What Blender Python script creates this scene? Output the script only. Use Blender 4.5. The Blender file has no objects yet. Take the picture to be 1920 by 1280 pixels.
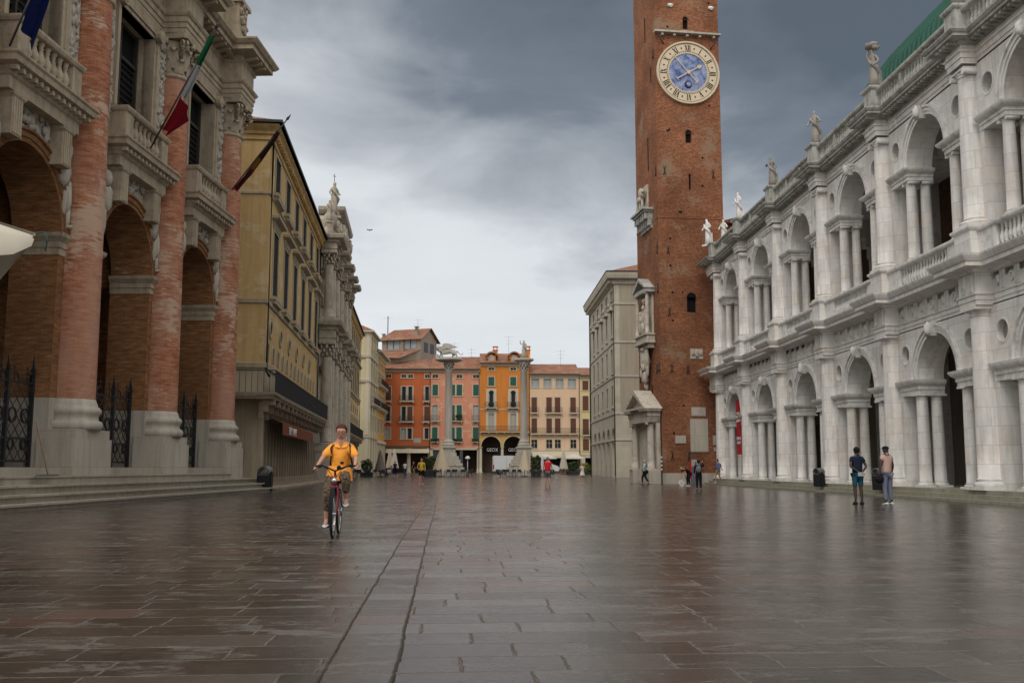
import bpy, math, random
from mathutils import Vector, Matrix
from mathutils.geometry import tessellate_polygon
S = bpy.context.scene
R = math.radians; pi = math.pi
rnd = random.Random(7)

# ---------------- camera ----------------
cd = bpy.data.cameras.new('camera'); cam = bpy.data.objects.new('camera', cd); S.collection.objects.link(cam)
cd.sensor_width = 36.0; cd.lens = 35.0; cd.clip_end = 2000; cd.clip_start = 0.1
cam.location = (0, 0, 1.12)
cam.rotation_euler = (R(90 + 7.234), 0, -R(1.827))
S.camera = cam
S.render.resolution_x = 1024; S.render.resolution_y = 682
try: S.cycles.max_bounces = 6
except Exception: pass

# ---------------- sky: broken overcast ----------------
W = bpy.data.worlds.new('World'); S.world = W; W.use_nodes = True
nt = W.node_tree; N = nt.nodes; L = nt.links; N.clear()
def nn(t, **k):
    n = N.new(t)
    for a, b in k.items(): setattr(n, a, b)
    return n
def wm(op, a, b=None, clamp=False):
    m = nn('ShaderNodeMath', operation=op); m.use_clamp = clamp
    for i, v in enumerate((a, b)):
        if v is None: continue
        if isinstance(v, (int, float)): m.inputs[i].default_value = v
        else: L.new(v, m.inputs[i])
    return m.outputs[0]
out = nn('ShaderNodeOutputWorld'); bg = nn('ShaderNodeBackground'); tc = nn('ShaderNodeTexCoord')
sep = nn('ShaderNodeSeparateXYZ'); L.new(tc.outputs['Generated'], sep.inputs[0])
den = wm('ADD', wm('MAXIMUM', sep.outputs[2], 0.0), 0.16)
cx_ = wm('DIVIDE', sep.outputs[0], den); cy_ = wm('DIVIDE', sep.outputs[1], den)
cmb = nn('ShaderNodeCombineXYZ'); L.new(cx_, cmb.inputs[0]); L.new(cy_, cmb.inputs[1])
def noise(sc, det, ro, w):
    n = nn('ShaderNodeTexNoise'); n.inputs['Scale'].default_value = sc; n.inputs['Detail'].default_value = det
    n.inputs['Roughness'].default_value = ro; n.inputs['Distortion'].default_value = w
    L.new(cmb.outputs[0], n.inputs['Vector']); return n.outputs[0]
n1 = noise(0.75, 5, 0.5, 0.5); n2 = noise(2.1, 8, 0.55, 0.4)
# t: 0 = bright horizon haze, 1 = dark cloud base
az = wm('MULTIPLY', sep.outputs[0], 0.85)
t = wm('ADD', wm('MULTIPLY', sep.outputs[2], 1.85), az)
t = wm('ADD', t, wm('MULTIPLY', wm('SUBTRACT', n1, 0.5), 1.0))
t = wm('ADD', t, wm('MULTIPLY', wm('SUBTRACT', n2, 0.5), 0.62))
cr = nn('ShaderNodeValToRGB'); L.new(t, cr.inputs[0])
e = cr.color_ramp.elements
e[0].position = 0.0; e[0].color = (0.62, 0.64, 0.66, 1)
e[1].position = 1.0; e[1].color = (0.080, 0.098, 0.122, 1)
for p, c in ((0.38, (0.55, 0.575, 0.60, 1)), (0.58, (0.33, 0.352, 0.378, 1)), (0.78, (0.14, 0.165, 0.197, 1))):
    q = e.new(p); q.color = c
sky = nn('ShaderNodeTexSky', sky_type='NISHITA'); sky.sun_disc = False
sky.sun_elevation = R(42); sky.sun_rotation = R(215)
sk = nn('ShaderNodeMix', data_type='RGBA', blend_type='MULTIPLY'); sk.inputs[0].default_value = 1
L.new(sky.outputs[0], sk.inputs[6]); sk.inputs[7].default_value = (0.1, 0.1, 0.1, 1)
# overhead sky, out of view, brightened to add light on the white palace
ov = nn('ShaderNodeMapRange'); L.new(sep.outputs[2], ov.inputs[0])
ov.inputs[1].default_value = 0.45; ov.inputs[2].default_value = 0.85; ov.inputs[3].default_value = 0.0; ov.inputs[4].default_value = 1.0
m1 = nn('ShaderNodeMix', data_type='RGBA'); L.new(ov.outputs[0], m1.inputs[0]); L.new(cr.outputs[0], m1.inputs[6]); m1.inputs[7].default_value = (1.0, 0.98, 0.94, 1)
# unseen sky at the sides and behind the camera brightened to light both facades
bk_ = nn('ShaderNodeMapRange'); L.new(sep.outputs[1], bk_.inputs[0]); bk_.inputs[1].default_value = 0.72; bk_.inputs[2].default_value = 0.25; bk_.inputs[3].default_value = 0.0; bk_.inputs[4].default_value = 1.0
m3 = nn('ShaderNodeMix', data_type='RGBA'); L.new(bk_.outputs[0], m3.inputs[0]); L.new(m1.outputs[2], m3.inputs[6]); m3.inputs[7].default_value = (0.92, 0.91, 0.89, 1); m1 = m3
m2 = nn('ShaderNodeMix', data_type='RGBA'); m2.inputs[0].default_value = 0.04; L.new(m1.outputs[2], m2.inputs[6]); L.new(sk.outputs[2], m2.inputs[7])
L.new(m2.outputs[2], bg.inputs[0]); bg.inputs[1].default_value = 1.0
L.new(bg.outputs[0], out.inputs[0])

sd = bpy.data.lights.new('sun', 'SUN'); sd.energy = 1.0; sd.angle = R(25); sd.color = (1, 0.95, 0.88)
sun = bpy.data.objects.new('sun', sd); S.collection.objects.link(sun)
sun.rotation_euler = (R(46), 0, R(-18))
S.view_settings.view_transform = 'Standard'; S.view_settings.look = 'None'
S.view_settings.exposure = 0.4; S.view_settings.gamma = 1

# ---------------- materials ----------------
def new_mat(name):
    m = bpy.data.materials.new(name); m.use_nodes = True
    m.node_tree.nodes.clear(); return m
class G:
    """tiny node-graph helper"""
    def __init__(s, m): s.t = m.node_tree; s.n = s.t.nodes; s.l = s.t.links
    def node(s, t, **k):
        x = s.n.new(t)
        for a, b in k.items(): setattr(x, a, b)
        return x
    def put(s, sock, v):
        if isinstance(v, (int, float)): sock.default_value = v
        elif isinstance(v, (tuple, list)): sock.default_value = tuple(v) + ((1,) if len(v) == 3 and len(sock.default_value) == 4 else ())
        else: s.l.new(v, sock)
    def math(s, op, a, b=0.0, c=None, clamp=False):
        m = s.node('ShaderNodeMath', operation=op); m.use_clamp = clamp
        s.put(m.inputs[0], a); s.put(m.inputs[1], b)
        if c is not None: s.put(m.inputs[2], c)
        return m.outputs[0]
    def vmath(s, op, a, b=None):
        m = s.node('ShaderNodeVectorMath', operation=op); s.put(m.inputs[0], a)
        if b is not None: s.put(m.inputs[1], b)
        return m
    def noise(s, vec, sc, det=4, ro=0.55, dist=0, fac=True):
        n = s.node('ShaderNodeTexNoise'); s.put(n.inputs['Vector'], vec)
        n.inputs['Scale'].default_value = sc; n.inputs['Detail'].default_value = det
        n.inputs['Roughness'].default_value = ro; n.inputs['Distortion'].default_value = dist
        return n.outputs[0] if fac else n.outputs[1]
    def ramp(s, f, stops, interp='LINEAR'):
        r = s.node('ShaderNodeValToRGB'); s.put(r.inputs[0], f); e = r.color_ramp.elements
        r.color_ramp.interpolation = interp
        e[0].position, e[0].color = stops[0][0], tuple(stops[0][1]) + (1,)
        e[1].position, e[1].color = stops[-1][0], tuple(stops[-1][1]) + (1,)
        for p, c in stops[1:-1]:
            q = e.new(p); q.color = tuple(c) + (1,)
        return r.outputs[0]
    def mix(s, f, a, b, bt='MIX'):
        m = s.node('ShaderNodeMix', data_type='RGBA', blend_type=bt)
        s.put(m.inputs[0], f); s.put(m.inputs[6], a); s.put(m.inputs[7], b); return m.outputs[2]
    def comb(s, x, y, z=0.0):
        c = s.node('ShaderNodeCombineXYZ'); s.put(c.inputs[0], x); s.put(c.inputs[1], y); s.put(c.inputs[2], z); return c.outputs[0]
    def sep(s, v):
        c = s.node('ShaderNodeSeparateXYZ'); s.put(c.inputs[0], v); return c.outputs
    def scale(s, v, k):
        return s.vmath('MULTIPLY', v, k).outputs[0]
    def done(s, color, rough=0.8, bump=None, dist=0.02, strength=0.6, spec=0.3, metal=0.0, **kw):
        b = s.node('ShaderNodeBsdfPrincipled'); o = s.node('ShaderNodeOutputMaterial')
        s.put(b.inputs['Base Color'], color); s.put(b.inputs['Roughness'], rough)
        b.inputs['Specular IOR Level'].default_value = spec; b.inputs['Metallic'].default_value = metal
        for k, v in kw.items(): s.put(b.inputs[k], v)
        if bump is not None:
            u = s.node('ShaderNodeBump'); u.inputs['Strength'].default_value = strength; u.inputs['Distance'].default_value = dist
            s.put(u.inputs['Height'], bump); s.l.new(u.outputs[0], b.inputs['Normal'])
        s.l.new(b.outputs[0], o.inputs[0]); return b
    def pos(s): return s.node('ShaderNodeNewGeometry').outputs['Position']
    def wall_uv(s):
        """metres along the wall (horizontal tangent) and height, for any upright plane"""
        g = s.node('ShaderNodeNewGeometry')
        t = s.vmath('NORMALIZE', s.vmath('CROSS_PRODUCT', g.outputs['True Normal'], (0, 0, 1)).outputs[0]).outputs[0]
        u = s.vmath('DOT_PRODUCT', g.outputs['Position'], t).outputs['Value']
        z = s.sep(g.outputs['Position'])[2]
        return u, z
def sc3(c, k): return tuple(min(1, x * k) for x in c)

def mat_stone(name, col, dark=0.55, stain=0.5, block=(1.1, 0.45), joint=0.35, rough=0.75, warm=None, stain_col=None, soot=0.0, big=0.35):
    m = new_mat(name); g = G(m); P = g.pos(); u, z = g.wall_uv()
    c = g.mix(g.noise(P, big, 5, 0.6), col, sc3(col, dark + 0.12))
    if warm: c = g.mix(g.ramp(g.noise(P, 0.9, 4, 0.6), ((0.48, (0, 0, 0)), (0.68, (1, 1, 1)))), c, warm)
    if block:
        br = g.node('ShaderNodeTexBrick'); g.put(br.inputs['Vector'], g.comb(u, z, 0.0))
        br.inputs['Color1'].default_value = (1, 1, 1, 1); br.inputs['Color2'].default_value = (0.84, 0.83, 0.82, 1); br.inputs['Mortar'].default_value = (1 - joint,) * 3 + (1,)
        br.inputs['Scale'].default_value = 1; br.inputs['Brick Width'].default_value = block[0]; br.inputs['Row Height'].default_value = block[1]
        br.inputs['Mortar Size'].default_value = 0.012; br.inputs['Bias'].default_value = 0.1
        c = g.mix(1.0, c, br.outputs[0], 'MULTIPLY')
    # rain streaks: noise squeezed sideways, stretched down
    st = g.noise(g.scale(P, (2.2, 2.2, 0.22)), 1.6, 6, 0.62)
    c = g.mix(g.math('MULTIPLY', g.ramp(st, ((0.47, (0, 0, 0)), (0.72, (1, 1, 1)))), stain), c, stain_col or sc3(col, 0.28))
    fine = g.noise(P, 14, 6, 0.65)
    c = g.mix(g.math('MULTIPLY', g.ramp(fine, ((0.5, (0, 0, 0)), (0.72, (1, 1, 1)))), 0.5), c, sc3(col, dark))
    if soot: c = g.mix(g.math('MULTIPLY', g.ramp(g.noise(P, 2.3, 8, 0.7), ((0.5, (0, 0, 0)), (0.62, (1, 1, 1)))), soot), c, sc3(col, 0.16))
    g.done(c, rough, fine, 0.015, 0.5); return m

def mat_plaster(name, col, var=0.75, stain=0.35, rough=0.9, patch=None):
    m = new_mat(name); g = G(m); P = g.pos()
    c = g.mix(g.noise(P, 0.28, 6, 0.6), col, sc3(col, var))
    if patch: c = g.mix(g.ramp(g.noise(g.scale(P, (1, 1, 1.8)), 0.55, 7, 0.62, 0.6), ((0.54, (0, 0, 0)), (0.60, (1, 1, 1)))), c, patch)
    st = g.noise(g.scale(P, (2.5, 2.5, 0.18)), 1.3, 6, 0.62)
    c = g.mix(g.math('MULTIPLY', g.ramp(st, ((0.45, (0, 0, 0)), (0.75, (1, 1, 1)))), stain), c, sc3(col, 0.35))
    fn = g.noise(P, 9, 6, 0.65)
    c = g.mix(g.math('MULTIPLY', g.ramp(fn, ((0.45, (0, 0, 0)), (0.75, (1, 1, 1)))), 0.35), c, sc3(col, 0.6))
    g.done(c, rough, fn, 0.02, 0.4, 0.15); return m

def mat_brick(name, c1, c2, mortar, patch=None, uvmode=False, row=0.075, bw=0.27, patch_lo=0.55, dirt=0.4, grey=None, str_=(2.2, 11.0)):
    m = new_mat(name); g = G(m); P = g.pos()
    if uvmode:
        uvn = g.node('ShaderNodeUVMap'); s = g.sep(uvn.outputs[0]); u, z = s[0], s[1]
    else: u, z = g.wall_uv()
    wob = g.math('MULTIPLY', g.noise(P, 3.0, 3), 0.03)
    br = g.node('ShaderNodeTexBrick'); g.put(br.inputs['Vector'], g.comb(u, g.math('ADD', z, wob), 0.0))
    br.inputs['Color1'].default_value = (*c1, 1); br.inputs['Color2'].default_value = (*c2, 1); br.inputs['Mortar'].default_value = (*mortar, 1)
    br.inputs['Scale'].default_value = 1; br.inputs['Brick Width'].default_value = bw; br.inputs['Row Height'].default_value = row
    br.inputs['Mortar Size'].default_value = 0.009; br.inputs['Mortar Smooth'].default_value = 0.3; br.inputs['Bias'].default_value = 0
    c = br.outputs[0]
    V = g.comb(g.math('MULTIPLY', u, str_[0]), g.math('MULTIPLY', z, str_[1]), 0.3)
    c = g.mix(g.ramp(g.noise(V, 1.0, 5, 0.6), ((0.38, (0, 0, 0)), (0.68, (1, 1, 1)))), c, sc3(c2, 0.62))
    c = g.mix(g.math('MULTIPLY', g.ramp(g.noise(P, 0.33, 6, 0.62), ((0.4, (0, 0, 0)), (0.65, (1, 1, 1)))), dirt), c, sc3(c2, 0.35))
    if patch:
        pv = g.math('ADD', g.math('MULTIPLY', g.noise(P, 0.5, 5, 0.6), 0.6), g.math('MULTIPLY', g.noise(V, 0.9, 5, 0.7), 0.4))
        c = g.mix(g.ramp(pv, ((patch_lo, (0, 0, 0)), (patch_lo + 0.05, (1, 1, 1)))), c, patch)
    if grey: c = g.mix(g.math('MULTIPLY', g.ramp(g.noise(g.scale(P, (1, 1, .4)), 0.5, 5, 0.6), ((0.45, (0, 0, 0)), (0.62, (1, 1, 1)))), 0.7), c, grey)
    g.done(c, 0.9, g.math('ADD', br.outputs[1], g.math('MULTIPLY', g.noise(P, 25, 4), -0.8)), -0.012, 0.7, 0.15); return m

def mat_plain(name, col, rough=0.6, spec=0.3, metal=0.0, var=0.75, sc=3.0, bump=None, **kw):
    m = new_mat(name); g = G(m); P = g.pos(); n = g.noise(P, sc, 5, 0.6)
    g.done(g.mix(n, col, sc3(col, var)), rough, n if bump else None, bump or 0.01, 0.5, spec, metal, **kw); return m

def mat_tiles(name, c1=(0.33, 0.14, 0.08), c2=(0.20, 0.10, 0.065)):
    m = new_mat(name); g = G(m); u, z = g.wall_uv(); P = g.pos()
    w = g.node('ShaderNodeTexWave', wave_type='BANDS', bands_direction='X'); g.put(w.inputs['Vector'], g.comb(u, 0.0, 0.0)); w.inputs['Scale'].default_value = 1.4
    rows = g.node('ShaderNodeTexWave', wave_type='BANDS', bands_direction='X', wave_profile='SAW'); g.put(rows.inputs['Vector'], g.comb(z, 0.0, 0.0)); rows.inputs['Scale'].default_value = 1.1
    br = g.node('ShaderNodeTexWhiteNoise', noise_dimensions='2D'); g.put(br.inputs['Vector'], g.comb(g.math('FLOOR', g.math('MULTIPLY', u, 4.5)), g.math('FLOOR', g.math('MULTIPLY', z, 5.5))))
    c = g.mix(br.outputs[0], c1, c2)
    c = g.mix(g.math('MULTIPLY', g.ramp(g.noise(P, 0.5, 6, 0.65), ((0.45, (0, 0, 0)), (0.65, (1, 1, 1)))), 0.6), c, (0.36, 0.24, 0.17))
    c = g.mix(g.math('MULTIPLY', g.ramp(g.noise(P, 2.2, 6, 0.65), ((0.55, (0, 0, 0)), (0.68, (1, 1, 1)))), 0.6), c, (0.07, 0.05, 0.04))
    c = g.mix(0.75, c, g.ramp(w.outputs[0], ((0.0, (0.32, 0.32, 0.32)), (0.4, (1, 1, 1)))), 'MULTIPLY')
    g.done(c, 0.85, g.math('ADD', w.outputs[0], g.math('MULTIPLY', rows.outputs[0], 0.4)), 0.05, 0.9, 0.15); return m

def mat_paving():
    m = new_mat('wet_paving'); g = G(m); P = g.pos(); s = g.sep(P); a = R(2.05)
    X = g.math('ADD', g.math('MULTIPLY', s[0], math.cos(a)), g.math('MULTIPLY', s[1], math.sin(a)))
    Y = g.math('SUBTRACT', g.math('MULTIPLY', s[1], math.cos(a)), g.math('MULTIPLY', s[0], math.sin(a)))
    XL = g.math('ADD', X, g.math('MULTIPLY', g.math('SUBTRACT', g.noise(P, 1.4, 5, 0.7), 0.5), 0.055))
    wn = g.sep(g.noise(P, 1.1, 3, 0.6, 0, False))
    X = g.math('ADD', X, g.math('MULTIPLY', g.math('SUBTRACT', wn[0], 0.5), 0.06)); Y = g.math('ADD', Y, g.math('MULTIPLY', g.math('SUBTRACT', wn[1], 0.5), 0.08))
    wf = g.sep(g.noise(P, 9, 3, 0.7, 0, False))
    X = g.math('ADD', X, g.math('MULTIPLY', g.math('SUBTRACT', wf[0], 0.5), 0.045)); Y = g.math('ADD', Y, g.math('MULTIPLY', g.math('SUBTRACT', wf[1], 0.5), 0.034))
    # zones: left field, centre band (-.60..-.24), right field
    inb = g.math('MULTIPLY', g.math('GREATER_THAN', X, -0.60), g.math('LESS_THAN', X, -0.24))
    zone = g.math('ADD', g.math('GREATER_THAN', X, -0.24), inb)
    zr = g.math('ADD', g.math('MULTIPLY', inb, 3.0), g.math('MULTIPLY', g.math('GREATER_THAN', X, -0.24), 7.0))
    rowh = 0.40; ry = g.math('ADD', g.math('DIVIDE', Y, rowh), zr); ri = g.math('FLOOR', ry); fy = g.math('FRACT', ry)
    def wnz(x, y):
        w = g.node('ShaderNodeTexWhiteNoise', noise_dimensions='2D'); g.put(w.inputs['Vector'], g.comb(x, y)); return w
    h = wnz(ri, zr); hs = g.sep(h.outputs['Color'])
    width = g.math('ADD', 0.52, g.math('MULTIPLY', hs[0], 0.55))
    ux = g.math('ADD', g.math('DIVIDE', X, width), g.math('MULTIPLY', hs[1], 9.0)); 
    ux = g.math('ADD', g.math('MULTIPLY', ux, g.math('SUBTRACT', 1.0, inb)), g.math('MULTIPLY', inb, 0.5))
    ui = g.math('FLOOR', ux); fx = g.math('FRACT', ux)
    idn = wnz(g.math('ADD', ui, g.math('MULTIPLY', zr, 31.0)), ri); ids = g.sep(idn.outputs['Color'])
    def edge(f, size):   # metres to the nearest joint
        d = g.math('SUBTRACT', 0.5, g.math('ABSOLUTE', g.math('SUBTRACT', f, 0.5))); return g.math('MULTIPLY', d, size)
    d = g.math('MINIMUM', edge(fx, width), edge(fy, rowh))
    dl = g.math('MINIMUM', g.math('ABSOLUTE', g.math('ADD', XL, 0.60)), g.math('ABSOLUTE', g.math('ADD', XL, 0.24)))
    jw = g.math('ADD', 0.001, g.math('MULTIPLY', g.noise(P, 3.2, 5, 0.75), 0.020))
    j = g.math('SUBTRACT', 1.0, g.math('DIVIDE', d, jw), clamp=True)
    jl = g.math('SUBTRACT', 1.0, g.math('DIVIDE', dl, g.math('ADD', 0.003, g.math('MULTIPLY', wf[2], 0.019))), clamp=True)
    jj = g.math('MAXIMUM', g.math('MULTIPLY', j, 0.75), jl)
    c = g.mix(ids[0], (0.018, 0.0125, 0.0085), (0.034, 0.024, 0.017))
    c = g.mix(g.math('GREATER_THAN', ids[1], 0.80), c, (0.055, 0.045, 0.036))
    c = g.mix(g.math('MULTIPLY', g.ramp(g.noise(P, 0.16, 4, 0.6), ((0.42, (0, 0, 0)), (0.6, (1, 1, 1)))), 0.35), c, (0.06, 0.055, 0.05))
    c = g.mix(g.math('MULTIPLY', g.math('GREATER_THAN', ids[2], 0.93), 0.35), c, (0.12, 0.055, 0.04))
    fin = g.math('ADD', g.math('MULTIPLY', g.noise(P, 46, 5, 0.7), 0.5), g.math('MULTIPLY', g.noise(P, 13, 5, 0.65), 0.5)); mid = g.noise(P, 3.2, 7, 0.65)
    c = g.mix(g.math('MULTIPLY', g.ramp(fin, ((0.5, (0, 0, 0)), (0.64, (1, 1, 1)))), 0.38), c, (0.10, 0.078, 0.058))
    # worn, half-dry film that lies pale between puddled areas
    dry = g.ramp(g.noise(g.comb(g.math('MULTIPLY', X, 0.8), g.math('MULTIPLY', Y, 1.7), g.math('MULTIPLY', ids[0], 0.7)), 1.9, 10, 0.72, 0.3), ((0.53, (0, 0, 0)), (0.61, (1, 1, 1))))
    c = g.mix(g.math('MULTIPLY', dry, 0.38), c, (0.16, 0.145, 0.13))
    c = g.mix(j, c, (0.10, 0.085, 0.068)); c = g.mix(jl, c, (0.012, 0.009, 0.007))
    rough = g.math('ADD', 0.05, g.math('MULTIPLY', g.ramp(mid, ((0.35, (0, 0, 0)), (0.7, (1, 1, 1)))), 0.15))
    rough = g.math('ADD', rough, g.math('MULTIPLY', dry, 0.22)); rough = g.math('ADD', rough, g.math('MULTIPLY', ids[2], 0.06)); rough = g.math('ADD', rough, g.math('MULTIPLY', jj, 0.3))
    tilt = g.math('ADD', g.math('MULTIPLY', g.math('SUBTRACT', fx, 0.5), g.math('SUBTRACT', ids[0], 0.5)), g.math('MULTIPLY', g.math('SUBTRACT', fy, 0.5), g.math('SUBTRACT', ids[1], 0.5)))
    hgt = g.math('ADD', g.math('MULTIPLY', tilt, 0.022), g.math('MULTIPLY', fin, 0.006))
    hgt = g.math('ADD', hgt, g.math('MULTIPLY', mid, 0.006)); hgt = g.math('SUBTRACT', hgt, g.math('MULTIPLY', jj, 0.014))
    g.done(c, rough, hgt, 1.0, 0.85, 0.7); return m

M = {}
M['white'] = mat_stone('white_limestone', (0.80, 0.78, 0.75), 0.74, 0.42, (1.35, 0.62), 0.32, 0.7, warm=(0.74, 0.68, 0.61), soot=0.12, stain_col=(0.22, 0.21, 0.19))
M['whiteplain'] = mat_stone('white_limestone_carved', (0.78, 0.76, 0.73), 0.66, 0.42, None, soot=0.32, stain_col=(0.2, 0.19, 0.17))
M['portal'] = mat_stone('portal_stone', (0.56, 0.50, 0.42), 0.6, 0.45, None, soot=0.35)
M['mossy'] = mat_stone('mossy_limestone', (0.52, 0.51, 0.48), 0.5, 0.7, None, soot=0.5, stain_col=(0.12, 0.16, 0.07))
M['step'] = mat_stone('step_stone', (0.42, 0.38, 0.31), 0.55, 0.5, (1.6, 5), 0.3, 0.4, stain_col=(0.10, 0.085, 0.06))
M['stepg'] = mat_stone('green_step_stone', (0.36, 0.345, 0.27), 0.55, 0.5, (1.6, 5), 0.3, 0.4, stain_col=(0.10, 0.11, 0.05))
M['loggia'] = mat_stone('loggia_stone', (0.44, 0.36, 0.26), 0.55, 0.5, None, stain_col=(0.10, 0.08, 0.055), soot=0.3)
M['loggialight'] = mat_stone('loggia_base_stone', (0.50, 0.455, 0.385), 0.6, 0.45, (1.7, 1.15), 0.3, stain_col=(0.17, 0.15, 0.12))
M['brickcol'] = mat_brick('column_brick', (0.52, 0.205, 0.10), (0.37, 0.13, 0.07), (0.44, 0.31, 0.22), (0.47, 0.335, 0.245), True, patch_lo=0.53, grey=(0.42, 0.24, 0.17))
M['brickarch'] = mat_brick('pier_brick', (0.33, 0.15, 0.06), (0.22, 0.10, 0.042), (0.30, 0.20, 0.12), (0.34, 0.23, 0.14), False, patch_lo=0.6)
M['bricktower'] = mat_brick('tower_brick', (0.37, 0.138, 0.062), (0.225, 0.085, 0.042), (0.36, 0.25, 0.17), (0.24, 0.155, 0.10), False, row=0.10, bw=0.34, patch_lo=0.55, dirt=0.5, str_=(5.0, 13.0))
M['tile'] = mat_tiles('roof_tiles')
M['iron'] = mat_plain('wrought_iron', (0.02, 0.021, 0.023), 0.55, 0.4)
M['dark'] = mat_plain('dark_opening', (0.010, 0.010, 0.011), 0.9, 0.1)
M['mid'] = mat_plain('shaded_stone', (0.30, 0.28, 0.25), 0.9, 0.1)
M['glass'] = mat_plain('window_glass', (0.05, 0.055, 0.06), 0.08, 0.6)
M['wood'] = mat_plain('brown_wood', (0.13, 0.075, 0.04), 0.6)
M['copper'] = mat_plain('green_copper', (0.04, 0.145, 0.105), 0.6, 0.3, 0, 0.35, 0.8)
M['paving'] = mat_paving()

# ---------------- objects ----------------
def link(o): S.collection.objects.link(o); return o
def tag(o, label=None, cat=None, group=None, kind=None):
    if label: o['label'] = label
    if cat: o['category'] = cat
    if group: o['group'] = group
    if kind: o['kind'] = kind
    return o
def thing(name, label, cat, loc=(0, 0, 0), rz=0.0, group=None):
    o = link(bpy.data.objects.new(name, None)); o.location = loc; o.rotation_euler = (0, 0, rz)
    o.empty_display_size = 0.5
    return tag(o, label, cat, group)

class MB:
    def __init__(s, off=(0, 0, 0)): s.v = []; s.f = []; s.sm = []; s.uv = {}; s.off = off; s.tr = None
    def av(s, p):
        p = (p[0] + s.off[0], p[1] + s.off[1], p[2] + s.off[2])
        if s.tr is not None: p = tuple(s.tr @ Vector(p))
        s.v.append(p); return len(s.v) - 1
    def face(s, idx, smooth=False, uv=None):
        if uv: s.uv[len(s.f)] = uv
        s.f.append(tuple(idx)); s.sm.append(smooth)
    def quad(s, *ps): s.face([s.av(p) for p in ps])
    def box(s, x0, y0, z0, x1, y1, z1):
        a = [s.av(p) for p in ((x0, y0, z0), (x1, y0, z0), (x1, y1, z0), (x0, y1, z0), (x0, y0, z1), (x1, y0, z1), (x1, y1, z1), (x0, y1, z1))]
        for q in ((3, 2, 1, 0), (4, 5, 6, 7), (0, 1, 5, 4), (1, 2, 6, 5), (2, 3, 7, 6), (3, 0, 4, 7)): s.face([a[i] for i in q])
        return s
    def cbox(s, c, d): return s.box(c[0] - d[0] / 2, c[1] - d[1] / 2, c[2] - d[2] / 2, c[0] + d[0] / 2, c[1] + d[1] / 2, c[2] + d[2] / 2)
    def lathe(s, cx, cy, prof, seg=20, a0=0, a1=2 * pi, cap=True, sx=1, sy=1):
        full = abs(a1 - a0 - 2 * pi) < 1e-6; n = seg if full else seg + 1; rows = []
        for r, z in prof: rows.append([s.av((cx + sx * r * math.cos(a0 + (a1 - a0) * i / seg), cy + sy * r * math.sin(a0 + (a1 - a0) * i / seg), z)) for i in range(n)])
        rm = max(r for r, z in prof)
        for k in range(len(prof) - 1):
            for i in range(seg):
                j = (i + 1) % n; t0 = (a0 + (a1 - a0) * i / seg) * rm; t1 = (a0 + (a1 - a0) * (i + 1) / seg) * rm
                s.face([rows[k][i], rows[k][j], rows[k + 1][j], rows[k + 1][i]], True, [(t0, prof[k][1]), (t1, prof[k][1]), (t1, prof[k + 1][1]), (t0, prof[k + 1][1])])
        if cap:
            if prof[-1][0] > 1e-4: s.face(rows[-1])
            if prof[0][0] > 1e-4: s.face(rows[0][::-1])
        return s
    def sweep(s, path, prof, back=None, caps=True):
        """profile [(out, z)..] swept along a plan path; out is to the right-hand side when walking the path"""
        n = len(path); P = [Vector((p[0], p[1])) for p in path]; nr = []
        for i in range(n - 1):
            d = (P[i + 1] - P[i]).normalized(); nr.append(Vector((d.y, -d.x)))
        prof = list(prof)
        if back is not None: prof = prof + [(back, prof[-1][1]), (back, prof[0][1])]
        rows = []
        for i in range(n):
            if i == 0: m = nr[0]
            elif i == n - 1: m = nr[-1]
            else:
                m = nr[i - 1] + nr[i]; l = m.length
                m = m / l if l > 1e-6 else nr[i]
                m = m / max(0.3, m.dot(nr[i]))
            rows.append([s.av((P[i].x + m.x * o, P[i].y + m.y * o, z)) for o, z in prof])
        k = len(prof)
        for i in range(n - 1):
            for j in range(k if back is not None else k - 1):
                q = (j + 1) % k
                s.face([rows[i][j], rows[i + 1][j], rows[i + 1][q], rows[i][q]])
        if caps and back is not None: s.face(rows[0]); s.face(rows[-1][::-1])
        return s
    def prism(s, poly, y0, y1, holes=()):
        """polygon in x,z (outer CCW) extruded from y0 to y1"""
        loops = [list(poly)] + [list(h) for h in holes]
        flat = [p for l in loops for p in l]
        tris = tessellate_polygon([[Vector((p[0], p[1], 0)) for p in l] for l in loops])
        a = [s.av((p[0], y0, p[1])) for p in flat]; b = [s.av((p[0], y1, p[1])) for p in flat]
        for t in tris:
            s.face([a[i] for i in t]); s.face([b[i] for i in t[::-1]])
        o = 0
        for l in loops:
            for i in range(len(l)):
                j = (i + 1) % len(l); s.face([a[o + i], b[o + i], b[o + j], a[o + j]])
            o += len(l)
        return s
    def tube(s, pts, r, seg=6, cap=True):
        pts = [Vector(p) for p in pts]; rr = r if isinstance(r, (list, tuple)) else [r] * len(pts); rows = []
        up = Vector((0, 0, 1))
        for i, p in enumerate(pts):
            d = (pts[min(i + 1, len(pts) - 1)] - pts[max(i - 1, 0)]).normalized()
            a = d.cross(up)
            if a.length < 1e-3: a = d.cross(Vector((1, 0, 0)))
            a.normalize(); b = a.cross(d)
            rows.append([s.av(p + a * (rr[i] * math.cos(2 * pi * k / seg)) + b * (rr[i] * math.sin(2 * pi * k / seg))) for k in range(seg)])
        for i in range(len(pts) - 1):
            for k in range(seg): q = (k + 1) % seg; s.face([rows[i][k], rows[i][q], rows[i + 1][q], rows[i + 1][k]], True)
        if cap: s.face(rows[0][::-1]); s.face(rows[-1])
        return s
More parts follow.
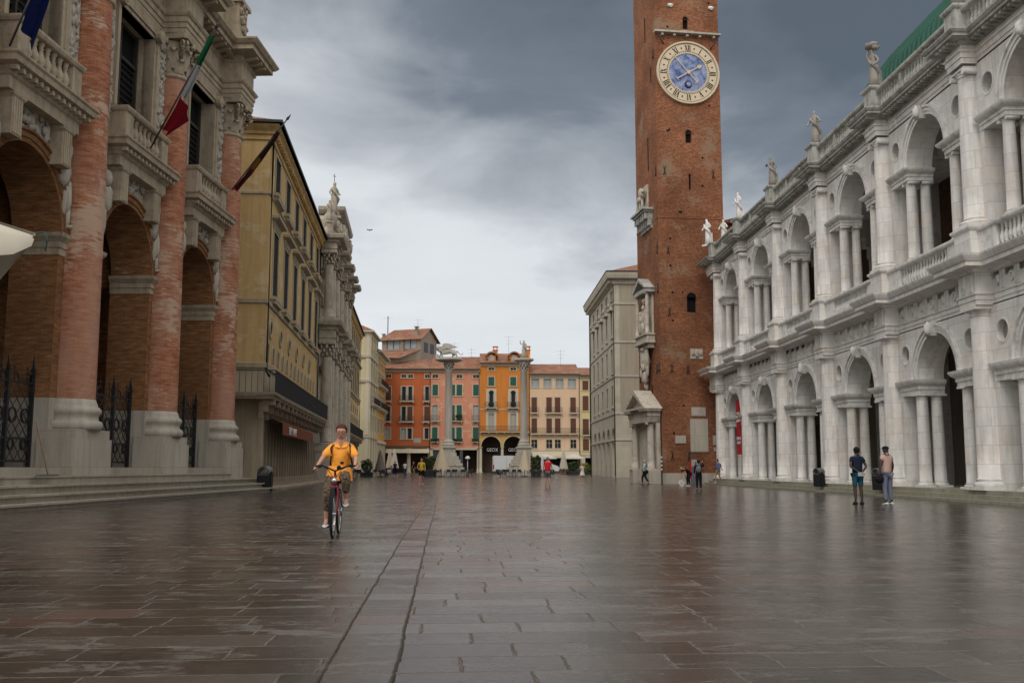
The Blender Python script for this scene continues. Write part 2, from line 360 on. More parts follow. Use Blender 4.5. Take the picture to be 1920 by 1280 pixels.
    def blob(s, c, r, seg=8, rings=6, lump=0.0, seed=0):
        q = random.Random(seed); rows = []; r = r if isinstance(r, (tuple, list)) else (r, r, r)
        for i in range(rings + 1):
            th = pi * i / rings; row = []
            for k in range(seg):
                f = 1 + lump * (q.random() - 0.5) * 2; ph = 2 * pi * k / seg
                row.append(s.av((c[0] + r[0] * f * math.sin(th) * math.cos(ph), c[1] + r[1] * f * math.sin(th) * math.sin(ph), c[2] + r[2] * f * math.cos(th))))
            rows.append(row)
        for i in range(rings):
            for k in range(seg): m = (k + 1) % seg; s.face([rows[i][k], rows[i + 1][k], rows[i + 1][m], rows[i][m]], True)
        return s
    # walls made of a grid of cells so that holes can be left out
    def wall(s, x0, x1, z0, z1, y0, y1, holes=()):
        xs = sorted({x0, x1, *[h[0] for h in holes], *[h[1] for h in holes]}); zs = sorted({z0, z1, *[h[2] for h in holes], *[h[3] for h in holes]})
        xs = [x for x in xs if x0 <= x <= x1]; zs = [z for z in zs if z0 <= z <= z1]
        def solid(i, j):
            if i < 0 or j < 0 or i >= len(xs) - 1 or j >= len(zs) - 1: return False
            cx = (xs[i] + xs[i + 1]) / 2; cz = (zs[j] + zs[j + 1]) / 2
            return not any(h[0] < cx < h[1] and h[2] < cz < h[3] for h in holes)
        va = {}
        def V(i, j, k):
            if (i, j, k) not in va: va[(i, j, k)] = s.av((xs[i], y1 if k else y0, zs[j]))
            return va[(i, j, k)]
        for i in range(len(xs) - 1):
            for j in range(len(zs) - 1):
                if not solid(i, j): continue
                s.face([V(i, j, 0), V(i + 1, j, 0), V(i + 1, j + 1, 0), V(i, j + 1, 0)])
                s.face([V(i, j, 1), V(i, j + 1, 1), V(i + 1, j + 1, 1), V(i + 1, j, 1)])
                if not solid(i - 1, j): s.face([V(i, j, 0), V(i, j + 1, 0), V(i, j + 1, 1), V(i, j, 1)])
                if not solid(i + 1, j): s.face([V(i + 1, j, 0), V(i + 1, j, 1), V(i + 1, j + 1, 1), V(i + 1, j + 1, 0)])
                if not solid(i, j - 1): s.face([V(i, j, 0), V(i, j, 1), V(i + 1, j, 1), V(i + 1, j, 0)])
                if not solid(i, j + 1): s.face([V(i, j + 1, 0), V(i + 1, j + 1, 0), V(i + 1, j + 1, 1), V(i, j + 1, 1)])
        return s
    def spandrel(s, cx, Rr, zs, zt, y0, y1, seg=20, hw=None):
        """fills |x-cx|<hw, zs<z<zt above a round arch"""
        hw = hw or Rr
        arc = [(cx + Rr * math.cos(pi * i / seg), zs + Rr * math.sin(pi * i / seg)) for i in range(seg + 1)]
        top = [(cx + hw * (1 - 2 * i / seg), zt) for i in range(seg + 1)]
        if hw > Rr + 1e-6: arc = [(cx + hw, zs)] + arc + [(cx - hw, zs)]; top = [top[0]] + top + [top[-1]]
        for i in range(len(arc) - 1):
            a, b, c, d = arc[i], arc[i + 1], top[i + 1], top[i]
            s.quad((a[0], y0, a[1]), (d[0], y0, d[1]), (c[0], y0, c[1]), (b[0], y0, b[1]))
            s.quad((a[0], y1, a[1]), (b[0], y1, b[1]), (c[0], y1, c[1]), (d[0], y1, d[1]))
            s.quad((a[0], y0, a[1]), (b[0], y0, b[1]), (b[0], y1, b[1]), (a[0], y1, a[1]))
        return s
    def ring(s, cx, cz, r0, r1, y0, y1, a0=0, a1=pi, seg=20):
        """archivolt / round frame standing in the x,z plane"""
        full = abs(a1 - a0) > 2 * pi - 1e-6
        for i in range(seg):
            p = a0 + (a1 - a0) * i / seg; q = a0 + (a1 - a0) * (i + 1) / seg
            c = lambda r, t, y: (cx + r * math.cos(t), y, cz + r * math.sin(t))
            s.quad(c(r0, p, y0), c(r1, p, y0), c(r1, q, y0), c(r0, q, y0))
            s.quad(c(r1, p, y0), c(r1, p, y1), c(r1, q, y1), c(r1, q, y0))
            s.quad(c(r0, p, y0), c(r0, q, y0), c(r0, q, y1), c(r0, p, y1))
            if i == 0 and not full: s.quad(c(r0, p, y0), c(r0, p, y1), c(r1, p, y1), c(r1, p, y0))
            if i == seg - 1 and not full: s.quad(c(r0, q, y0), c(r1, q, y0), c(r1, q, y1), c(r0, q, y1))
        return s
    def disc(s, cx, cz, r, y, seg=20):
        s.face([s.av((cx + r * math.cos(2 * pi * i / seg), y, cz + r * math.sin(2 * pi * i / seg))) for i in range(seg)]); return s
    def porthole(s, cx, cz, h, r, y0, y1, seg=24):
        """square cell of half-size h with a round hole"""
        P = []
        for i in range(seg):
            t = 2 * pi * i / seg; c, n = math.cos(t), math.sin(t); k = h / max(abs(c), abs(n))
            P.append(((cx + r * c, cz + r * n), (cx + k * c, cz + k * n)))
        for i in range(seg):
            (a, b), (c, d) = P[i], P[(i + 1) % seg]
            s.quad((a[0], y0, a[1]), (b[0], y0, b[1]), (d[0], y0, d[1]), (c[0], y0, c[1]))
            s.quad((a[0], y1, a[1]), (c[0], y1, c[1]), (d[0], y1, d[1]), (b[0], y1, b[1]))
            s.quad((a[0], y0, a[1]), (c[0], y0, c[1]), (c[0], y1, c[1]), (a[0], y1, a[1]))
        return s
    def mesh(s, name, mat):
        me = bpy.data.meshes.new(name); me.from_pydata(s.v, [], s.f); me.polygons.foreach_set('use_smooth', s.sm)
        if s.uv:
            ul = me.uv_layers.new(name='UVMap')
            for fi, uvs in s.uv.items():
                st = me.polygons[fi].loop_start
                for k, c in enumerate(uvs): ul.data[st + k].uv = c
        if mat is not None: me.materials.append(mat)
        me.update(); return me
    def build(s, name, mat, parent=None, loc=None):
        o = link(bpy.data.objects.new(name, s.mesh(name, mat)))
        if parent is not None: o.parent = parent
        if loc is not None: o.location = loc
        return o
def copy_tree(o, parent=None):
    c = o.copy(); link(c)
    if parent is not None: c.parent = parent
    for ch in list(o.children): copy_tree(ch, c)
    return c
def inst(mesh, name, parent, loc, rz=0, sc=1):
    o = link(bpy.data.objects.new(name, mesh)); o.parent = parent; o.location = loc; o.rotation_euler = (0, 0, rz)
    o.scale = (sc, sc, sc) if isinstance(sc, (int, float)) else sc; return o
BAL = [(0.07, 0), (0.09, 0.02), (0.09, 0.07), (0.05, 0.10), (0.10, 0.22), (0.105, 0.32), (0.06, 0.48), (0.04, 0.60), (0.065, 0.64), (0.045, 0.68), (0.08, 0.75), (0.08, 0.80)]
def balusters(mb, x0, x1, y, z, h, pitch=0.27, k=1.0, seg=8):
    n = max(1, int((x1 - x0) / pitch)); 
    for i in range(n):
        x = x0 + (i + 0.5) * (x1 - x0) / n
        mb.lathe(x, y, [(r * k, z + t / 0.8 * h) for r, t in BAL], seg, cap=False)

# ---------------- people and statues: one grown surface per body ----------------
def grow(name, joints, edges, mat, parent=None, lvl=1, extra=None):
    """joints: list of (x,y,z,rx[,ry]); the surface is a Skin modifier baked to a mesh"""
    me = bpy.data.meshes.new(name); me.from_pydata([j[:3] for j in joints], edges, [])
    o = link(bpy.data.objects.new(name, me)); md = o.modifiers.new('s', 'SKIN'); md.use_smooth_shade = True
    sv = me.skin_vertices[0].data
    for i, j in enumerate(joints): sv[i].radius = (j[3], j[4] if len(j) > 4 else j[3]); sv[i].use_root = (i == 0)
    u = o.modifiers.new('u', 'SUBSURF'); u.levels = lvl; u.render_levels = lvl
    dg = bpy.context.evaluated_depsgraph_get(); dg.update()
    nm = bpy.data.meshes.new_from_object(o.evaluated_get(dg)); bpy.data.objects.remove(o); nm.name = name
    nm.materials.clear(); nm.materials.append(mat)
    nm.polygons.foreach_set('use_smooth', [True] * len(nm.polygons))
    q = link(bpy.data.objects.new(name, nm))
    if parent is not None: q.parent = parent
    return q
# ---------------- ground ----------------
def gz(y):
    if y < 15: return 0.1
    if y < 26: return 0.1 * (26 - y) / 11
    if y < 95: return 0.0
    if y < 150: return 0.25 * (y - 95) / 55
    return 0.25
mb = MB(); ys = [-60, -20, 0, 15, 18, 22, 26, 60, 95, 110, 130, 150, 260, 900]
xs = [-500, -60, -20, 0, 20, 60, 500]
for i in range(len(xs) - 1):
    for j in range(len(ys) - 1):
        mb.quad((xs[i], ys[j], gz(ys[j])), (xs[i + 1], ys[j], gz(ys[j])), (xs[i + 1], ys[j + 1], gz(ys[j + 1])), (xs[i], ys[j + 1], gz(ys[j + 1])))
tag(mb.build('ground', M['paving']), kind='structure')

# ---------------- basilica ----------------
bas = thing('basilica', 'long white two-storey palace of stacked arches on the right side of the square', 'building', (16.9, 70, 0), -pi / 2)
OFF = (70, 0, 0)
COL = [-69.0, -62.1, -54.7, -47.3, -39.9, -32.5, -25.1, -17.7]
BAY = [(COL[i] + COL[i + 1]) / 2 for i in range(7)]
X0, X1 = -69.6, -17.1
# steps
mb = MB(OFF)
mb.box(X0 - .9, -1.05, -.2, X1, 0, .10); mb.box(X0 - .6, -0.82, .10, X1, 0, .25); mb.box(X0 - .4, -0.58, .25, X1, 6.2, .40)
mb.build('steps', M['stepg'], bas)
def colmesh(name, rb, rt, z0, z1, kind, seg=20, mat=None):
    m = MB(); e = rb
    m.box(-e * 1.38, -e * 1.38, z0, e * 1.38, e * 1.38, z0 + e * .3)
    b = z0 + e * .3
    pr = [(e * 1.3, b), (e * 1.38, b + e * .12), (e * 1.3, b + e * .26), (e * 1.1, b + e * .3), (e * 1.08, b + e * .42), (e * 1.18, b + e * .5), (e * 1.05, b + e * .58), (e, b + e * .66)]
    zt = z1 - e * (.75 if kind != 'cor' else 2.3)
    for k in range(7):
        t = k / 6; pr.append((rb + (rt - rb) * t ** 1.6, b + e * .66 + (zt - b - e * .66) * t))
    m.lathe(0, 0, pr, seg, cap=False)
    if kind == 'dor':
        m.lathe(0, 0, [(rt, zt), (rt * 1.1, zt + e * .03), (rt, zt + e * .08), (rt, zt + e * .3), (rt * 1.08, zt + e * .34), (rt * 1.28, zt + e * .48)], seg)
        m.box(-rt * 1.38, -rt * 1.38, z1 - e * .27, rt * 1.38, rt * 1.38, z1)
    elif kind == 'ion':
        m.lathe(0, 0, [(rt, zt), (rt * 1.12, zt + e * .05), (rt, zt + e * .1), (rt * 1.05, zt + e * .3), (rt * 1.25, zt + e * .42)], seg)
        m.box(-rt * 1.4, -rt * 1.15, z1 - e * .2, rt * 1.4, rt * 1.15, z1)
        for sx in (-1, 1):
            m.tube([(sx * rt * 1.28, -rt * 1.22, z1 - e * .42), (sx * rt * 1.28, rt * 1.22, z1 - e * .42)], e * .27, 10)
    return m.mesh(name, mat or M['white'])
cl = colmesh('column', .43, .37, .40, 6.45, 'dor'); cu = colmesh('column', .40, .34, 9.14, 14.72, 'ion')
sl = colmesh('small_column', .235, .205, .40, 3.95, 'dor', 14); su = colmesh('small_column', .22, .19, 9.14, 12.42, 'ion', 14)
for c in COL:
    for me in (cl, cu):
        inst(me, 'column', bas, (c + 70, -.08, 0))
for me in (cl, cu): inst(me, 'column', bas, (COL[0] + 70 - .0, 1.05, 0)); inst(me, 'column', bas, (COL[0] + 70 - .95, .25, 0), 0, (.8, .8, 1))
for b in BAY:
    for sx in (-1.86, 1.86):
        for yy in (.22, .80):
            for me in (sl, su): inst(me, 'small_column', bas, (b + sx + 70, yy, 0))
R_ = 1.60
def storey(z0, zi0, zi1, ztop, oz, name):
    m = MB(OFF); holes = []
    for i, b in enumerate(BAY):
        hw = min(3.02, (COL[i + 1] - COL[i]) / 2 - .62)
        holes.append((b - hw, b + hw, z0, zi0)); holes.append((b - R_, b + R_, zi0, ztop))
        for sx in (-1, 1): holes.append((b + sx * 2.62 - .45, b + sx * 2.62 + .45, oz - .45, oz + .45))
    m.wall(X0, X1, z0, ztop, 0, 1.0, holes)
    for i, b in enumerate(BAY):
        m.spandrel(b, R_, zi1, ztop, 0, 1.0, 24)
        for sx in (-1, 1): m.porthole(b + sx * 2.62, oz, .45, .38, 0, 1.0)
        m.wall(b - R_, b - R_ - .001, zi0, zi1, 0, 1.0)
    m.build(name, M['white'], bas)
    # archivolts, imposts, keystones, oculus rims
    for i, b in enumerate(BAY):
        m = MB(OFF); m.ring(b, zi1, R_, R_ + .13, -.05, .02, seg=24); m.ring(b, zi1, R_ + .13, R_ + .27, -.09, .02, seg=24); m.ring(b, zi1, R_ + .27, R_ + .36, -.15, .02, seg=24)
        m.build('archivolt', M['whiteplain'], bas)
        hw = min(3.08, (COL[i + 1] - COL[i]) / 2 - .56); h = zi1 - zi0
        for sx in (-1, 1):
            m = MB(OFF); a, c = sorted((b + sx * R_, b + sx * (hw + .1)))
            pth = [(a, 1.0), (a, 0), (c, 0)] if sx > 0 else [(a, 0), (c, 0), (c, 1.0)]
            m.sweep(pth, [(.03, zi0 - .02), (.03, zi0 + h * .3), (.07, zi0 + h * .32), (.07, zi0 + h * .55), (.12, zi0 + h * .6), (.20, zi0 + h * .72), (.24, zi0 + h * .85), (.26, zi1)], back=-.25)
            m.build('impost', M['whiteplain'], bas)
        m = MB(OFF); zk = zi1 + R_
        m.prism([(b - .14, zk - .12), (b + .14, zk - .12), (b + .22, ztop - .02), (b - .22, ztop - .02)], -.22, .02)
        m.blob((b, -.27, zk + .14), (.17, .14, .26), 8, 6, .25, i); m.build('keystone', M['whiteplain'], bas)
        for sx in (-1, 1): m = MB(OFF); m.ring(b + sx * 2.62, oz, .36, .42, -.02, .05, 0, 2 * pi); m.build('oculus_rim', M['whiteplain'], bas); m = MB(OFF); m.disc(b + sx * 2.62, oz, .40, .22 if oz < 9 else .5, 18); m.build('oculus_shade_disc', M['mid' if oz < 9 else 'dark'], bas)  # discs back the oculi, their inner shade put into grey and black colour
storey(.40, 3.95, 4.50, 6.50, 5.55, 'lower_wall'); storey(9.05, 12.42, 12.86, 14.86, 13.9, 'upper_wall')
def respath(ext=.55, hw=.58, y=0):
    p = [(X0 - .35, 2.0), (X0 - .35, y - ext)]
    p = [(X0 - .75, 2.0), (X0 - .75, y - ext), (COL[0] + hw, y - ext), (COL[0] + hw, y)]
    for c in COL[1:]:
        p += [(c - hw, y), (c - hw, y - ext), (c + hw, y - ext), (c + hw, y)]
    return p[:-1] + [(COL[-1] + hw, 2.0)]
m = MB(OFF); m.sweep(respath(), [(.0, 6.46), (.0, 6.62), (.03, 6.63), (.03, 6.78), (.07, 6.80), (.07, 6.86), (.0, 6.88), (.0, 7.52)], back=-.5)
m.build('architrave', M['white'], bas)
cor = [(.02, 7.52), (.12, 7.56), (.16, 7.62), (.55, 7.66), (.57, 7.66), (.57, 7.80), (.62, 7.82), (.70, 7.93), (.74, 8.00), (.74, 8.03), (.1, 8.06)]
m = MB(OFF); m.sweep(respath(), cor[:-1], back=-.6); m.build('cornice', M['white'], bas)
m = MB(OFF); m.sweep(respath(), [(.745, 8.032), (.735, 8.05), (.1, 8.075)], back=-.4); m.build('cornice_top', M['mossy'], bas)
# frieze: triglyphs with carved discs and skulls between
m = MB(OFF); q = random.Random(3)
for i, b in enumerate(BAY):
    hw = (COL[i + 1] - COL[i]) / 2 - .62; n = 7; w = 2 * hw / n
    for k in range(n):
        x = b - hw + (k + .5) * w
        for dx in (-.15, -.05, .05): m.box(x + w * .5 - .22 + .05 + dx, -.055, 6.90, x + w * .5 - .22 + .11 + dx, .01, 7.50)
        m.box(x + w * .5 - .28, -.09, 6.80, x + w * .5 - .06, .01, 6.84)
        if k % 2: m.ring(x - .05, 7.2, .1, .17, -.06, .01, 0, 2 * pi, 12); m.blob((x - .05, 0, 7.2), (.09, .05, .09), 8, 4)
        else:
            m.blob((x - .05, -.01, 7.22), (.10, .06, .17), 8, 5, .3, k); m.blob((x - .15, -.01, 7.32), (.06, .04, .05), 6, 4); m.blob((x + .05, -.01, 7.32), (.06, .04, .05), 6, 4)
for c in COL:
    for dx in (-.35, .18):
        for k in range(3): m.box(c + dx + k * .08, -.605, 6.90, c + dx + k * .08 + .05, -.55, 7.50)
m.build('frieze_carving', M['whiteplain'], bas)
# gallery floor, pedestals and balustrades
m = MB(OFF); m.box(X0, 0.0, 7.3, X1, 6.2, 8.02); m.build('gallery_floor', M['whiteplain'], bas)
def ped(z0, z1, name, ext=.62, hw=.56, mat='white'):
    for c in COL:
        m = MB(OFF); m.box(c - hw, -ext, z0, c + hw, .1, z1)
        m.sweep([(c - hw, .1), (c - hw, -ext), (c + hw, -ext), (c + hw, .1)], [(.0, z1 - .14), (.06, z1 - .1), (.1, z1 - .04), (.1, z1 + .03)], back=-.4)
        m.box(c - hw + .01, -ext + .01, z1, c + hw - .01, .1, z1 + .035)
        m.sweep([(c - hw, .1), (c - hw, -ext), (c + hw, -ext), (c + hw, .1)], [(.08, z0), (.08, z0 + .1), (0, z0 + .16)], back=-.2)
        m.build(name, M[mat], bas)
ped(8.03, 9.11, 'pedestal')
for i, b in enumerate(BAY):
    hw = (COL[i + 1] - COL[i]) / 2 - .56
    m = MB(OFF)
    m.box(b - hw, -.36, 8.03, b + hw, -.02, 8.17); m.sweep([(b - hw, -.36), (b + hw, -.36)], [(0, 8.90), (.05, 8.93), (.07, 8.98), (.07, 9.05)], back=-.36)
    m.box(b - hw, -.34, 8.17, b - 2.02, -.04, 8.92); m.box(b + 2.02, -.34, 8.17, b + hw, -.04, 8.92)
    balusters(m, b - 2.0, b + 2.0, -.19, 8.17, .74, .25, .95)
    m.build('balustrade', M['whiteplain'], bas)
# upper entablature
m = MB(OFF); m.sweep(respath(.55, .52), [(0, 14.80), (0, 14.98), (.04, 15.0), (.04, 15.16), (.1, 15.2), (.1, 15.25), (.02, 15.27), (.02, 15.44)], back=-.5)
m.build('architrave', M['white'], bas)
m = MB(OFF); m.sweep(respath(.55, .52), [(.02, 15.44), (.12, 15.47), (.12, 15.56), (.50, 15.58), (.50, 15.66), (.56, 15.69), (.62, 15.77), (.62, 15.80), (.1, 15.82)], back=-.6)
x = X0 - .6
while x < X1:
    ins = min(abs(x - c) for c in COL) < .6
    m.box(x, -.42 - (.55 if ins else 0), 15.47, x + .13, -.05 - (.5 if ins else 0), 15.575); x += .27
m.build('cornice', M['mossy'], bas)
ped(15.81, 16.95, 'parapet_pedestal', .62, .40, 'mossy')
for i, b in enumerate(BAY):
    hw = (COL[i + 1] - COL[i]) / 2 - .40
    m = MB(OFF); m.box(b - hw, -.36, 15.81, b + hw, -.04, 15.95); m.sweep([(b - hw, -.36), (b + hw, -.36)], [(0, 16.68), (.05, 16.71), (.07, 16.76), (.07, 16.84)], back=-.34)
    for x in (-1.1, 1.1): m.box(b + x - .12, -.34, 15.95, b + x + .12, -.06, 16.68)
    for a, c in ((-hw, -1.22), (-.98, .98), (1.22, hw)): balusters(m, b + a, b + c, -.2, 15.95, .74, .25, .95)
    m.build('parapet', M['mossy'], bas)
# inside: back walls, ceiling, roof
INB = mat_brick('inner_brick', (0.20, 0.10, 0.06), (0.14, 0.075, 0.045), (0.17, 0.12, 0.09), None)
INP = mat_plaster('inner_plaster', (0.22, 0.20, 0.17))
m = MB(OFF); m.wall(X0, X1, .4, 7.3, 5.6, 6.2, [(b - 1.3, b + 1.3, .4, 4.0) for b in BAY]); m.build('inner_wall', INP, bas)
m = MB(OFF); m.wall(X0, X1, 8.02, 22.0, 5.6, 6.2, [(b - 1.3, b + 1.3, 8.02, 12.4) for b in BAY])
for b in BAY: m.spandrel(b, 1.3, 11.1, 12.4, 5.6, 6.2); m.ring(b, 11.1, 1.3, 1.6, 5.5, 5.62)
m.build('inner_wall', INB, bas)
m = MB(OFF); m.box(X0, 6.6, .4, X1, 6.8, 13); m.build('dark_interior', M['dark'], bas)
m = MB(OFF); m.box(X0, .9, 15.0, X1, 5.7, 15.8); m.build('ceiling', M['whiteplain'], bas)
for i in range(1, 7):   # cross arches of the gallery
    m = MB(OFF); c = COL[i]
    for z0, z1, z2 in ((.4, 4.4, 7.3), (8.05, 12.6, 15.0)):
        m.box(c - .35, .95, z0, c + .35, 1.35, z2); m.box(c - .35, 5.2, z0, c + .35, 5.61, z2)
        for k in range(10):
            t0, t1 = pi * k / 10, pi * (k + 1) / 10; cy, r = 3.27, 1.93
            m.box(c - .35, cy - r * math.cos(t0), z1 + min(r * .98, r * math.sin((t0 + t1) / 2)), c + .35, cy - r * math.cos(t1), z2)
    m.build('cross_arch', M['whiteplain'], bas)
m = MB(OFF); m.wall(-1, 6.2, .4, 15.8, 0, .1) ; m = MB(OFF)
m.box(X0, 1.0, .4, X0 + .5, 6.2, 15.8); m.box(X1 - .5, 1.0, .4, X1, 6.2, 15.8); m.build('end_wall', M['white'], bas)
# keel-shaped copper roof
prof = [(5.9, 18.0), (5.6, 18.6), (4.6, 20.2), (4.9, 22.4), (6.4, 24.3), (8.6, 26.6), (12, 29.2), (17, 31), (22, 31), (30, 26), (34, 20), (34, 16)]
m = MB(OFF); xa, xb = -53.6, X1
for k in range(len(prof) - 1):
    (y0, z0), (y1, z1) = prof[k], prof[k + 1]; m.quad((xa, y0, z0), (xb, y0, z0), (xb, y1, z1), (xa, y1, z1))
m.face([m.av((xa, y, z)) for y, z in prof][::-1])
x = xa
while x < xb:
    for k in range(0, 8):
        (y0, z0), (y1, z1) = prof[k], prof[k + 1]
        m.quad((x, y0, z0), (x, y0 - .06, z0 + .09), (x, y1 - .06, z1 + .09), (x, y1, z1)); m.quad((x + .08, y0, z0), (x + .08, y1, z1), (x + .08, y1 - .06, z1 + .09), (x + .08, y0 - .06, z0 + .09))
        m.quad((x, y0 - .06, z0 + .09), (x + .08, y0 - .06, z0 + .09), (x + .08, y1 - .06, z1 + .09), (x, y1 - .06, z1 + .09))
    x += .55
m.build('roof', M['copper'], bas)
m = MB(OFF); m.box(-68, 6.2, .4, X1, 6.7, 18.0); m.box(-68, 6.2, 17.4, X1, 34, 18.0); m.build('core_wall', M['bricktower'], bas)
# red banner in the first arch
rb = mat_plain('red_banner', (0.42, 0.02, 0.03), 0.7, 0.2, 0, 0.85); wt = mat_plain('white_paint', (0.75, 0.72, 0.70), 0.6)
ban = thing('banner', 'tall red hanging banner with white lettering in the farthest ground-floor arch of the white palace', 'banner', (17.0, 65.2, 2.0), -pi / 2)
m = MB(); m.box(-.55, 0, 0, .55, .03, 3.6); m.build('cloth', rb, ban)
def text(body, size, parent, loc, rot, mat, name='lettering', ext=.01, align='CENTER', sx=1.0):
    c = bpy.data.curves.new('t', 'FONT'); c.body = body; c.size = size; c.extrude = ext; c.align_x = align; c.resolution_u = 2
    o = link(bpy.data.objects.new('t', c)); dg = bpy.context.evaluated_depsgraph_get(); dg.update()
    me = bpy.data.meshes.new_from_object(o.evaluated_get(dg)); bpy.data.objects.remove(o); me.materials.clear(); me.materials.append(mat); me.name = name
    q = link(bpy.data.objects.new(name, me)); q.parent = parent; q.location = loc; q.rotation_euler = rot; q.scale = (sx, 1, 1); return q
text('MUSEO\nPALLADIO\nBASILICA', .24, ban, (0, -.015, 2.6), (pi / 2, 0, 0), wt); text('MOSTRE', .28, ban, (0, -.015, .95), (pi / 2, 0, 0), wt)
text('APERTO', .24, ban, (0, -.015, .68), (pi / 2, 0, 0), wt)

# ---------------- clock tower ----------------
tw = thing('clock_tower', 'tall square red brick tower with a blue and cream clock face', 'tower', (13.05, 71.2, 0), R(6.8))
m = MB(); WX, WY, HT = 5.0, 5.75, 62
holes = [(2.05, 2.75, 12.4, 14.2 - .35), (2.22, 2.68, 25.2, 26.2 - .23), (2.2, 2.6, 34.1, 35.1 - .2), (2.4, 2.56, 21.6, 22.8)]
m.wall(0, WX, .76, HT, 0, .6, holes)
m.spandrel(2.4, .35, 13.5, 13.85, 0, .6); 
def sidewall(mb, x, y0, y1, z0, z1): mb.quad((x, y1, z0), (x, y0, z0), (x, y0, z1), (x, y1, z1))
sidewall(m, 0, .6, WY, .76, HT); m.quad((WX, .6, .76), (WX, WY, .76), (WX, WY, HT), (WX, .6, HT)); m.quad((0, WY, .76), (0, WY, HT), (WX, WY, HT), (WX, WY, .76)); m.quad((0, 0, HT), (WX, 0, HT), (WX, WY, HT), (0, WY, HT))
m.build('shaft', M['bricktower'], tw)
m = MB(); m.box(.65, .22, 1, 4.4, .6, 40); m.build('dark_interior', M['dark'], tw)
m = MB(); m.box(-.08, -.08, 0, WX + .08, WY + .08, .76); m.build('stone_base', M['loggialight'], tw)
# brick arch heads, slits on the left face, iron anchors
m = MB(); m.ring(2.4, 13.5, .38, .72, -.03, .02, seg=14); m.ring(2.45, 25.97, .24, .42, -.03, .02, seg=10); m.ring(2.4, 34.9, .21, .36, -.03, .02, seg=10); m.build('brick_arch', M['bricktower'], tw)
m = MB(); 
for x, z, w in ((2.4, 13.5, .35), (2.45, 25.97, .23), (2.4, 34.9, .2)): m.prism([(x - w, z)] + [(x + w * math.cos(pi - pi * k / 10), z + w * math.sin(pi * k / 10)) for k in range(1, 10)][::1] + [(x + w, z)], -.012, .0)
for x, y, z0, z1 in ((-.01, 2.3, 23.6, 26.2), (-.01, 1.2, 30.2, 31.4), (-.01, 2.6, 34, 36), (-.01, 2.3, 6.0, 7.2)): m.box(x - .01, y - .09, z0, x + .02, y + .09, z1)
m.box(2.35, -.012, 8.9 - 6, 2.36, 0, 3); m.build('slit', M['dark'], tw)
def anchor(pts, side):
    for a, z in pts:
        m = MB(); c = (a, -.04) if side == 'f' else (-.04, a)
        for k in (-1, 1):
            f = lambda t, h: (c[0] + (t if side == 'f' else 0), c[1] + (0 if side == 'f' else t), z + h)
            m.tube([f(-.09 * k, .35), f(-.03 * k, .12), f(.02 * k, 0), f(-.03 * k, -.12), f(-.09 * k, -.35)], .028, 5)
        m.build('iron_anchor', M['iron'], tw)
anchor([(.55, 23.0), (4.3, 22.9), (.7, 17.0), (.8, 8.3), (2.0, 8.2), (.7, 2.0), (1.95, 2.0), (4.6, 2.4), (.7, 12.4), (4.4, 16.8)], 'f')
anchor([(.35, 23.0), (.35, 17.1), (.35, 14.2), (5.4, 22.0), (5.4, 15.6), (.4, 8.4), (.9, 8.3), (5.4, 8), (.5, 32.2)], 's')
# string band of old grey bricks
m = MB(); m.box(-.03, -.03, 19.4, WX + .03, WY + .03, 19.52); m.build('string_course', M['bricktower'], tw)
# clock
ck = MB(); ck.box(-.12, -.42, 33.62, 5.05, 0, 33.76)
for x in (.5, 1.45, 2.45, 3.45, 4.55): ck.box(x - .09, -.3, 33.42, x + .09, 0, 33.6)
ck.box(1.9, -.35, 33.76, 2.9, -.05, 33.84); ck.build('clock_canopy', M['loggialight'], tw)
ib = MB(); ib.tube([(.15, -.35, 33.5), (.45, -.2, 33.0), (.7, -.05, 32.8)], .04, 5); ib.tube([(4.85, -.35, 33.4), (4.55, -.2, 32.9), (4.3, -.05, 32.6)], .04, 5); ib.build('canopy_bracket', M['iron'], tw)
CREAM = mat_plain('clock_cream', (0.60, 0.50, 0.36), 0.7, 0.2, 0, 0.8)
m = new_mat('clock_blue'); g = G(m); P = g.pos()
g.done(g.mix(g.ramp(g.noise(P, 1.8, 7, 0.65, 0.5), ((0.36, (0, 0, 0)), (0.62, (1, 1, 1)))), (0.045, 0.08, 0.24), (0.30, 0.34, 0.46)), 0.7); BLUE = m
NAVY = mat_plain('clock_navy', (0.008, 0.012, 0.05), 0.4)
CK = (2.5, 30.62); RC = 2.44
cf = MB(); cf.ring(0, 0, 1.52, RC - .12, -.14, 0, 0, 2 * pi, 64); cf.ring(0, 0, RC - .12, RC, -.22, 0, 0, 2 * pi, 64); cf.ring(0, 0, 1.50, 1.56, -.16, 0, 0, 2 * pi, 64)
face = cf.build('clock_face', CREAM, tw, (CK[0], 0, CK[1]))
cf = MB(); cf.disc(0, 0, 1.52, -.10, 48); cf.build('blue_dial', BLUE, face)
nm = MB()
def stroke(mb, ang, r0, r1, o0, o1, w):
    """radial stroke on the dial between radii r0, r1 with sideways offsets o0, o1"""
    u = (math.sin(ang), math.cos(ang)); v = (math.cos(ang), -math.sin(ang)); y = -.155
    P = lambda r, o: (u[0] * r + v[0] * o, y, u[1] * r + v[1] * o)
    mb.quad(P(r0, o0 - w), P(r0, o0 + w), P(r1, o1 + w), P(r1, o1 - w))
def numeral(mb, s, ang):
    ws = {'I': .12, 'V': .22, 'X': .24}; tot = sum(ws[c] for c in s); o = -tot / 2; a, b = 1.70, 2.17
    for c in s:
        w = ws[c]; m_ = o + w / 2
        if c == 'I': stroke(mb, ang, a, b, m_, m_, .032)
        if c == 'V': stroke(mb, ang, a, b, m_, m_ - w * .4, .036); stroke(mb, ang, a, b, m_, m_ + w * .4, .014)
        if c == 'X': stroke(mb, ang, a, b, m_ + w * .38, m_ - w * .38, .036); stroke(mb, ang, a, b, m_ - w * .38, m_ + w * .38, .014)
        o += w
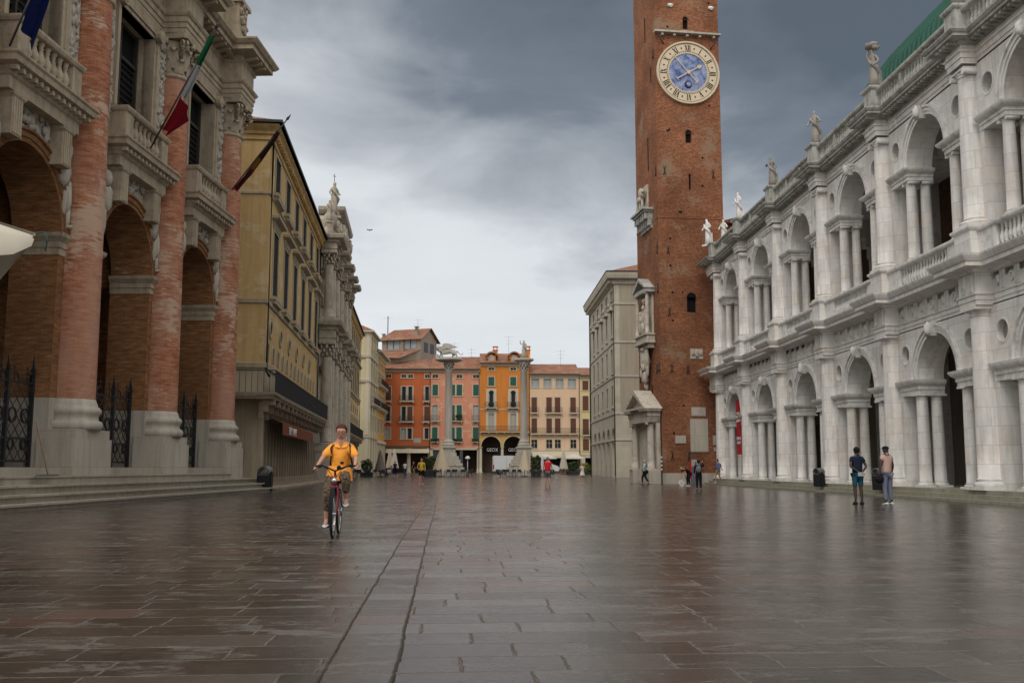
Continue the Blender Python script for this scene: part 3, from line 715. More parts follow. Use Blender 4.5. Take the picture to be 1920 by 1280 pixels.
for i, s in enumerate(['XII', 'I', 'II', 'III', 'IIII', 'V', 'VI', 'VII', 'VIII', 'IX', 'X', 'XI']): numeral(nm, s, i * pi / 6)
for i in range(12):
    a = (i + .5) * pi / 6; u = (math.sin(a), math.cos(a)); v = (u[1], -u[0]); r = 1.95
    nm.quad(*[(u[0] * p + v[0] * q_, -.155, u[1] * p + v[1] * q_) for p, q_ in ((r - .1, 0), (r, .06), (r + .1, 0), (r, -.06))])
nm.ring(0, 0, RC - .19, RC - .165, -.15, -.14, 0, 2 * pi, 64); nm.ring(0, 0, 1.66, 1.68, -.15, -.14, 0, 2 * pi, 64)
for i in range(60): stroke(nm, i * pi / 30, 1.565, 1.665, 0, 0, .012)
nm.build('numerals', M['dark'], face)
mo = MB(); mo.ring(0, -.93, 0, .30, -.125, -.1, 0, 2 * pi, 24); mo.build('moon_dial', NAVY, face)
mo = MB(); mo.blob((.03, -.17, -.92), (.2, .08, .2), 12, 8); mo.build('moon_ball', BLUE, face)
hd = MB()
def hand(mb, ang, L1, L2, w, y, tip):
    u = (math.sin(ang), math.cos(ang)); v = (u[1], -u[0]); P = lambda r, o, yy=y: (u[0] * r + v[0] * o, yy, u[1] * r + v[1] * o)
    for yy in (y, y - .03): pass
    mb.quad(P(-L2, -w), P(-L2, w), P(L1, w * .7), P(L1, -w * .7)); mb.quad(P(-L2, w), P(-L2, w, y + .03), P(L1, w * .7, y + .03), P(L1, w * .7)); mb.quad(P(-L2, -w), P(L1, -w * .7), P(L1, -w * .7, y + .03), P(-L2, -w, y + .03))
    if tip == 'arrow': mb.quad(P(L1 - .3, 0), P(L1 - .08, .17), P(L1 + .18, 0), P(L1 - .08, -.17))
    # anchor-shaped counterweight: a shallow crescent
    for k in range(8):
        a0, a1 = -1.2 + .3 * k, -.9 + .3 * k; c = -L2 + .17; r0 = .12 + .07 * abs(math.cos(a0 + .1)); 
        mb.quad(P(c - .22 * math.cos(a0), .22 * math.sin(a0)), P(c - .22 * math.cos(a1), .22 * math.sin(a1)), P(c - (.13 + .09 * abs(a1) / 1.2) * math.cos(a1), (.13 + .09 * abs(a1) / 1.2) * math.sin(a1)), P(c - (.13 + .09 * abs(a0) / 1.2) * math.cos(a0), (.13 + .09 * abs(a0) / 1.2) * math.sin(a0)))
hand(hd, R(60), 1.05, 1.0, .045, -.2, 'arrow'); hd.build('clock_hand', CREAM, face)
hd = MB(); hand(hd, R(-42), 1.62, .98, .032, -.24, ''); hd.build('clock_hand', CREAM, face)
hd = MB(); hd.ring(0, 0, 0, .14, -.28, -.12, 0, 2 * pi, 20); hd.build('clock_hub', CREAM, face)
q = random.Random(77)
for k in range(34):
    x, z = q.choice((.9, 1.7, 3.4, 4.2)) + q.uniform(-.1, .1), 3.5 + (k // 2) * 2.05 + q.uniform(-.1, .1)
    if abs(x - 2.5) ** 2 + (z - 30.6) ** 2 < 7.5 or (k * 7) % 3 == 0: continue
    m = MB(); m.box(x - .07, -.012, z - .08, x + .07, .0, z + .08); m.build('putlog_hole', M['dark'], tw)
# plaques on the front
for x0, z0, x1, z1, nme in ((2.07, 2.26, 3.39, 4.63, 'plaque'), (2.19, 4.83, 3.25, 5.47, 'plaque'), (.95, 2.87, 1.73, 3.43, 'plaque'), (3.75, 2.75, 4.2, 3.45, 'plaque'), (3.8, 2.3, 4.1, 2.6, 'plaque')):
    m = MB(); m.box(x0, -.07, z0, x1, 0, z1); m.box(x0 + .06, -.085, z0 + .06, x1 - .06, -.07, z1 - .06); m.build(nme, M['loggialight'], tw)
m = MB(); m.box(2.2, -.06, 8.98, 3.15, 0, 9.72); m.blob((2.68, -.09, 9.35), (.22, .09, .26), 10, 8, .25, 4)
for s in (-1, 1): m.blob((2.68 + s * .3, -.08, 9.4), (.12, .06, .2), 8, 6, .4, 7 + s)
m.build('carved_panel', M['loggialight'], tw)
for x in (1.05, 4.25):
    m = MB(); m.blob((x + .2, -.08, 35.9), (.22, .1, .14), 8, 6, .35, 3); m.build('small_shield', M['whiteplain'], tw)
# ---------------- tower portal, niche, crest and lion on the left face (local: x<0 is outside, y runs back) ----------------
def blobs(mb, pts, seed=0, lump=.2):
    for k, (c, r) in enumerate(pts): mb.blob(c, r, 8, 6, lump, seed + k)
m = MB()
m.box(-.6, 1.15, .0, -.08, 4.35, .18); m.build('threshold', M['loggialight'], tw)
for y in (.15, 4.35): m = MB(); m.box(-1.0, y, 0, -.08, y + 1.0, .95); m.build('portal_plinth', M['loggialight'], tw)
m = MB(); m.box(-.35, .25, .95, -.08, 5.25, 4.45); m.build('portal_wall', M['portal'], tw)
pc = colmesh('portal_column', .27, .23, .95, 4.4, 'ion', 14, M['portal'])
for y in (.65, 4.85): inst(pc, 'portal_column', tw, (-.68, y, 0))
m = MB(); m.sweep([(-.08, 5.3), (-1.0, 5.3), (-1.0, 4.3), (-.55, 4.3), (-.55, 1.2), (-1.0, 1.2), (-1.0, .2), (-.08, .2)][::1], [(0, 4.4), (0, 4.8), (.05, 4.85), (.05, 5.1), (.3, 5.2), (.34, 5.35)], back=-.2)
m.box(-.99, .2, 4.41, -.08, 5.3, 5.34); m.build('portal_entablature', M['portal'], tw)
mm = MB(); mm.tr = Matrix.Rotation(pi / 2, 4, 'Z')
ya, yb, yc = -.2, 5.7, 2.75
pd = [(ya, 5.36), (yb, 5.36), (yc, 6.85)]
for i in range(1):
    m = MB(); P = lambda x, a: (x, a[0], a[1])
    inn = [(ya + .75, 5.52), (yb - .75, 5.52), (yc, 6.5)]
    for j in range(3):
        a, b = pd[j], pd[(j + 1) % 3]; c, d = inn[(j + 1) % 3], inn[j]
        m.quad(P(-1.35, a), P(-1.35, d), P(-1.35, c), P(-1.35, b)); m.quad(P(-1.35, a), P(-1.35, b), P(0, b), P(0, a)); m.quad(P(-1.35, d), P(-.9, d), P(-.9, c), P(-1.35, c))
    m.face([m.av(P(-.9, a)) for a in inn][::-1]); m.build('portal_pediment', M['portal'], tw)
m = MB(); m.box(-.42, 2.0, 1.5, -.35, 3.5, 4.0); m.box(-.48, 1.85, 1.38, -.35, 3.65, 1.5); m.build('inscription_slab', M['portal'], tw)
m = MB(); m.blob((-.4, 2.75, .95), (.05, .13, .28), 8, 6); m.build('oval_knocker', M['iron'], tw)
m = MB()   # crest with supporters
blobs(m, [((-.3, 2.9, 9.0), (.3, .55, .9)), ((-.35, 2.9, 7.9), (.25, .45, .6)), ((-.3, 2.9, 7.2), (.15, .2, .35)), ((-.35, 2.3, 9.2), (.2, .22, .85)), ((-.35, 3.5, 9.2), (.2, .22, .85)), ((-.4, 2.25, 10.05), (.14, .14, .17)), ((-.4, 3.55, 10.05), (.14, .14, .17)),
 ((-.4, 2.2, 8.3), (.16, .16, .5)), ((-.4, 3.6, 8.3), (.16, .16, .5)), ((-.45, 2.9, 9.9), (.2, .3, .2)), ((-.5, 2.9, 8.6), (.15, .3, .4))], 3, .3); m.build('carved_crest', M['portal'], tw)
m = MB(); m.box(-.75, 1.3, 10.3, 0, 4.5, 10.45); m.box(-.62, 1.4, 10.45, 0, 4.4, 10.9); m.box(-.75, 1.3, 10.9, 0, 4.5, 11.0)
for y in (1.7, 2.9, 4.1): m.box(-.5, y - .15, 9.95, 0, y + .15, 10.3)
m.box(-.14, 1.6, 11.0, 0, 4.2, 14.1); m.build('niche_shelf', M['portal'], tw)
nc = colmesh('niche_column', .16, .135, 11.0, 14.1, 'ion', 12, M['portal'])
for y in (1.6, 4.2): inst(nc, 'niche_column', tw, (-.5, y, 0))
m = MB(); m.box(-.7, 1.25, 14.1, 0, 4.55, 14.4)
for s_ in (-1, 1): 
    a, b = 2.9 + s_ * 1.75, 2.9
    q = [(-.8, a, 14.4), (-.8, b, 15.35), (-.8, b, 15.1), (-.8, a - s_ * .3, 14.4)]; q2 = [(0, y, z) for _, y, z in q]
    m.quad(*q); m.quad(*q2); 
    for i in range(4): j = (i + 1) % 4; m.quad(q[i], q[j], q2[j], q2[i])
m.build('niche_pediment', M['mossy'], tw)
m = MB(); blobs(m, [((-.35, 2.9, 12.3), (.28, .3, .7)), ((-.35, 2.9, 11.5), (.3, .42, .6)), ((-.4, 2.9, 13.1), (.17, .16, .2)), ((-.45, 3.3, 12.2), (.16, .16, .3)), ((-.4, 2.15, 11.9), (.2, .2, .75)), ((-.42, 2.15, 12.75), (.13, .13, .16)), ((-.4, 3.65, 11.9), (.2, .2, .75)), ((-.42, 3.65, 12.75), (.13, .13, .16)), ((-.3, 2.9, 13.6), (.2, .5, .3))], 20, .25)
m.build('carved_group', M['portal'], tw)
m = MB(); m.box(-.85, 1.2, 20.35, 0, 4.6, 20.5); m.box(-.7, 1.35, 20.2, 0, 4.45, 20.35)
for k in range(6): y = 1.6 + k * .52; m.box(-.6 + .0, y - .12, 19.7, 0, y + .12, 20.2); m.box(-.35, y - .1, 19.2, 0, y + .1, 19.7)
m.box(-.1, 1.5, 19.0, 0, 4.3, 20.2); m.build('lion_shelf', M['mossy'], tw)
m = MB(); m.box(-.12, 2.4, 20.5, 0, 4.4, 22.6)
blobs(m, [((-.4, 3.3, 21.55), (.25, .7, .32)), ((-.42, 2.65, 21.95), (.25, .27, .35)), ((-.45, 2.4, 22.05), (.15, .18, .18)), ((-.4, 2.75, 21.0), (.12, .12, .5)), ((-.45, 3.9, 21.0), (.13, .15, .5)), ((-.45, 3.2, 21.0), (.1, .1, .45)), ((-.35, 3.5, 22.2), (.08, .5, .35))], 40, .12); m.build('lion_relief', M['portal'], tw)

# ---------------- loggia ----------------
PH = R(4.26); LW = 16.1; S0 = 21.0
nL = Vector((-math.cos(PH), math.sin(PH))); dL = Vector((math.sin(PH), math.cos(PH))); o2 = nL * LW + dL * S0
lg = thing('brick_loggia', 'brick and stone loggia with giant half columns and arches above steps on the left', 'building', (o2.x, o2.y, 0), pi / 2 - PH)
OFF = (-S0, 0, 0); LC = [25.1, 32.3, 39.55, 46.8]; LB = [28.85, 36.2, 43.4]; XA, XB = 23.8, 48.1
m = MB(OFF)
for i, (z, xp, e) in enumerate(((.19, 13.8, 49.2), (.41, 14.15, 48.5), (.65, 14.5, 47.9))): 
    z0 = (-.1, .19, .41)[i]; m.box(XA - 4, xp - LW, z0, e, 6, z - .06); m.box(XA - 4, xp - LW - .12, z - .06, e + .06, 6, z)
m.box(XA - 4, 14.85 - LW, .65, 45.6, 6, .84); m.box(XA - 4, 14.80 - LW, .84, 45.6, 6, .89)
m.box(XA - 4, 15.2 - LW, .89, 48.3, 7.5, 1.14)
m.build('steps', M['step'], lg)
# plinths
for c in LC:
    m = MB(OFF); h = 1.28
    m.box(c - h, 15.1 - LW, .64, c + h, .3, 1.14); m.box(c - h - .0, 15.12 - LW, 1.14, c + h, .3, 2.06); m.box(c - h + .06, 15.18 - LW, 2.06, c + h - .06, .3, 2.36)
    m.build('plinth', M['loggialight'], lg)
    m = MB(); b = 2.36
    m.lathe(0, 0, [(.98, b), (1.03, b + .1), (1.03, b + .2), (.98, b + .28), (.90, b + .3), (.88, b + .42), (.92, b + .5), (.97, b + .56), (.97, b + .66), (.90, b + .74), (.86, b + .75), (.84, b + .84), (.77, b + 1.0)], 36)
    m.box(-1.1, .05, b - .02, 1.1, .5, b + 1.0)
    inst(m.mesh('column_base', M['loggialight']), 'column_base', lg, (c - S0, -.1, 0))
    m = MB(); pr = [(.765 + (.66 - .765) * (k / 12) ** 1.7, 3.36 + (17.2 - 3.36) * k / 12) for k in range(13)]
    m.lathe(0, 0, pr, 40, cap=False); inst(m.mesh('brick_shaft', M['brickcol']), 'brick_shaft', lg, (c - S0, -.1, 0))
    # capital: necking ring, bell, two rows of curled leaves, corner volutes, abacus
    m = MB(); m.lathe(0, 0, [(.66, 17.15), (.74, 17.2), (.74, 17.3), (.66, 17.36), (.62, 17.5), (.64, 18.2), (.78, 18.72)], 24)
    for row, (zz, rr, hh, cur) in enumerate(((17.38, .66, .55, .2), (17.55, .68, .85, .24))):
        for k in range(8):
            a = 2 * pi * (k + row * .5) / 8; ca, sa = math.cos(a), math.sin(a); ta = (-sa, ca)
            prof = [(0, 0, .2), (.04, hh * .4, .23), (.07, hh * .75, .2), (.16, hh * .97, .16), (cur + .06, hh * .93, .1), (cur + .05, hh * .8, .04)]
            rows = []
            for o_, z_, w_ in prof: rows.append([m.av(((rr + o_ + (.0 if j else .04)) * ca + j * w_ * ta[0], (rr + o_ + (.0 if j else .04)) * sa + j * w_ * ta[1], zz + z_)) for j in (-1, 0, 1)])
            for i2 in range(len(rows) - 1):
                for j in range(2): m.face([rows[i2][j], rows[i2][j + 1], rows[i2 + 1][j + 1], rows[i2 + 1][j]], True)
    for k in range(4):
        a = pi / 4 + k * pi / 2; ca, sa = math.cos(a), math.sin(a)
        for t in (-.09, .09):
            pts = []
            for q_ in range(15):
                th = -pi / 2 + q_ * .55; r_ = .26 * (1 - q_ / 17); pts.append((ca * (1.02 + r_ * math.cos(th)) - sa * t, sa * (1.02 + r_ * math.cos(th)) + ca * t, 18.50 + r_ * math.sin(th)))
            m.tube(pts, .055, 5)
        m.tube([(ca * .7, sa * .7, 18.1), (ca * .85, sa * .85, 18.45), (ca * 1.02, sa * 1.02, 18.76)], [.08, .09, .1], 6)
        a += pi / 4; m.blob((math.cos(a) * .82, math.sin(a) * .82, 18.72), (.14, .14, .16), 8, 6, .3, k)
    pl = []
    for k in range(4):
        a = pi / 4 + k * pi / 2; a2 = a + pi / 4
        pl += [(1.22 * math.cos(a - .07), 1.22 * math.sin(a - .07)), (1.22 * math.cos(a + .07), 1.22 * math.sin(a + .07)), (.86 * math.cos(a2), .86 * math.sin(a2))]
    lo = [m.av((x, y, 18.76)) for x, y in pl]; hi = [m.av((x * 1.04, y * 1.04, 18.98)) for x, y in pl]
    for k in range(len(pl)): j = (k + 1) % len(pl); m.face([lo[k], lo[j], hi[j], hi[k]])
    m.face(hi); m.face(lo[::-1]); inst(m.mesh('capital', M['loggia']), 'capital', lg, (c - S0, -.1, 0))
AR, ZS = 2.26, 8.70; ZT = 12.6
# wall: brick piers with stone foot, arches, upper wall with tall windows
m = MB(OFF); m.wall(XA, XB, 1.14, 3.35, 0, 1.6, [(b - AR, b + AR, 1.14, 3.35) for b in LB]); m.build('pier_foot', M['loggialight'], lg)
m = MB(OFF); m.wall(XA, XB, 3.35, ZT, 0.005, 1.595, [(b - AR, b + AR, 3.35, ZT) for b in LB])
for b in LB: m.spandrel(b, AR, ZS, ZT, .005, 1.595, 28)
m.build('arcade_wall', M['brickarch'], lg)
WH = 1.55; m = MB(OFF); m.wall(XA, XB, ZT, 19.0, 0, 1.2, [(b - WH, b + WH, 13.4, 18.3) for b in LB]); m.build('upper_wall', M['loggia'], lg)
for i, b in enumerate(LB):
    m = MB(OFF); m.spandrel(b, AR + .3, ZS, ZT - .01, -.03, .004, 28, hw=3.3); m.build('spandrel_wall', M['loggia'], lg)
    m = MB(OFF); m.ring(b, ZS, AR, AR + .16, -.07, .05, seg=30); m.ring(b, ZS, AR + .16, AR + .36, -.11, .05, seg=30); m.ring(b, ZS, AR + .36, AR + .43, -.17, .05, seg=30); m.build('brick_archivolt', M['brickarch'], lg)
    for sx in (-1, 1):
        m = MB(OFF); a, c = sorted((b + sx * AR, b + sx * (AR + .55)))
        pth = [(a, 1.6), (a, 0), (c, 0)] if sx > 0 else [(a, 0), (c, 0), (c, 1.6)]
        m.sweep(pth, [(.03, 8.0), (.03, 8.22), (.07, 8.24), (.07, 8.42), (.1, 8.45), (.2, 8.58), (.22, 8.70)], back=-.3)
        m.build('impost', M['loggia'], lg)
    # spandrel figures and scroll work behind the consoles
    m = MB(OFF); q = random.Random(50 + i)
    for sx in (-1, 1):
        x = b + sx * 2.1
        blobs(m, [((x, -.12, 10.7), (.28, .2, .5)), ((x + sx * .1, -.15, 11.4), (.2, .18, .3)), ((x + sx * .35, -.12, 10.0), (.14, .14, .5)), ((x + sx * .18, -.1, 9.9), (.12, .12, .55)), ((x + sx * .42, -.1, 9.35), (.1, .1, .4)), ((x + sx * .45, -.12, 8.98), (.1, .16, .08))], i * 9, .15)
    m.build('spandrel_figure', M['loggialight'], lg)
    m = MB(OFF); m.box(b - 1.1, -.04, 11.36, b + 1.1, .02, 12.35)
    for k in range(22): m.blob((b - 1.0 + q.random() * 2.0, -.08, 11.45 + q.random() * .8), (.1 + .12 * q.random(), .1, .08 + .14 * q.random()), 7, 5, .4, k)
    m.build('stucco_panel', M['loggialight'], lg)
    # console blocks
    for sx in (-1, 1):
        m = MB(OFF); x = b + sx * 1.5
        m.box(x - .3, -.48, 10.7, x + .3, .02, 11.95)
        for k in (-.18, -.06, .06, .18): m.box(x + k - .045, -.51, 10.75, x + k + .045, -.48, 11.85)
        m.sweep([(x - .3, .0), (x - .3, -.48), (x + .3, -.48), (x + .3, 0)], [(.0, 11.78), (.07, 11.86), (.09, 11.95)], back=-.3)
        m.build('console', M['loggia'], lg)
    pth = [(b - 2.1, .1), (b - 2.1, -.54), (b + 2.1, -.54), (b + 2.1, .1)]
    m = MB(OFF); m.sweep(pth, [(0, 11.95), (0, 12.3), (.06, 12.35), (.1, 12.45), (.14, 12.5), (.14, 12.56), (.38, 12.62), (.40, 12.78), (.46, 12.84), (.46, 12.9)], back=-.6)
    m.box(b - 2.05, -.51, 11.97, b + 2.05, 0, 12.88)
    for k in range(14): x = b - 2.2 + k * 4.4 / 13; m.box(x - .07, -.84, 12.42, x + .07, -.62, 12.56)
    m.build('balcony_cornice', M['loggia'], lg)
    pth = [(b - 1.95, .1), (b - 1.95, -.62), (b + 1.95, -.62), (b + 1.95, .1)]
    m = MB(OFF); m.sweep(pth, [(.06, 12.9), (.06, 13.02), (0, 13.1)], back=-.36); m.sweep(pth, [(0, 14.0), (.05, 14.03), (.09, 14.12), (.09, 14.2)], back=-.36)
    for x0, x1 in ((b - 1.95, b - 1.35), (b + 1.35, b + 1.95)): m.box(x0, -.62, 13.1, x1, -.3, 14.0)
    for x0, x1 in ((b - 1.95, b - 1.6), (b + 1.6, b + 1.95)): m.box(x0 + .003, -.3, 13.1, x1 - .003, .0, 14.0)
    balusters(m, b - 1.33, b + 1.33, -.45, 13.1, .9, .36, 1.5, 10)
    m.build('balcony_balustrade', M['loggia'], lg)
    # tall window: moulded frame, head cornice, shutters, garland strips
    m = MB(OFF)
    for r0, r1, y in ((0, .16, -.06), (.16, .34, -.12)):
        m.box(b - WH - r1, y, 13.4, b - WH - r0, .4, 18.3 + r0); m.box(b + WH + r0, y, 13.4, b + WH + r1, .4, 18.3 + r0); m.box(b - WH - r1, y, 18.3 + r0, b + WH + r1, .4, 18.3 + r1)
    m.build('window_frame', M['loggia'], lg)
    m = MB(OFF); m.box(b - WH, .75, 13.4, b + WH, .8, 18.3); wl = m.build('window', M['dark'], lg)
    m = MB(OFF)
    for x in (b - WH + .03, b - .09, b + WH - .15): m.box(x, .6, 13.4, x + .12, .74, 18.3)
    for z in (13.4, 16.9, 18.15): m.box(b - WH, .62, z, b + WH, .73, z + .14)
    for k in range(13): m.box(b - WH, .68, 13.6 + k * .26, b + WH, .72, 13.63 + k * .26)
    m.build('glazing_bar', mat_plain('dark_window_wood', (0.035, 0.03, 0.024), 0.6) if 'dw' not in M else M['dw'], wl)
    m = MB(OFF); q = random.Random(i)
    for sx in (-1, 1):
        m = MB(OFF); m.box(b + sx * 2.38 - .34, -.05, 13.6, b + sx * 2.38 + .34, .02, 18.6)
        for k in range(60): z = 13.8 + q.random() * 4.6; m.blob((b + sx * 2.36 + (q.random() - .5) * .42, -.06, z), (.05 + .08 * q.random(), .06 + .05 * q.random(), .06 + .14 * q.random()), 6, 4, .5, k)
        m.build('stucco_garland', M['loggialight'], lg)
        m = MB(OFF); m.blob((b + sx * 1.7, -.2, 18.45), (.24, .16, .24), 10, 8, .1, 2); m.ring(b + sx * 1.7, 18.45, .17, .27, -.32, -.1, 0, 2 * pi, 12); m.build('scroll', M['loggia'], lg)
def lpath(c0, ext, hw, y=0, last=True):
    p = [(XA, y)]
    for c in LC:
        p += [(c - hw, y), (c - hw, -ext), (c + hw, -ext), (c + hw, y)]
    p += [(XB, y), (XB, 6)]
    return p
m = MB(OFF); pth = lpath(0, .98, .95)
m.sweep(pth, [(0, 18.98), (0, 19.15), (.04, 19.17), (.04, 19.38), (.09, 19.4), (.09, 19.62), (.15, 19.66), (.2, 19.76), (.2, 19.8), (.02, 19.82)], back=-.6); m.build('architrave', M['loggia'], lg)
m = MB(OFF); m.sweep(pth, [(.0, 19.8), (.0, 20.7), (.06, 20.76), (.12, 20.84)], back=-.6); m.build('frieze', M['loggia'], lg)
m = MB(OFF); m.sweep(pth, [(.1, 20.8), (.1, 21.05), (.75, 21.1), (.75, 21.32), (.86, 21.36), (1.0, 21.52), (1.0, 21.6), (.1, 21.66)], back=-.8); m.build('cornice', M['loggia'], lg)
m = MB(OFF)
for i in range(len(pth) - 1):
    a, b = Vector(pth[i]), Vector(pth[i + 1]); l = (b - a).length
    if l < .9: continue
    d = (b - a) / l; nv = Vector((d.y, -d.x)); n = max(1, int(l / .55))
    for k in range(n):
        c = a + d * (k + .5) * l / n
        q = [c - d * .11 + nv * .1, c - d * .11 + nv * .68, c + d * .11 + nv * .68, c + d * .11 + nv * .1]
        lo = [m.av((v.x, v.y, 20.86 if j in (0, 3) else 20.98)) for j, v in enumerate(q)]; hi = [m.av((v.x, v.y, 21.1)) for v in q]
        for j in range(4): m.face([lo[j], lo[(j + 1) % 4], hi[(j + 1) % 4], hi[j]])
        m.face(lo[::-1])
m.build('modillion', M['loggia'], lg)
# attic: wall, windows, shallow pilasters, top cornice
m = MB(OFF); m.wall(XA, XB - .2, 21.66, 24.6, .1, 1.0, [(b - .7, b + .7, 22.3, 23.8) for b in LB]); m.sweep([(XA, .1), (XB - .2, .1), (XB - .2, 6)], [(0, 24.4), (.2, 24.5), (.3, 24.65), (.3, 24.75)], back=-.6)
m.build('attic', M['loggia'], lg)
for i, c in enumerate(LC):
    m = MB(OFF); m.box(c - .7, -.75, 21.66, c + .7, .12, 22.1); m.box(c - .6, -.65, 22.1, c + .6, .12, 24.0); m.box(c - .75, -.8, 24.0, c + .75, .12, 24.2); q = random.Random(i)
    for k in range(16): m.blob((c - .5 + q.random(), -.7, 22.2 + q.random() * 1.7), (.12 + .1 * q.random(), .12, .14), 7, 5, .4, k)
    m.build('attic_trophy', M['loggia'], lg)
m = MB(OFF); m.box(XA, 1.3, 20, XB - .3, 9, 24.3); m.build('roof_block', M['tile'], lg)
# back wall of the portico, vault, sides
m = MB(OFF); m.wall(XA, XB, 1.14, 12.5, 6.0, 6.6, [(b - 1.2, b + 1.2, 1.14, 5.6) for b in LB]); m.build('inner_wall', M['brickarch'], lg)
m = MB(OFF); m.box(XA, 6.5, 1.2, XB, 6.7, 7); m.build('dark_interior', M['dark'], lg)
m = MB(OFF); m.box(XA, 1.5, 12.0, XB, 6.2, 12.6); m.build('ceiling', M['brickarch'], lg)
for c in LC[1:3]:
    m = MB(OFF); m.box(c - .7, 1.58, 8.3, c + .7, 6.1, 12.1)
    m2 = MB(OFF)
    m.build('cross_arch', M['brickarch'], lg)
m = MB(OFF)   # side walls, the far one with its own big arch
m.box(XA - .01, 1.2, 1.14, XA + .9, 6.6, 19); m.box(XB - .9, 1.6, 1.14, XB, 2.4, 12.6); m.box(XB - .9, 5.4, 1.14, XB, 6.6, 12.6); m.box(XB - .9, 1.1, 12.6, XB, 12, 19.8); m.box(XB - .9, 2.4, 9.6, XB, 5.4, 12.6)
m.box(XB - .9, 6.6, 0, XB, 12, 12.6); m.box(XA, 1.1, 18.9, XB - .9, 6.2, 19.8); m.build('side_wall', M['brickarch'], lg)
inst(bpy.data.meshes['brick_shaft'], 'brick_shaft', lg, (XB - S0 + .1, 5.6, 0)); inst(bpy.data.meshes['column_base'], 'column_base', lg, (XB - S0 + .1, 5.6, 0))
# iron grilles in the arches
def grille(b):
    t = []
    g_ = thing('iron_grille', '', 'grille', (0, 0, 0)); 
    w = AR - .02
    m = MB(OFF)
    for sx in (-1, 1):
        m.box(b + sx * w - .06, .5, 1.14, b + sx * w + .06, .62, 4.25); m.box(b + sx * .75 - .05, .5, 1.14, b + sx * .75 + .05, .62, 4.1)
        for x in (b + sx * w, b + sx * .75): m.tube([(x, .56, 4.1), (x, .56, 4.7)], [.07, .005], 6)
        m.tube([(b + sx * (w - .35), .56, 4.08), (b + sx * (w + .0), .56, 4.08)], .05, 5)
    for z in (1.3, 2.0, 3.75): m.box(b - w, .53, z, b + w, .59, z + .07)
    m.build('post', M['iron'], None).parent = g_
    m = MB(OFF); n = 10; dx = 2 * w / n
    for k in range(-5, n):
        for s in (1, -1):
            x0 = b - w + k * dx; x1 = x0 + 5 * dx; z0, z1 = 1.35, 3.75
            a, c = max(x0, b - w), min(x1, b + w)
            if a >= c: continue
            f = lambda x: z0 + (x - x0) / (x1 - x0) * (z1 - z0)
            za, zc = f(a), f(c)
            if s < 0: a, c = 2 * b - a, 2 * b - c
            m.tube([(a, .56, za), (c, .56, zc)], .017, 4)
    for k in range(6):
        x = b - w + (k + .5) * 2 * w / 6
        m.ring(x, 2.75, .2, .24, .53, .59, 0, 2 * pi, 14); m.ring(x, 1.85, .14, .18, .53, .59, 0, 2 * pi, 12)
        m.tube([(x - .3, .56, 3.82), (x - .15, .56, 4.05), (x, .56, 4.1), (x + .15, .56, 4.05), (x + .3, .56, 3.82)], .022, 4)
        m.tube([(x, .56, 3.8), (x, .56, 4.45)], [.02, .004], 4); m.blob((x, .56, 4.25), (.06, .03, .07), 6, 4)
    m.build('lattice', M['iron'], None).parent = g_
    g_.location = lg.location; g_.rotation_euler = lg.rotation_euler; return g_
for b, l in zip(LB, ('wrought iron grille closing the nearest loggia arch at the left edge', 'wrought iron grille in the middle arch, between the two nearest brick columns', 'narrow-looking wrought iron grille in the farthest loggia arch, right of the second brick column')):
    tag(grille(b), l, 'grille', 'iron grilles in the loggia arches')

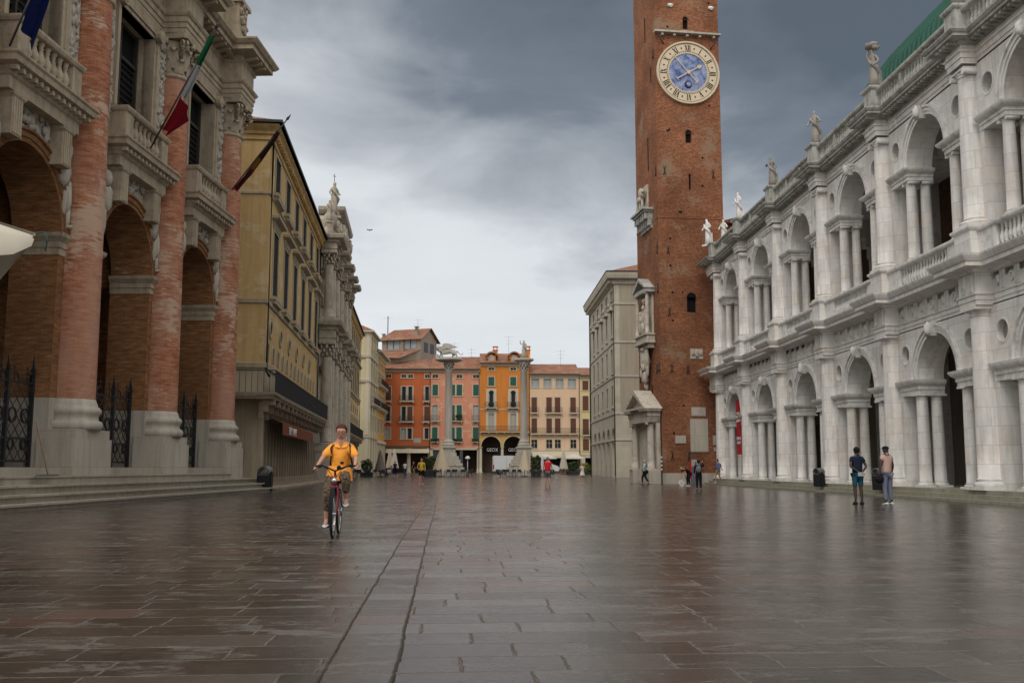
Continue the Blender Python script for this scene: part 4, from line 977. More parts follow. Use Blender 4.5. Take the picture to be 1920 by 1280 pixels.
# ---------------- the yellow palace with the church front in its middle ----------------
PM = R(-3.63); MW = 8.4; T0 = 55.6
nM = Vector((-math.cos(PM), math.sin(PM))); dM = Vector((math.sin(PM), math.cos(PM))); o3 = nM * MW + dM * T0
YEL = mat_plaster('ochre_plaster', (0.56, 0.385, 0.175), 0.80, 0.45, patch=(0.56, 0.43, 0.25))
PALE = mat_stone('pale_trim', (0.44, 0.37, 0.255), 0.55, 0.5, None)
SHOP = mat_stone('shop_stone', (0.34, 0.27, 0.19), 0.5, 0.6, (1.4, .6), 0.25)
def wing(name, label, o, rz, Lg, nwin, first, pitch, bal0, gridlen):
    w = thing(name, label, 'building', o, rz); D = 12
    z0 = .35
    wins = [first + k * pitch for k in range(nwin)]; hw = 1.0
    holes = [(x - hw, x + hw, 10.95, 14.75) for x in wins] + [(x - hw, x + hw, 17.0, 19.25) for x in wins]
    m = MB(); m.wall(0, Lg, 6.7, 19.9, 0, .5, holes); m.build('wall', YEL, w)
    m = MB(); m.box(0, .5, 6.7, .5, D, 19.9); m.build('side_wall', YEL, w); m = MB(); m.box(0, 0, z0, .5, D, 6.7); m.box(.5, 0, 4.6, Lg, .5, 6.7); m.build('ground_storey_wall', PALE, w)
    m = MB(); m.sweep([(0, D), (0, 0), (Lg, 0)], [(0, 16.35), (.08, 16.4), (.08, 16.5), (0, 16.55)], back=-.2); m.sweep([(0, D), (0, 0), (Lg, 0)], [(0, 10.15), (.1, 10.2), (.12, 10.42), (0, 10.45)], back=-.2)
    m.sweep([(0, D), (0, 0), (Lg, 0)], [(0, 6.55), (.12, 6.6), (.14, 6.85), (0, 6.9)], back=-.2); m.build('string_course', PALE, w)
    m = MB(); m.sweep([(0, D), (0, 0), (Lg, 0)], [(.0, 19.5), (.1, 19.55), (.1, 19.8), (.22, 19.85), (.22, 20.0), (.5, 20.25), (.5, 20.35), (0, 20.4)], back=-.5)
    x = .3
    while x < Lg: m.box(x, -.36, 19.82, x + .22, -.08, 20.1); x += .6
    m.build('cornice', YEL, w)
    m = MB(); m.sweep([(0, D), (0, 0), (Lg, 0)], [(.5, 20.37), (.66, 20.37), (.68, 20.52), (.5, 20.52)], back=.7); m.build('gutter', M['iron'], w)
    m = MB(); m.quad((-.62, -.62, 20.5), (Lg, -.62, 20.5), (Lg, D / 2, 23.1), (5, D / 2, 23.1)); m.face([m.av(p) for p in ((-.62, D, 20.5), (-.62, -.62, 20.5), (5, D / 2, 23.1))]); m.quad((-.62, -.62, 20.42), (-.62, D, 20.42), (Lg, D, 20.42), (Lg, -.62, 20.42))
    m.quad((Lg, D + .9, 20.5), (-.62, D + .9, 20.5), (5, D / 2, 23.1), (Lg, D / 2, 23.1)); m.build('roof', M['tile'], w)
    # one set of window meshes, shared
    def winmesh(z0, z1, hood):
        f = MB(); f.box(-hw - .18, -.06, z0 - .1, -hw, .1, z1 + .18); f.box(hw, -.06, z0 - .1, hw + .18, .1, z1 + .18); f.box(-hw, -.06, z1, hw, .1, z1 + .18)
        f.sweep([(-hw - .35, 0), (-hw - .35, -.02), (hw + .35, -.02), (hw + .35, 0)], [(.0, z0 - .55), (.12, z0 - .5), (.2, z0 - .36), (.3, z0 - .3), (.3, z0 - .12)], back=-.02)
        f.box(-hw - .34, -.3, z0 - .5, hw + .34, 0, z0 - .11)
        if hood: f.sweep([(-hw - .3, 0), (-hw - .3, -.02), (hw + .3, -.02), (hw + .3, 0)], [(0, z1 + .3), (.1, z1 + .35), (.1, z1 + .5), (.4, z1 + .62), (.42, z1 + .78), (0, z1 + .95)], back=-.02); f.box(-hw - .3, -.1, z1 + .18, hw + .3, 0, z1 + .33)
        p = MB(); p.box(-hw, .42, z0, hw, .46, z1)
        l = MB(); n = int((z1 - z0) / .24)
        for k in range(n + 1): l.box(-hw, .02, z0 + k * .24, hw, .05, z0 + k * .24 + .035)
        for k in range(7): x = -hw + k * hw / 3; l.box(x - .018, .0, z0, x + .018, .04, z1)
        return f.mesh('window', PALE), p.mesh('pane', M['dark']), l.mesh('window_bars', M['iron'])
    for z0_, z1_, hd_ in ((10.95, 14.75, True), (17.0, 19.25, False)):
        f, p, l = winmesh(z0_, z1_, hd_)
        for x in wins: fo = inst(f, 'window', w, (x, 0, 0)); inst(p, 'pane', fo, (0, 0, 0)); inst(l, 'window_bars', fo, (0, 0, 0))
    om = MB(); om.ring(0, 0, .42, .6, -.08, .0, 0, 2 * pi, 18); on = om.mesh('oculus', PALE); om = MB(); om.disc(0, 0, .43, -.015, 16); od = om.mesh('pane', M['dark'])
    n = int(Lg / 4.15)
    for k in range(n): q_ = inst(on, 'oculus', w, (1.9 + k * 4.15, 0, 9.0)); inst(od, 'pane', q_, (0, 0, 0))
    am = MB(); am.ring(0, 7.75, .28, .42, -.07, 0, seg=10); am.box(-.42, -.07, 7.1, -.28, 0, 7.75); am.box(.28, -.07, 7.1, .42, 0, 7.75)
    an = am.mesh('blind_arch', PALE); am = MB(); am.face([am.av((x, -.012, z)) for x, z in [(-.28, 7.1), (.28, 7.1)] + [(.28 * math.cos(pi * k / 8), 7.75 + .28 * math.sin(pi * k / 8)) for k in range(9)]]); ad = am.mesh('arch_pane', M['dark'])
    for k in range(int(Lg / 2.08)): q_ = inst(an, 'blind_arch', w, (1.0 + k * 2.075, 0, 0)); inst(ad, 'arch_pane', q_, (0, 0, 0))
    # iron balcony on stone brackets, wrapping the near end
    bx0, bx1 = bal0
    pth = [(bx0, 5), (bx0, -.95), (bx1, -.95), (bx1, 0)]
    m = MB(); m.sweep(pth, [(-.1, 4.75), (-.05, 4.95), (0, 5.0), (0, 5.1)], back=-1.2 if bx0 >= 0 else -1.0); m.box(bx0 + .01, -.94, 4.9, bx1 - .01, 0, 5.09)
    if bx0 < 0: m.box(bx0 + .01, -.94, 4.9, 0, 5, 5.09)
    m.build('balcony_slab', SHOP, w)
    m = MB()
    for i in range(len(pth) - 1):
        a, b = Vector(pth[i]), Vector(pth[i + 1]); l = (b - a).length; nn_ = int(l / (.13 if i == 1 else .3))
        for k in range(nn_ + 1): c = a + (b - a) * k / nn_; m.box(c.x - .012, c.y - .012, 5.1, c.x + .012, c.y + .012, 6.25)
        x0, x1 = sorted((a.x, b.x)); y0, y1 = sorted((a.y, b.y)); m.box(x0 - .03, y0 - .03, 6.22, x1 + .03, y1 + .03, 6.27)
        if i == 1: m.box(x0, y0 + .02, 5.15, x1, y0 + .035, 6.15)
    m.build('balcony_railing', M['iron'], w)
    x = bx0 + .6
    while x < bx1: m = MB(); m.box(x, -.85, 4.45, x + .28, 0, 4.78); m.box(x + .02, -.5, 4.1, x + .26, 0, 4.45); m.box(x + .04, -.25, 3.75, x + .24, 0, 4.1); m.build('balcony_bracket', SHOP, w); x += 2.0
    # shop front of stone posts and glass
    m = MB(); m.box(0, .9, .35, Lg, .95, 4.6); m.build('shop_glass', M['glass'], w)
    m = MB(); x = .5
    while x < Lg - .3: m.box(x, 0, .6, x + .42, .5, 4.6); x += 1.25
    m.box(.5, .05, 3.95, Lg, .45, 4.59); m.box(0, -.05, .3, Lg, .55, .6); m.build('shop_front', SHOP, w)
    m = MB(); m.sweep([(0, 8), (0, 0), (gridlen, 0)], [(1.6, -.1), (1.6, .12), (1.5, .16)], back=-1); m.box(-.1, -.4, .15, gridlen, .0, .3); m.build('kerb', SHOP, w)
    m = MB()
    for x in (.12, Lg - .15): m = MB(); m.tube([(x, -.6, 20.45), (x, -.12, 19.9), (x, -.12, 6.4), (x, -.3, 6.1)], .065, 8); m.build('drainpipe', M['iron'], w)
    return w
w1 = wing('ochre_palace', 'ochre plastered palace with black balcony and barred windows, just behind the loggia', (o3.x, o3.y, 0), pi / 2 - PM, 28.6, 6, 3.0, 4.75, (-2.1, 29.0), 30)
# awning over its shop
aw = thing('awning', 'rust red shop awning with white lettering under the black balcony', 'awning', (o3.x, o3.y, 0), pi / 2 - PM)
RED = mat_plain('awning_cloth', (0.20, 0.065, 0.035), 0.85, 0.1, 0, 0.75)
def awn(x0, x1, mt):
    m = MB(); m.quad((x0, -.15, 3.95), (x1, -.15, 3.95), (x1, -1.0, 3.6), (x0, -1.0, 3.6)); m.quad((x0, -1.0, 3.6), (x1, -1.0, 3.6), (x1, -1.02, 2.95), (x0, -1.02, 2.95)); m.quad((x0, -.15, 3.92), (x0, -.98, 3.57), (x1, -.98, 3.57), (x1, -.15, 3.92)); m.quad((x0, -.98, 3.6), (x0, -1.0, 2.95), (x1, -1.0, 2.95), (x1, -.98, 3.6)); return m.build('awning_cloth', mt, aw)
awn(.7, 9.0, RED); awn(9.2, 17.0, RED); awn(17.2, 22.5, mat_plain('grey_awning_cloth', (0.20, 0.17, 0.14), 0.85))
text('TERY  CAFFE', .62, aw, (5.2, -1.03, 3.05), (pi / 2, 0, 0), wt, sx=1.1)
oc = o3 + dM * 59.5
w2 = wing('far_palace_wing', 'second ochre palace wing beyond the church front, with a black balcony behind the cyclist', (oc.x, oc.y, 0), pi / 2 - PM, 31.5, 8, 2.6, 3.75, (-1.5, 26), 30)
# church front
ch = thing('church_front', 'tall ornate baroque church front with columns, pediment and statues between the ochre wings', 'church', ((o3 + dM * 28.8).x, (o3 + dM * 28.8).y, 0), pi / 2 - PM)
CS = mat_stone('church_stone', (0.50, 0.44, 0.35), 0.5, 0.6, None, soot=0.35)
m = MB(); CL = 30.4; m.box(0, 0, 0, CL, 8, 21.5); m.box(5, .1, 21.5, CL - 8, 2, 23.5); m.build('wall', CS, ch)
for z0, z1, nm_ in ((.0, 2.9, 0), (12.7, 13.6, 0)):
    pass
ccl = colmesh('church_column', .5, .42, 2.9, 11.6, 'cor', 16, CS); ccu = colmesh('church_column', .42, .36, 13.6, 19.4, 'cor', 16, CS)
cxs = [1.0, 3.6, 8.2, 14.0, 20.0, 25.0]
def leafcap(mb, r, z0, z1):
    q = random.Random(5)
    for row in range(3):
        for k in range(8):
            a = 2 * pi * (k + row * .5) / 8; z = z0 + (z1 - z0) * (.15 + .28 * row); rr = r * (1.1 + .18 * row); mb.blob((rr * math.cos(a), rr * math.sin(a), z), (r * .26, r * .26, (z1 - z0) * .17), 6, 5, .3, k)
    mb.box(-r * 1.5, -r * 1.5, z1 - .12, r * 1.5, r * 1.5, z1)
lc = MB(); leafcap(lc, .45, 10.5, 11.65); lc = lc.mesh('leaf_capital', CS); uc = MB(); leafcap(uc, .38, 18.5, 19.45); uc = uc.mesh('leaf_capital', CS)
for x in cxs:
    for me in (ccl, ccu): inst(me, 'church_column', ch, (x, -.75, 0))
    for me in (lc, uc): inst(me, 'leaf_capital', ch, (x, -.75, 0))
def cpath(ext, hw, y=0):
    p = [(0, 1), (0, y)]
    for x in cxs: p += [(x - hw, y), (x - hw, -ext), (x + hw, -ext), (x + hw, y)]
    return p + [(CL, y), (CL, 1)]
m = MB(); m.sweep(cpath(1.5, .85), [(0, 0), (0, 2.4), (.1, 2.5), (.12, 2.9)], back=-1.6); m.build('pedestal_course', M['loggialight'], ch)
for z, k in ((11.6, 1.0), (19.4, .8)):
    m = MB(); m.sweep(cpath(1.4, .7), [(0, z), (0, z + .4 * k), (.08, z + .45 * k), (.0, z + .5 * k), (.0, z + 1.1 * k), (.15, z + 1.15 * k), (.2, z + 1.35 * k), (.6, z + 1.5 * k), (.7, z + 1.8 * k), (.7, z + 1.9 * k), (0, z + 2.0 * k)], back=-1.2); m.build('entablature', CS, ch)
m = MB(); m.sweep(cpath(1.4, .6), [(0, 13.4), (0, 13.9)], back=-1.2)
for i, (a, b) in enumerate(((1.0, 3.6), (3.6, 8.2), (8.2, 14), (14, 20), (20, 25))):
    c = (a + b) / 2; m.prism([(c - .7, 15), (c + .7, 15), (c + .7, 17.6), (c, 18.2), (c - .7, 17.6)], -.25, .02)
    for k in range(10): m.blob((c + math.cos(k) * .7, -.25, 17.9 + .4 * math.sin(k * 2)), (.2, .2, .22), 7, 5, .3, k)
    m.blob((c, -.3, 9.5), (.6, .25, .5), 8, 6, .35, i)
m.build('carved_ornament', CS, ch)
# gable: raking pediment, scrolls and urns
m = MB(); m.prism([(2.5, 21.2), (CL - 4.5, 21.2), (CL - 9, 24.6), (CL / 2 - 1.5, 25.9), (8, 24.6)], -.7, 1.0)
m.sweep([(8.2, 1), (8.2, -.9), (19, -.9), (19, 1)], [(0, 24.8), (.5, 25.1), (.6, 25.4)], back=-1.8)
q = random.Random(4)
for k in range(46): t = q.random(); m.blob((3 + t * 21, -.9 - q.random() * .4, 21.4 + q.random() * 3.4 * (1 - abs(t - .5) * 1.4)), (.3 + .3 * q.random(), .35, .3 + .35 * q.random()), 7, 5, .4, k)
m.build('gable', CS, ch)
m = MB()
for x in (2.5, 21.5):
    m.lathe(x, -.6, [(.4, 21.4), (.3, 21.8), (.25, 22.1), (.55, 22.7), (.6, 23.1), (.3, 23.5), (.12, 23.9), (0, 24.2)], 10)
m.build('urn', CS, ch)
m = MB(); m.box(26, .5, 0, CL, 6, 20.5); m.build('side_block', CS, ch)
# ---------------- the pale palace behind the tower ----------------
rp = thing('stone_palace', 'tall pale stone palace with dark cornice, seen left of the clock tower', 'building', (15.2, 136.2, 0), -pi / 2)
PST = mat_stone('palace_stone', (0.50, 0.45, 0.36), 0.65, 0.35, (1.6, .7), 0.2); PPL = mat_plaster('palace_plaster', (0.36, 0.31, 0.235), 0.78, 0.4)
Lp = 24.4; wx = [Lp - (y - 111.8) for y in (131.7, 127.2, 122.6, 118.1, 113.6)]
m = MB(); m.wall(0, Lp, 0, 7.1, 0, .6, [(x - 1.35, x + 1.35, 0, 5.8) for x in wx])
for x in wx: m.spandrel(x, 1.35, 4.3, 5.8, 0, .6, 14)
m.wall(0, Lp, 7.1, 22.2, 0, .6, [(x - .6, x + .6, z0, z1) for x in wx for z0, z1 in ((8.1, 10.4), (12.0, 14.6), (16.2, 19.0), (20.3, 21.4))]); m.build('street_wall', PST, rp)
m = MB(); m.tr = Matrix.Rotation(pi / 2, 4, 'Z'); m.wall(.6, 14, 0, 7.1, -Lp, -Lp + .6, [(1.9, 5.0, 0, 5.4)]); m.spandrel(3.45, 1.55, 3.85, 5.4, -Lp, -Lp + .6, 14)
m.build('end_wall', PST, rp)
m = MB(); m.box(Lp - .6, .6, 7.1, Lp, 14, 22.2); m.build('end_wall', PPL, rp)
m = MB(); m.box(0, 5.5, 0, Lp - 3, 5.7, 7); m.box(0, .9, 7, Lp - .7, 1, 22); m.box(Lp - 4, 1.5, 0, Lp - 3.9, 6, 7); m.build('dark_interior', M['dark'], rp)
for z in (4.15, 7.1, 11.3, 15.2, 19.6):
    m = MB(); m.sweep([(0, 0), (Lp, 0), (Lp, 14)], [(0, z), (.1, z + .03), (.1, z + .18), (0, z + .22)], back=-.1); m.build('string_course', M['loggialight'], rp)
m = MB(); m.sweep([(0, 0), (Lp, 0), (Lp, 14)], [(0, 21.9), (.2, 22.0), (.2, 22.4), (.8, 22.55), (.9, 22.9), (.95, 23.2), (0, 23.25)], back=-.2)
x = .2
while x < Lp: m.box(x, -.65, 22.1, x + .25, -.15, 22.52); x += .75
m.build('cornice', PST, rp)
m = MB(); m.sweep([(0, 0), (Lp, 0), (Lp, 14)], [(.95, 23.2), (1.0, 23.35), (.9, 23.4)], back=.5); m.build('gutter', M['iron'], rp)
m = MB(); m.quad((-.9, -.9, 23.3), (Lp + .9, -.9, 23.3), (Lp - 6, 7, 26.2), (5, 7, 26.2)); m.quad((Lp + .9, -.9, 23.3), (Lp + .9, 15, 23.3), (Lp - 6, 8, 26.2), (Lp - 6, 7, 26.2)); m.build('roof', M['tile'], rp)
pw = MB(); pw.box(-.75, -.08, 0, -.6, .2, 1); pw.box(.6, -.08, 0, .75, .2, 1); pw.box(-.85, -.15, -.12, .85, .1, 0); pw.box(-.75, -.1, 1, .75, .2, 1.08); pf = pw.mesh('window', PST)
pw = MB(); pw.box(-.6, .3, 0, .6, .33, 1); pg = pw.mesh('pane', M['glass'])
hm = MB(); hm.prism([(-1.0, 0), (1.0, 0), (0, .55)], -.35, 0); hm.box(-1.05, -.4, -.15, 1.05, 0, 0); hm.blob((0, -.35, .5), (.3, .2, .3), 6, 5, .3, 1); hm = hm.mesh('pediment', PST)
for x in wx:
    for z0, z1 in ((8.1, 10.4), (12.0, 14.6), (16.2, 19.0), (20.3, 21.4)):
        f = inst(pf, 'window', rp, (x, 0, z0), 0, (1, 1, z1 - z0)); inst(pg, 'pane', f, (0, 0, 0))
        if z0 == 16.2: inst(hm, 'pediment', rp, (x, 0, 19.2))
m = MB(); m.tube([(Lp + .06, -.08, 23), (Lp + .06, -.08, .2)], .055, 6); m.tube([(.1, -.1, 23), (.1, -.1, .2)], .09, 6); m.build('drainpipe', M['iron'], rp)
bh = thing('brick_house', 'low sliver of red brick house between the clock tower and the white palace roofline', 'building', (19.5, 79, 0))
m = MB(); m.box(0, 0, 0, 9, 10, 20.9); m.build('wall', M['bricktower'], bh); m = MB(); m.prism([(-.5, 20.9), (9.5, 20.9), (4.5, 22.2)], -.4, 10.4); m.build('roof', M['tile'], bh)

# ---------------- left: cream and orange houses beyond the palace ----------------
def simple_house(name, label, loc, rz, Lx, D, H, mat, rows, cols, w, trim, rh=2.6, ov=.7, shut=None):
    h = thing(name, label, 'building', loc, rz)
    hs = [(x - w / 2, x + w / 2, a, b) for x in cols for a, b in rows]
    m = MB(); m.wall(0, Lx, 0, H, 0, .4, hs); m.box(Lx - .01, 0, 0, Lx, D, H); m.box(0, 0, 0, .01, D, H); m.build('wall', mat, h)
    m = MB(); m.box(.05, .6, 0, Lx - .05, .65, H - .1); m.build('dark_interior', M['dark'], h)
    m = MB(); m.quad((-ov, -ov, H), (Lx + ov, -ov, H), (Lx - 2, D / 2, H + rh), (2, D / 2, H + rh)); m.quad((-ov, D + ov, H), (-ov, -ov, H), (2, D / 2, H + rh), (2, D / 2, H + rh)); m.quad((Lx + ov, -ov, H), (Lx + ov, D + ov, H), (Lx - 2, D / 2, H + rh), (Lx - 2, D / 2, H + rh)); m.build('roof', M['tile'], h)
    m = MB(); m.sweep([(0, D), (0, 0), (Lx, 0), (Lx, D)], [(0, H - .9), (.15, H - .8), (.2, H - .35), (ov, H - .25), (ov, H - .02)], back=-.1); m.build('cornice', trim, h)
    f = MB(); f.box(-w / 2 - .15, -.06, -.1, -w / 2, .1, 1.04); f.box(w / 2, -.06, -.1, w / 2 + .15, .1, 1.04); f.box(-w / 2 - .2, -.1, 1.0, w / 2 + .2, .1, 1.08); f = f.mesh('window', trim)
    p = MB(); p.box(-w / 2, .15, 0, w / 2, .18, 1); p = p.mesh('pane', shut or M['glass'])
    for x in cols:
        for a, b in rows: q = inst(f, 'window', h, (x, 0, a), 0, (1, 1, b - a)); inst(p, 'pane', q, (0, 0, 0))
    return h
CRM = mat_plaster('cream_plaster', (0.52, 0.45, 0.28), 0.85, 0.25); ORG = mat_plaster('yellow_orange_plaster', (0.50, 0.28, 0.07), 0.85, 0.2)
TRM = mat_plaster('pale_trim_plaster', (0.50, 0.44, 0.33), 0.85, 0.3)
ROWS = [(7.2, 9.6), (11.4, 13.9), (15.5, 17.8), (19.2, 20.5)]
h = simple_house('cream_palace', 'narrow cream palace with pilasters beyond the ochre palace wing', (-18, 161.5, .2), pi / 2, 11.5, 10, 23.1, CRM, ROWS, [1.9, 5.6, 9.4], 1.2, TRM)
m = MB()
for x in (.25, 3.7, 7.5, 11.1): m.box(x - .35, -.25, 0, x + .35, .05, 5.6); m.box(x - .3, -.2, 6.2, x + .3, .05, 22.3)
for y in (.3, 5, 9.5): m.box(-.22, y - .3, 0, .02, y + .3, 5.6); m.box(-.18, y - .3, 6.2, .02, y + .3, 22.3)
for z in (5.6, 14.6, 18.6): m.sweep([(0, 10), (0, 0), (11.5, 0)], [(0, z), (.3, z + .1), (.4, z + .5), (0, z + .55)], back=-.1)
m.build('pilaster_order', TRM, h)
def balc(parent, x0, x1, z, d=.8, h=1.0, mat=None):
    m = MB(); m.box(x0, -d, z - .15, x1, 0, z)
    for k in range(max(2, int((x1 - x0) / 1.2))): x = x0 + .2 + k * (x1 - x0 - .4) / max(1, int((x1 - x0) / 1.2) - 1); m.box(x - .08, -d + .1, z - .4, x + .08, 0, z - .15)
    o = m.build('balcony', TRM, parent)
    m = MB(); n = int((x1 - x0) / .14)
    for k in range(n + 1): x = x0 + k * (x1 - x0) / n; m.box(x - .015, -d, z, x + .015, -d + .03, z + h)
    m.box(x0, -d - .02, z + h, x1, -d + .04, z + h + .05)
    for x in (x0, x1 - .04): m.box(x, -d, z + h, x + .04, 0, z + h + .05); m.box(x, -d, z + .45, x + .03, 0, z + .5)
    m.build('balcony_railing', M['iron'], o); return o
balc(h, .8, 11, 11.3)
h = simple_house('orange_house', 'yellow-orange house with iron balconies in the far left corner of the square', (-18, 173.2, .2), pi / 2, 15, 10, 21.2, ORG, ROWS[:3] + [(18.4, 19.6)], [1.6, 4.3, 7.0, 9.7, 12.4], 1.1, TRM, ov=.9)
balc(h, .6, 14, 11.3); balc(h, .6, 14, 15.4)
m = MB()
for x in (.3, 3, 5.6, 8.3, 11, 13.8): m.box(x - .35, -.3, 0, x + .35, .05, 5)
m.sweep([(0, 0), (15, 0)], [(0, 5), (.4, 5.2), (.4, 5.7), (0, 5.8)], back=-.1); m.build('ground_floor_pier', TRM, h)

# ---------------- the row of coloured houses closing the square ----------------
EY = 190.0
SBK = mat_plaster('shop_back_wall', (0.10, 0.075, 0.055), .5, .5)
SH = {k: mat_plain(k, c, .7, .2, 0, .8) for k, c in (('green_shutter', (0.03, 0.10, 0.075)), ('brown_shutter', (0.13, 0.05, 0.03)), ('dark_pane', (0.02, 0.018, 0.017)), ('curtain', (0.35, 0.34, 0.31)), ('pale_glass', (0.30, 0.34, 0.36)))}
_wc = {}
def win(parent, x, z0, z1, w, kind, arched=False, trim=None):
    key = (round(z1 - z0, 2), w, kind, arched)
    if key not in _wc:
        H = z1 - z0; t = .14; f = MB()
        f.box(-w / 2 - t, -.07, -.05, -w / 2, .2, H); f.box(w / 2, -.07, -.05, w / 2 + t, .2, H); f.box(-w / 2 - t - .06, -.14, -.18, w / 2 + t + .06, .1, -.04)
        if arched: f.ring(0, H, w / 2, w / 2 + t, -.07, .1, seg=12); f.wall(-w / 2 - .45, -w / 2 - t - .002, -.1, H + w / 2 + .3, -.03, .02); f.wall(w / 2 + t + .002, w / 2 + .45, -.1, H + w / 2 + .3, -.03, .02); f.spandrel(0, w / 2 + t + .002, H, H + w / 2 + .3, -.03, .02, 12)
        else: f.box(-w / 2 - t, -.07, H, w / 2 + t, .2, H + t)
        p = MB(); sm = SH[kind if kind in SH else 'dark_pane']; p.box(-w / 2, .0 if 'shutter' in kind else .22, 0, w / 2, .05 if 'shutter' in kind else .25, H)
        if arched: p.face([p.av((w / 2 * math.cos(pi * k / 10), .02, H + w / 2 * math.sin(pi * k / 10))) for k in range(11)])
        s = MB()
        if 'shutter' in kind:
            for k in range(int(H / .16)): s.box(-w / 2 + .05, -.02, k * .16 + .03, w / 2 - .05, .0, k * .16 + .09)
            s.box(-.02, -.03, 0, .02, .0, H)
        elif kind == 'open':
            for sx in (-1, 1): s.box(sx * w / 2 - (.0 if sx < 0 else .16), .05, 0, sx * w / 2 + (.16 if sx < 0 else 0), .2, H)
        else:
            s.box(-.03, .17, 0, .03, .22, H); s.box(-w / 2, .17, H * .6, w / 2, .22, H * .6 + .05)
        _wc[key] = (f.mesh('window', TRM), p.mesh('pane', sm), s.mesh('shutter' if 'shutter' in kind or kind == 'open' else 'window_bar', SH['curtain'] if kind == 'open' else (sm if 'shutter' in kind else TRM)))
    a, b, c = _wc[key]; q = inst(a, 'window', parent, (x, 0, z0)); inst(b, 'pane', q, (0, 0, 0)); inst(c, c.name.split('.')[0], q, (0, 0, 0)); return q
def house(name, label, x0, x1, H, mat, wins, gfz, ridge, arches=None):
    h = thing(name, label, 'building', (x0, EY, .22)); W_ = x1 - x0 - .01
    hs = [(x - x0 - w / 2, x - x0 + w / 2, a - .22, b - .22 + (w / 2 if ar else 0)) for x, a, b, w, k, ar in wins]
    m = MB(); m.wall(0, W_, gfz, H - .22, 0, .4, hs)
    for x, a, b, w, k, ar in wins:
        if ar: m.spandrel(x - x0, w / 2, b - .22, b - .22 + w / 2, 0, .4, 12)
    m.box(0, .4, 0, .02, 11, H - .22); m.box(W_ - .02, .4, 0, W_, 11, H - .22); m.build('wall', mat, h)
    m = MB(); m.box(.1, .6, gfz, W_ - .1, .62, H - .4); m.build('dark_interior', M['dark'], h); m = MB(); m.box(.1, 4.5, 0, W_ - .1, 4.6, gfz); m.build('shop_back_wall', SBK, h)
    for x, a, b, w, k, ar in wins: win(h, x - x0, a - .22, b - .22, w, k, ar)
    z = H - .22; m = MB(); m.quad((-.05, -.7, z), (W_ + .05, -.7, z), (W_ + .05, 8, ridge), (-.05, 8, ridge)); m.quad((-.05, 8, ridge), (W_ + .05, 8, ridge), (W_ + .05, 16, z), (-.05, 16, z)); m.face([m.av(p) for p in ((-.04, .0, z), (-.04, 8, ridge - .1), (-.04, 16, z))]); m.face([m.av(p) for p in ((W_ + .04, .0, z), (W_ + .04, 16, z), (W_ + .04, 8, ridge - .1))]); m.build('roof', M['tile'], h)
    m = MB(); m.box(0, -.65, z - .12, W_, 0, z - .02); m.box(0, -.2, z - .5, W_, 0, z - .12); m.build('eaves', TRM, h)
    m = MB(); m.box(-.04, -.8, z - .06, W_ + .04, -.66, z + .08); m.tube([(W_ - .12, -.1, z - .1), (W_ - .12, -.1, .2)], .06, 6); m.build('gutter', M['iron'], h)
    return h
P_ = lambda *a: a
redm = mat_plaster('red_plaster', (0.46, 0.125, 0.048), 0.8, 0.25, patch=(0.42, 0.12, 0.045)); pink = mat_plaster('pink_plaster', (0.56, 0.245, 0.155), 0.85, 0.25, patch=(0.58, 0.33, 0.22))
orng = mat_plaster('orange_plaster', (0.54, 0.195, 0.042), 0.85, 0.25); salm = mat_plaster('salmon_plaster', (0.62, 0.43, 0.29), 0.9, 0.2); yelo = mat_plaster('pale_yellow_plaster', (0.56, 0.45, 0.22), 0.9, 0.2)
rw = [(x, 18.2, 18.8, .9, 'dark_pane', 0) for x in (-17.5, -14.6, -13.3, -10.15)]
for x in (-17.5, -14.55, -13.35, -10.15):
    rw += [(x, 13.9, 16.5, 1.0, 'brown_shutter' if x == -17.5 else 'open', 0), (x, 10.0, 12.7, 1.0, 'open' if x < -14 else 'brown_shutter', 0), (x, 6.6, 8.6, 1.0, 'open' if x > -14 else 'curtain', 0)]
h = house('red_house', 'deep red-orange four-storey house at the far left end of the square', -18.6, -9.45, 19.8, redm, rw, 5.1, 22.4)
for z in (13.7, 9.8):
    for a, b in ((.4, 1.8), (3.2, 6.1), (7.6, 9.0)): balc(h, a, b, z - .22, .7)
m = MB(); m.box(6.0, -.05, 5.6, 7.4, 0, 6.5); m.build('plaque', SH['curtain'], h)
ccf = colmesh('portico_column', .38, .33, 0, 4.6, 'dor', 14, TRM)
for x in (.3, 5.1, 9.0): inst(ccf, 'portico_column', h, (x, .3, 0))
m = MB(); m.box(0, 0, 4.6, 9.1, .6, 5.1); m.build('lintel', M['wood'], h)
m = MB(); m.quad((.8, -.1, 4.5), (9, -.1, 4.5), (9, -1.0, 3.7), (.8, -1.0, 3.7)); m.build('shop_blind', TRM, h)
rw = [(x, 18.2, 18.8, 1.1, 'dark_pane', 0) for x in (-8.6, -4.0, -.85)]
for x in (-8.6, -5.35, -4.0, -.85):
    rw += [(x, 14.8, 16.9, 1.05, 'green_shutter', 0), (x, 10.0, 13.0, 1.0, 'curtain' if x in (-8.6, -.85) else 'green_shutter', 0), (x, 6.1, 8.8, 1.05, 'green_shutter', 0)]
h = house('pink_house', 'salmon pink house with green shutters behind the winged lion column', -9.45, -.1, 19.8, pink, rw, 4.6, 22.9)
for a, b in ((.1, 1.7), (3.6, 6.1), (7.9, 9.2)): balc(h, a, b, 9.75, .7); 
for a, b in ((.1, 1.7), (4.0, 6.1), (7.9, 9.2)): balc(h, a, b, 5.85, .6, .5)
GRN = mat_plain('geranium_leaves', (0.05, 0.085, 0.03), .8, .2, 0, .4, 6)
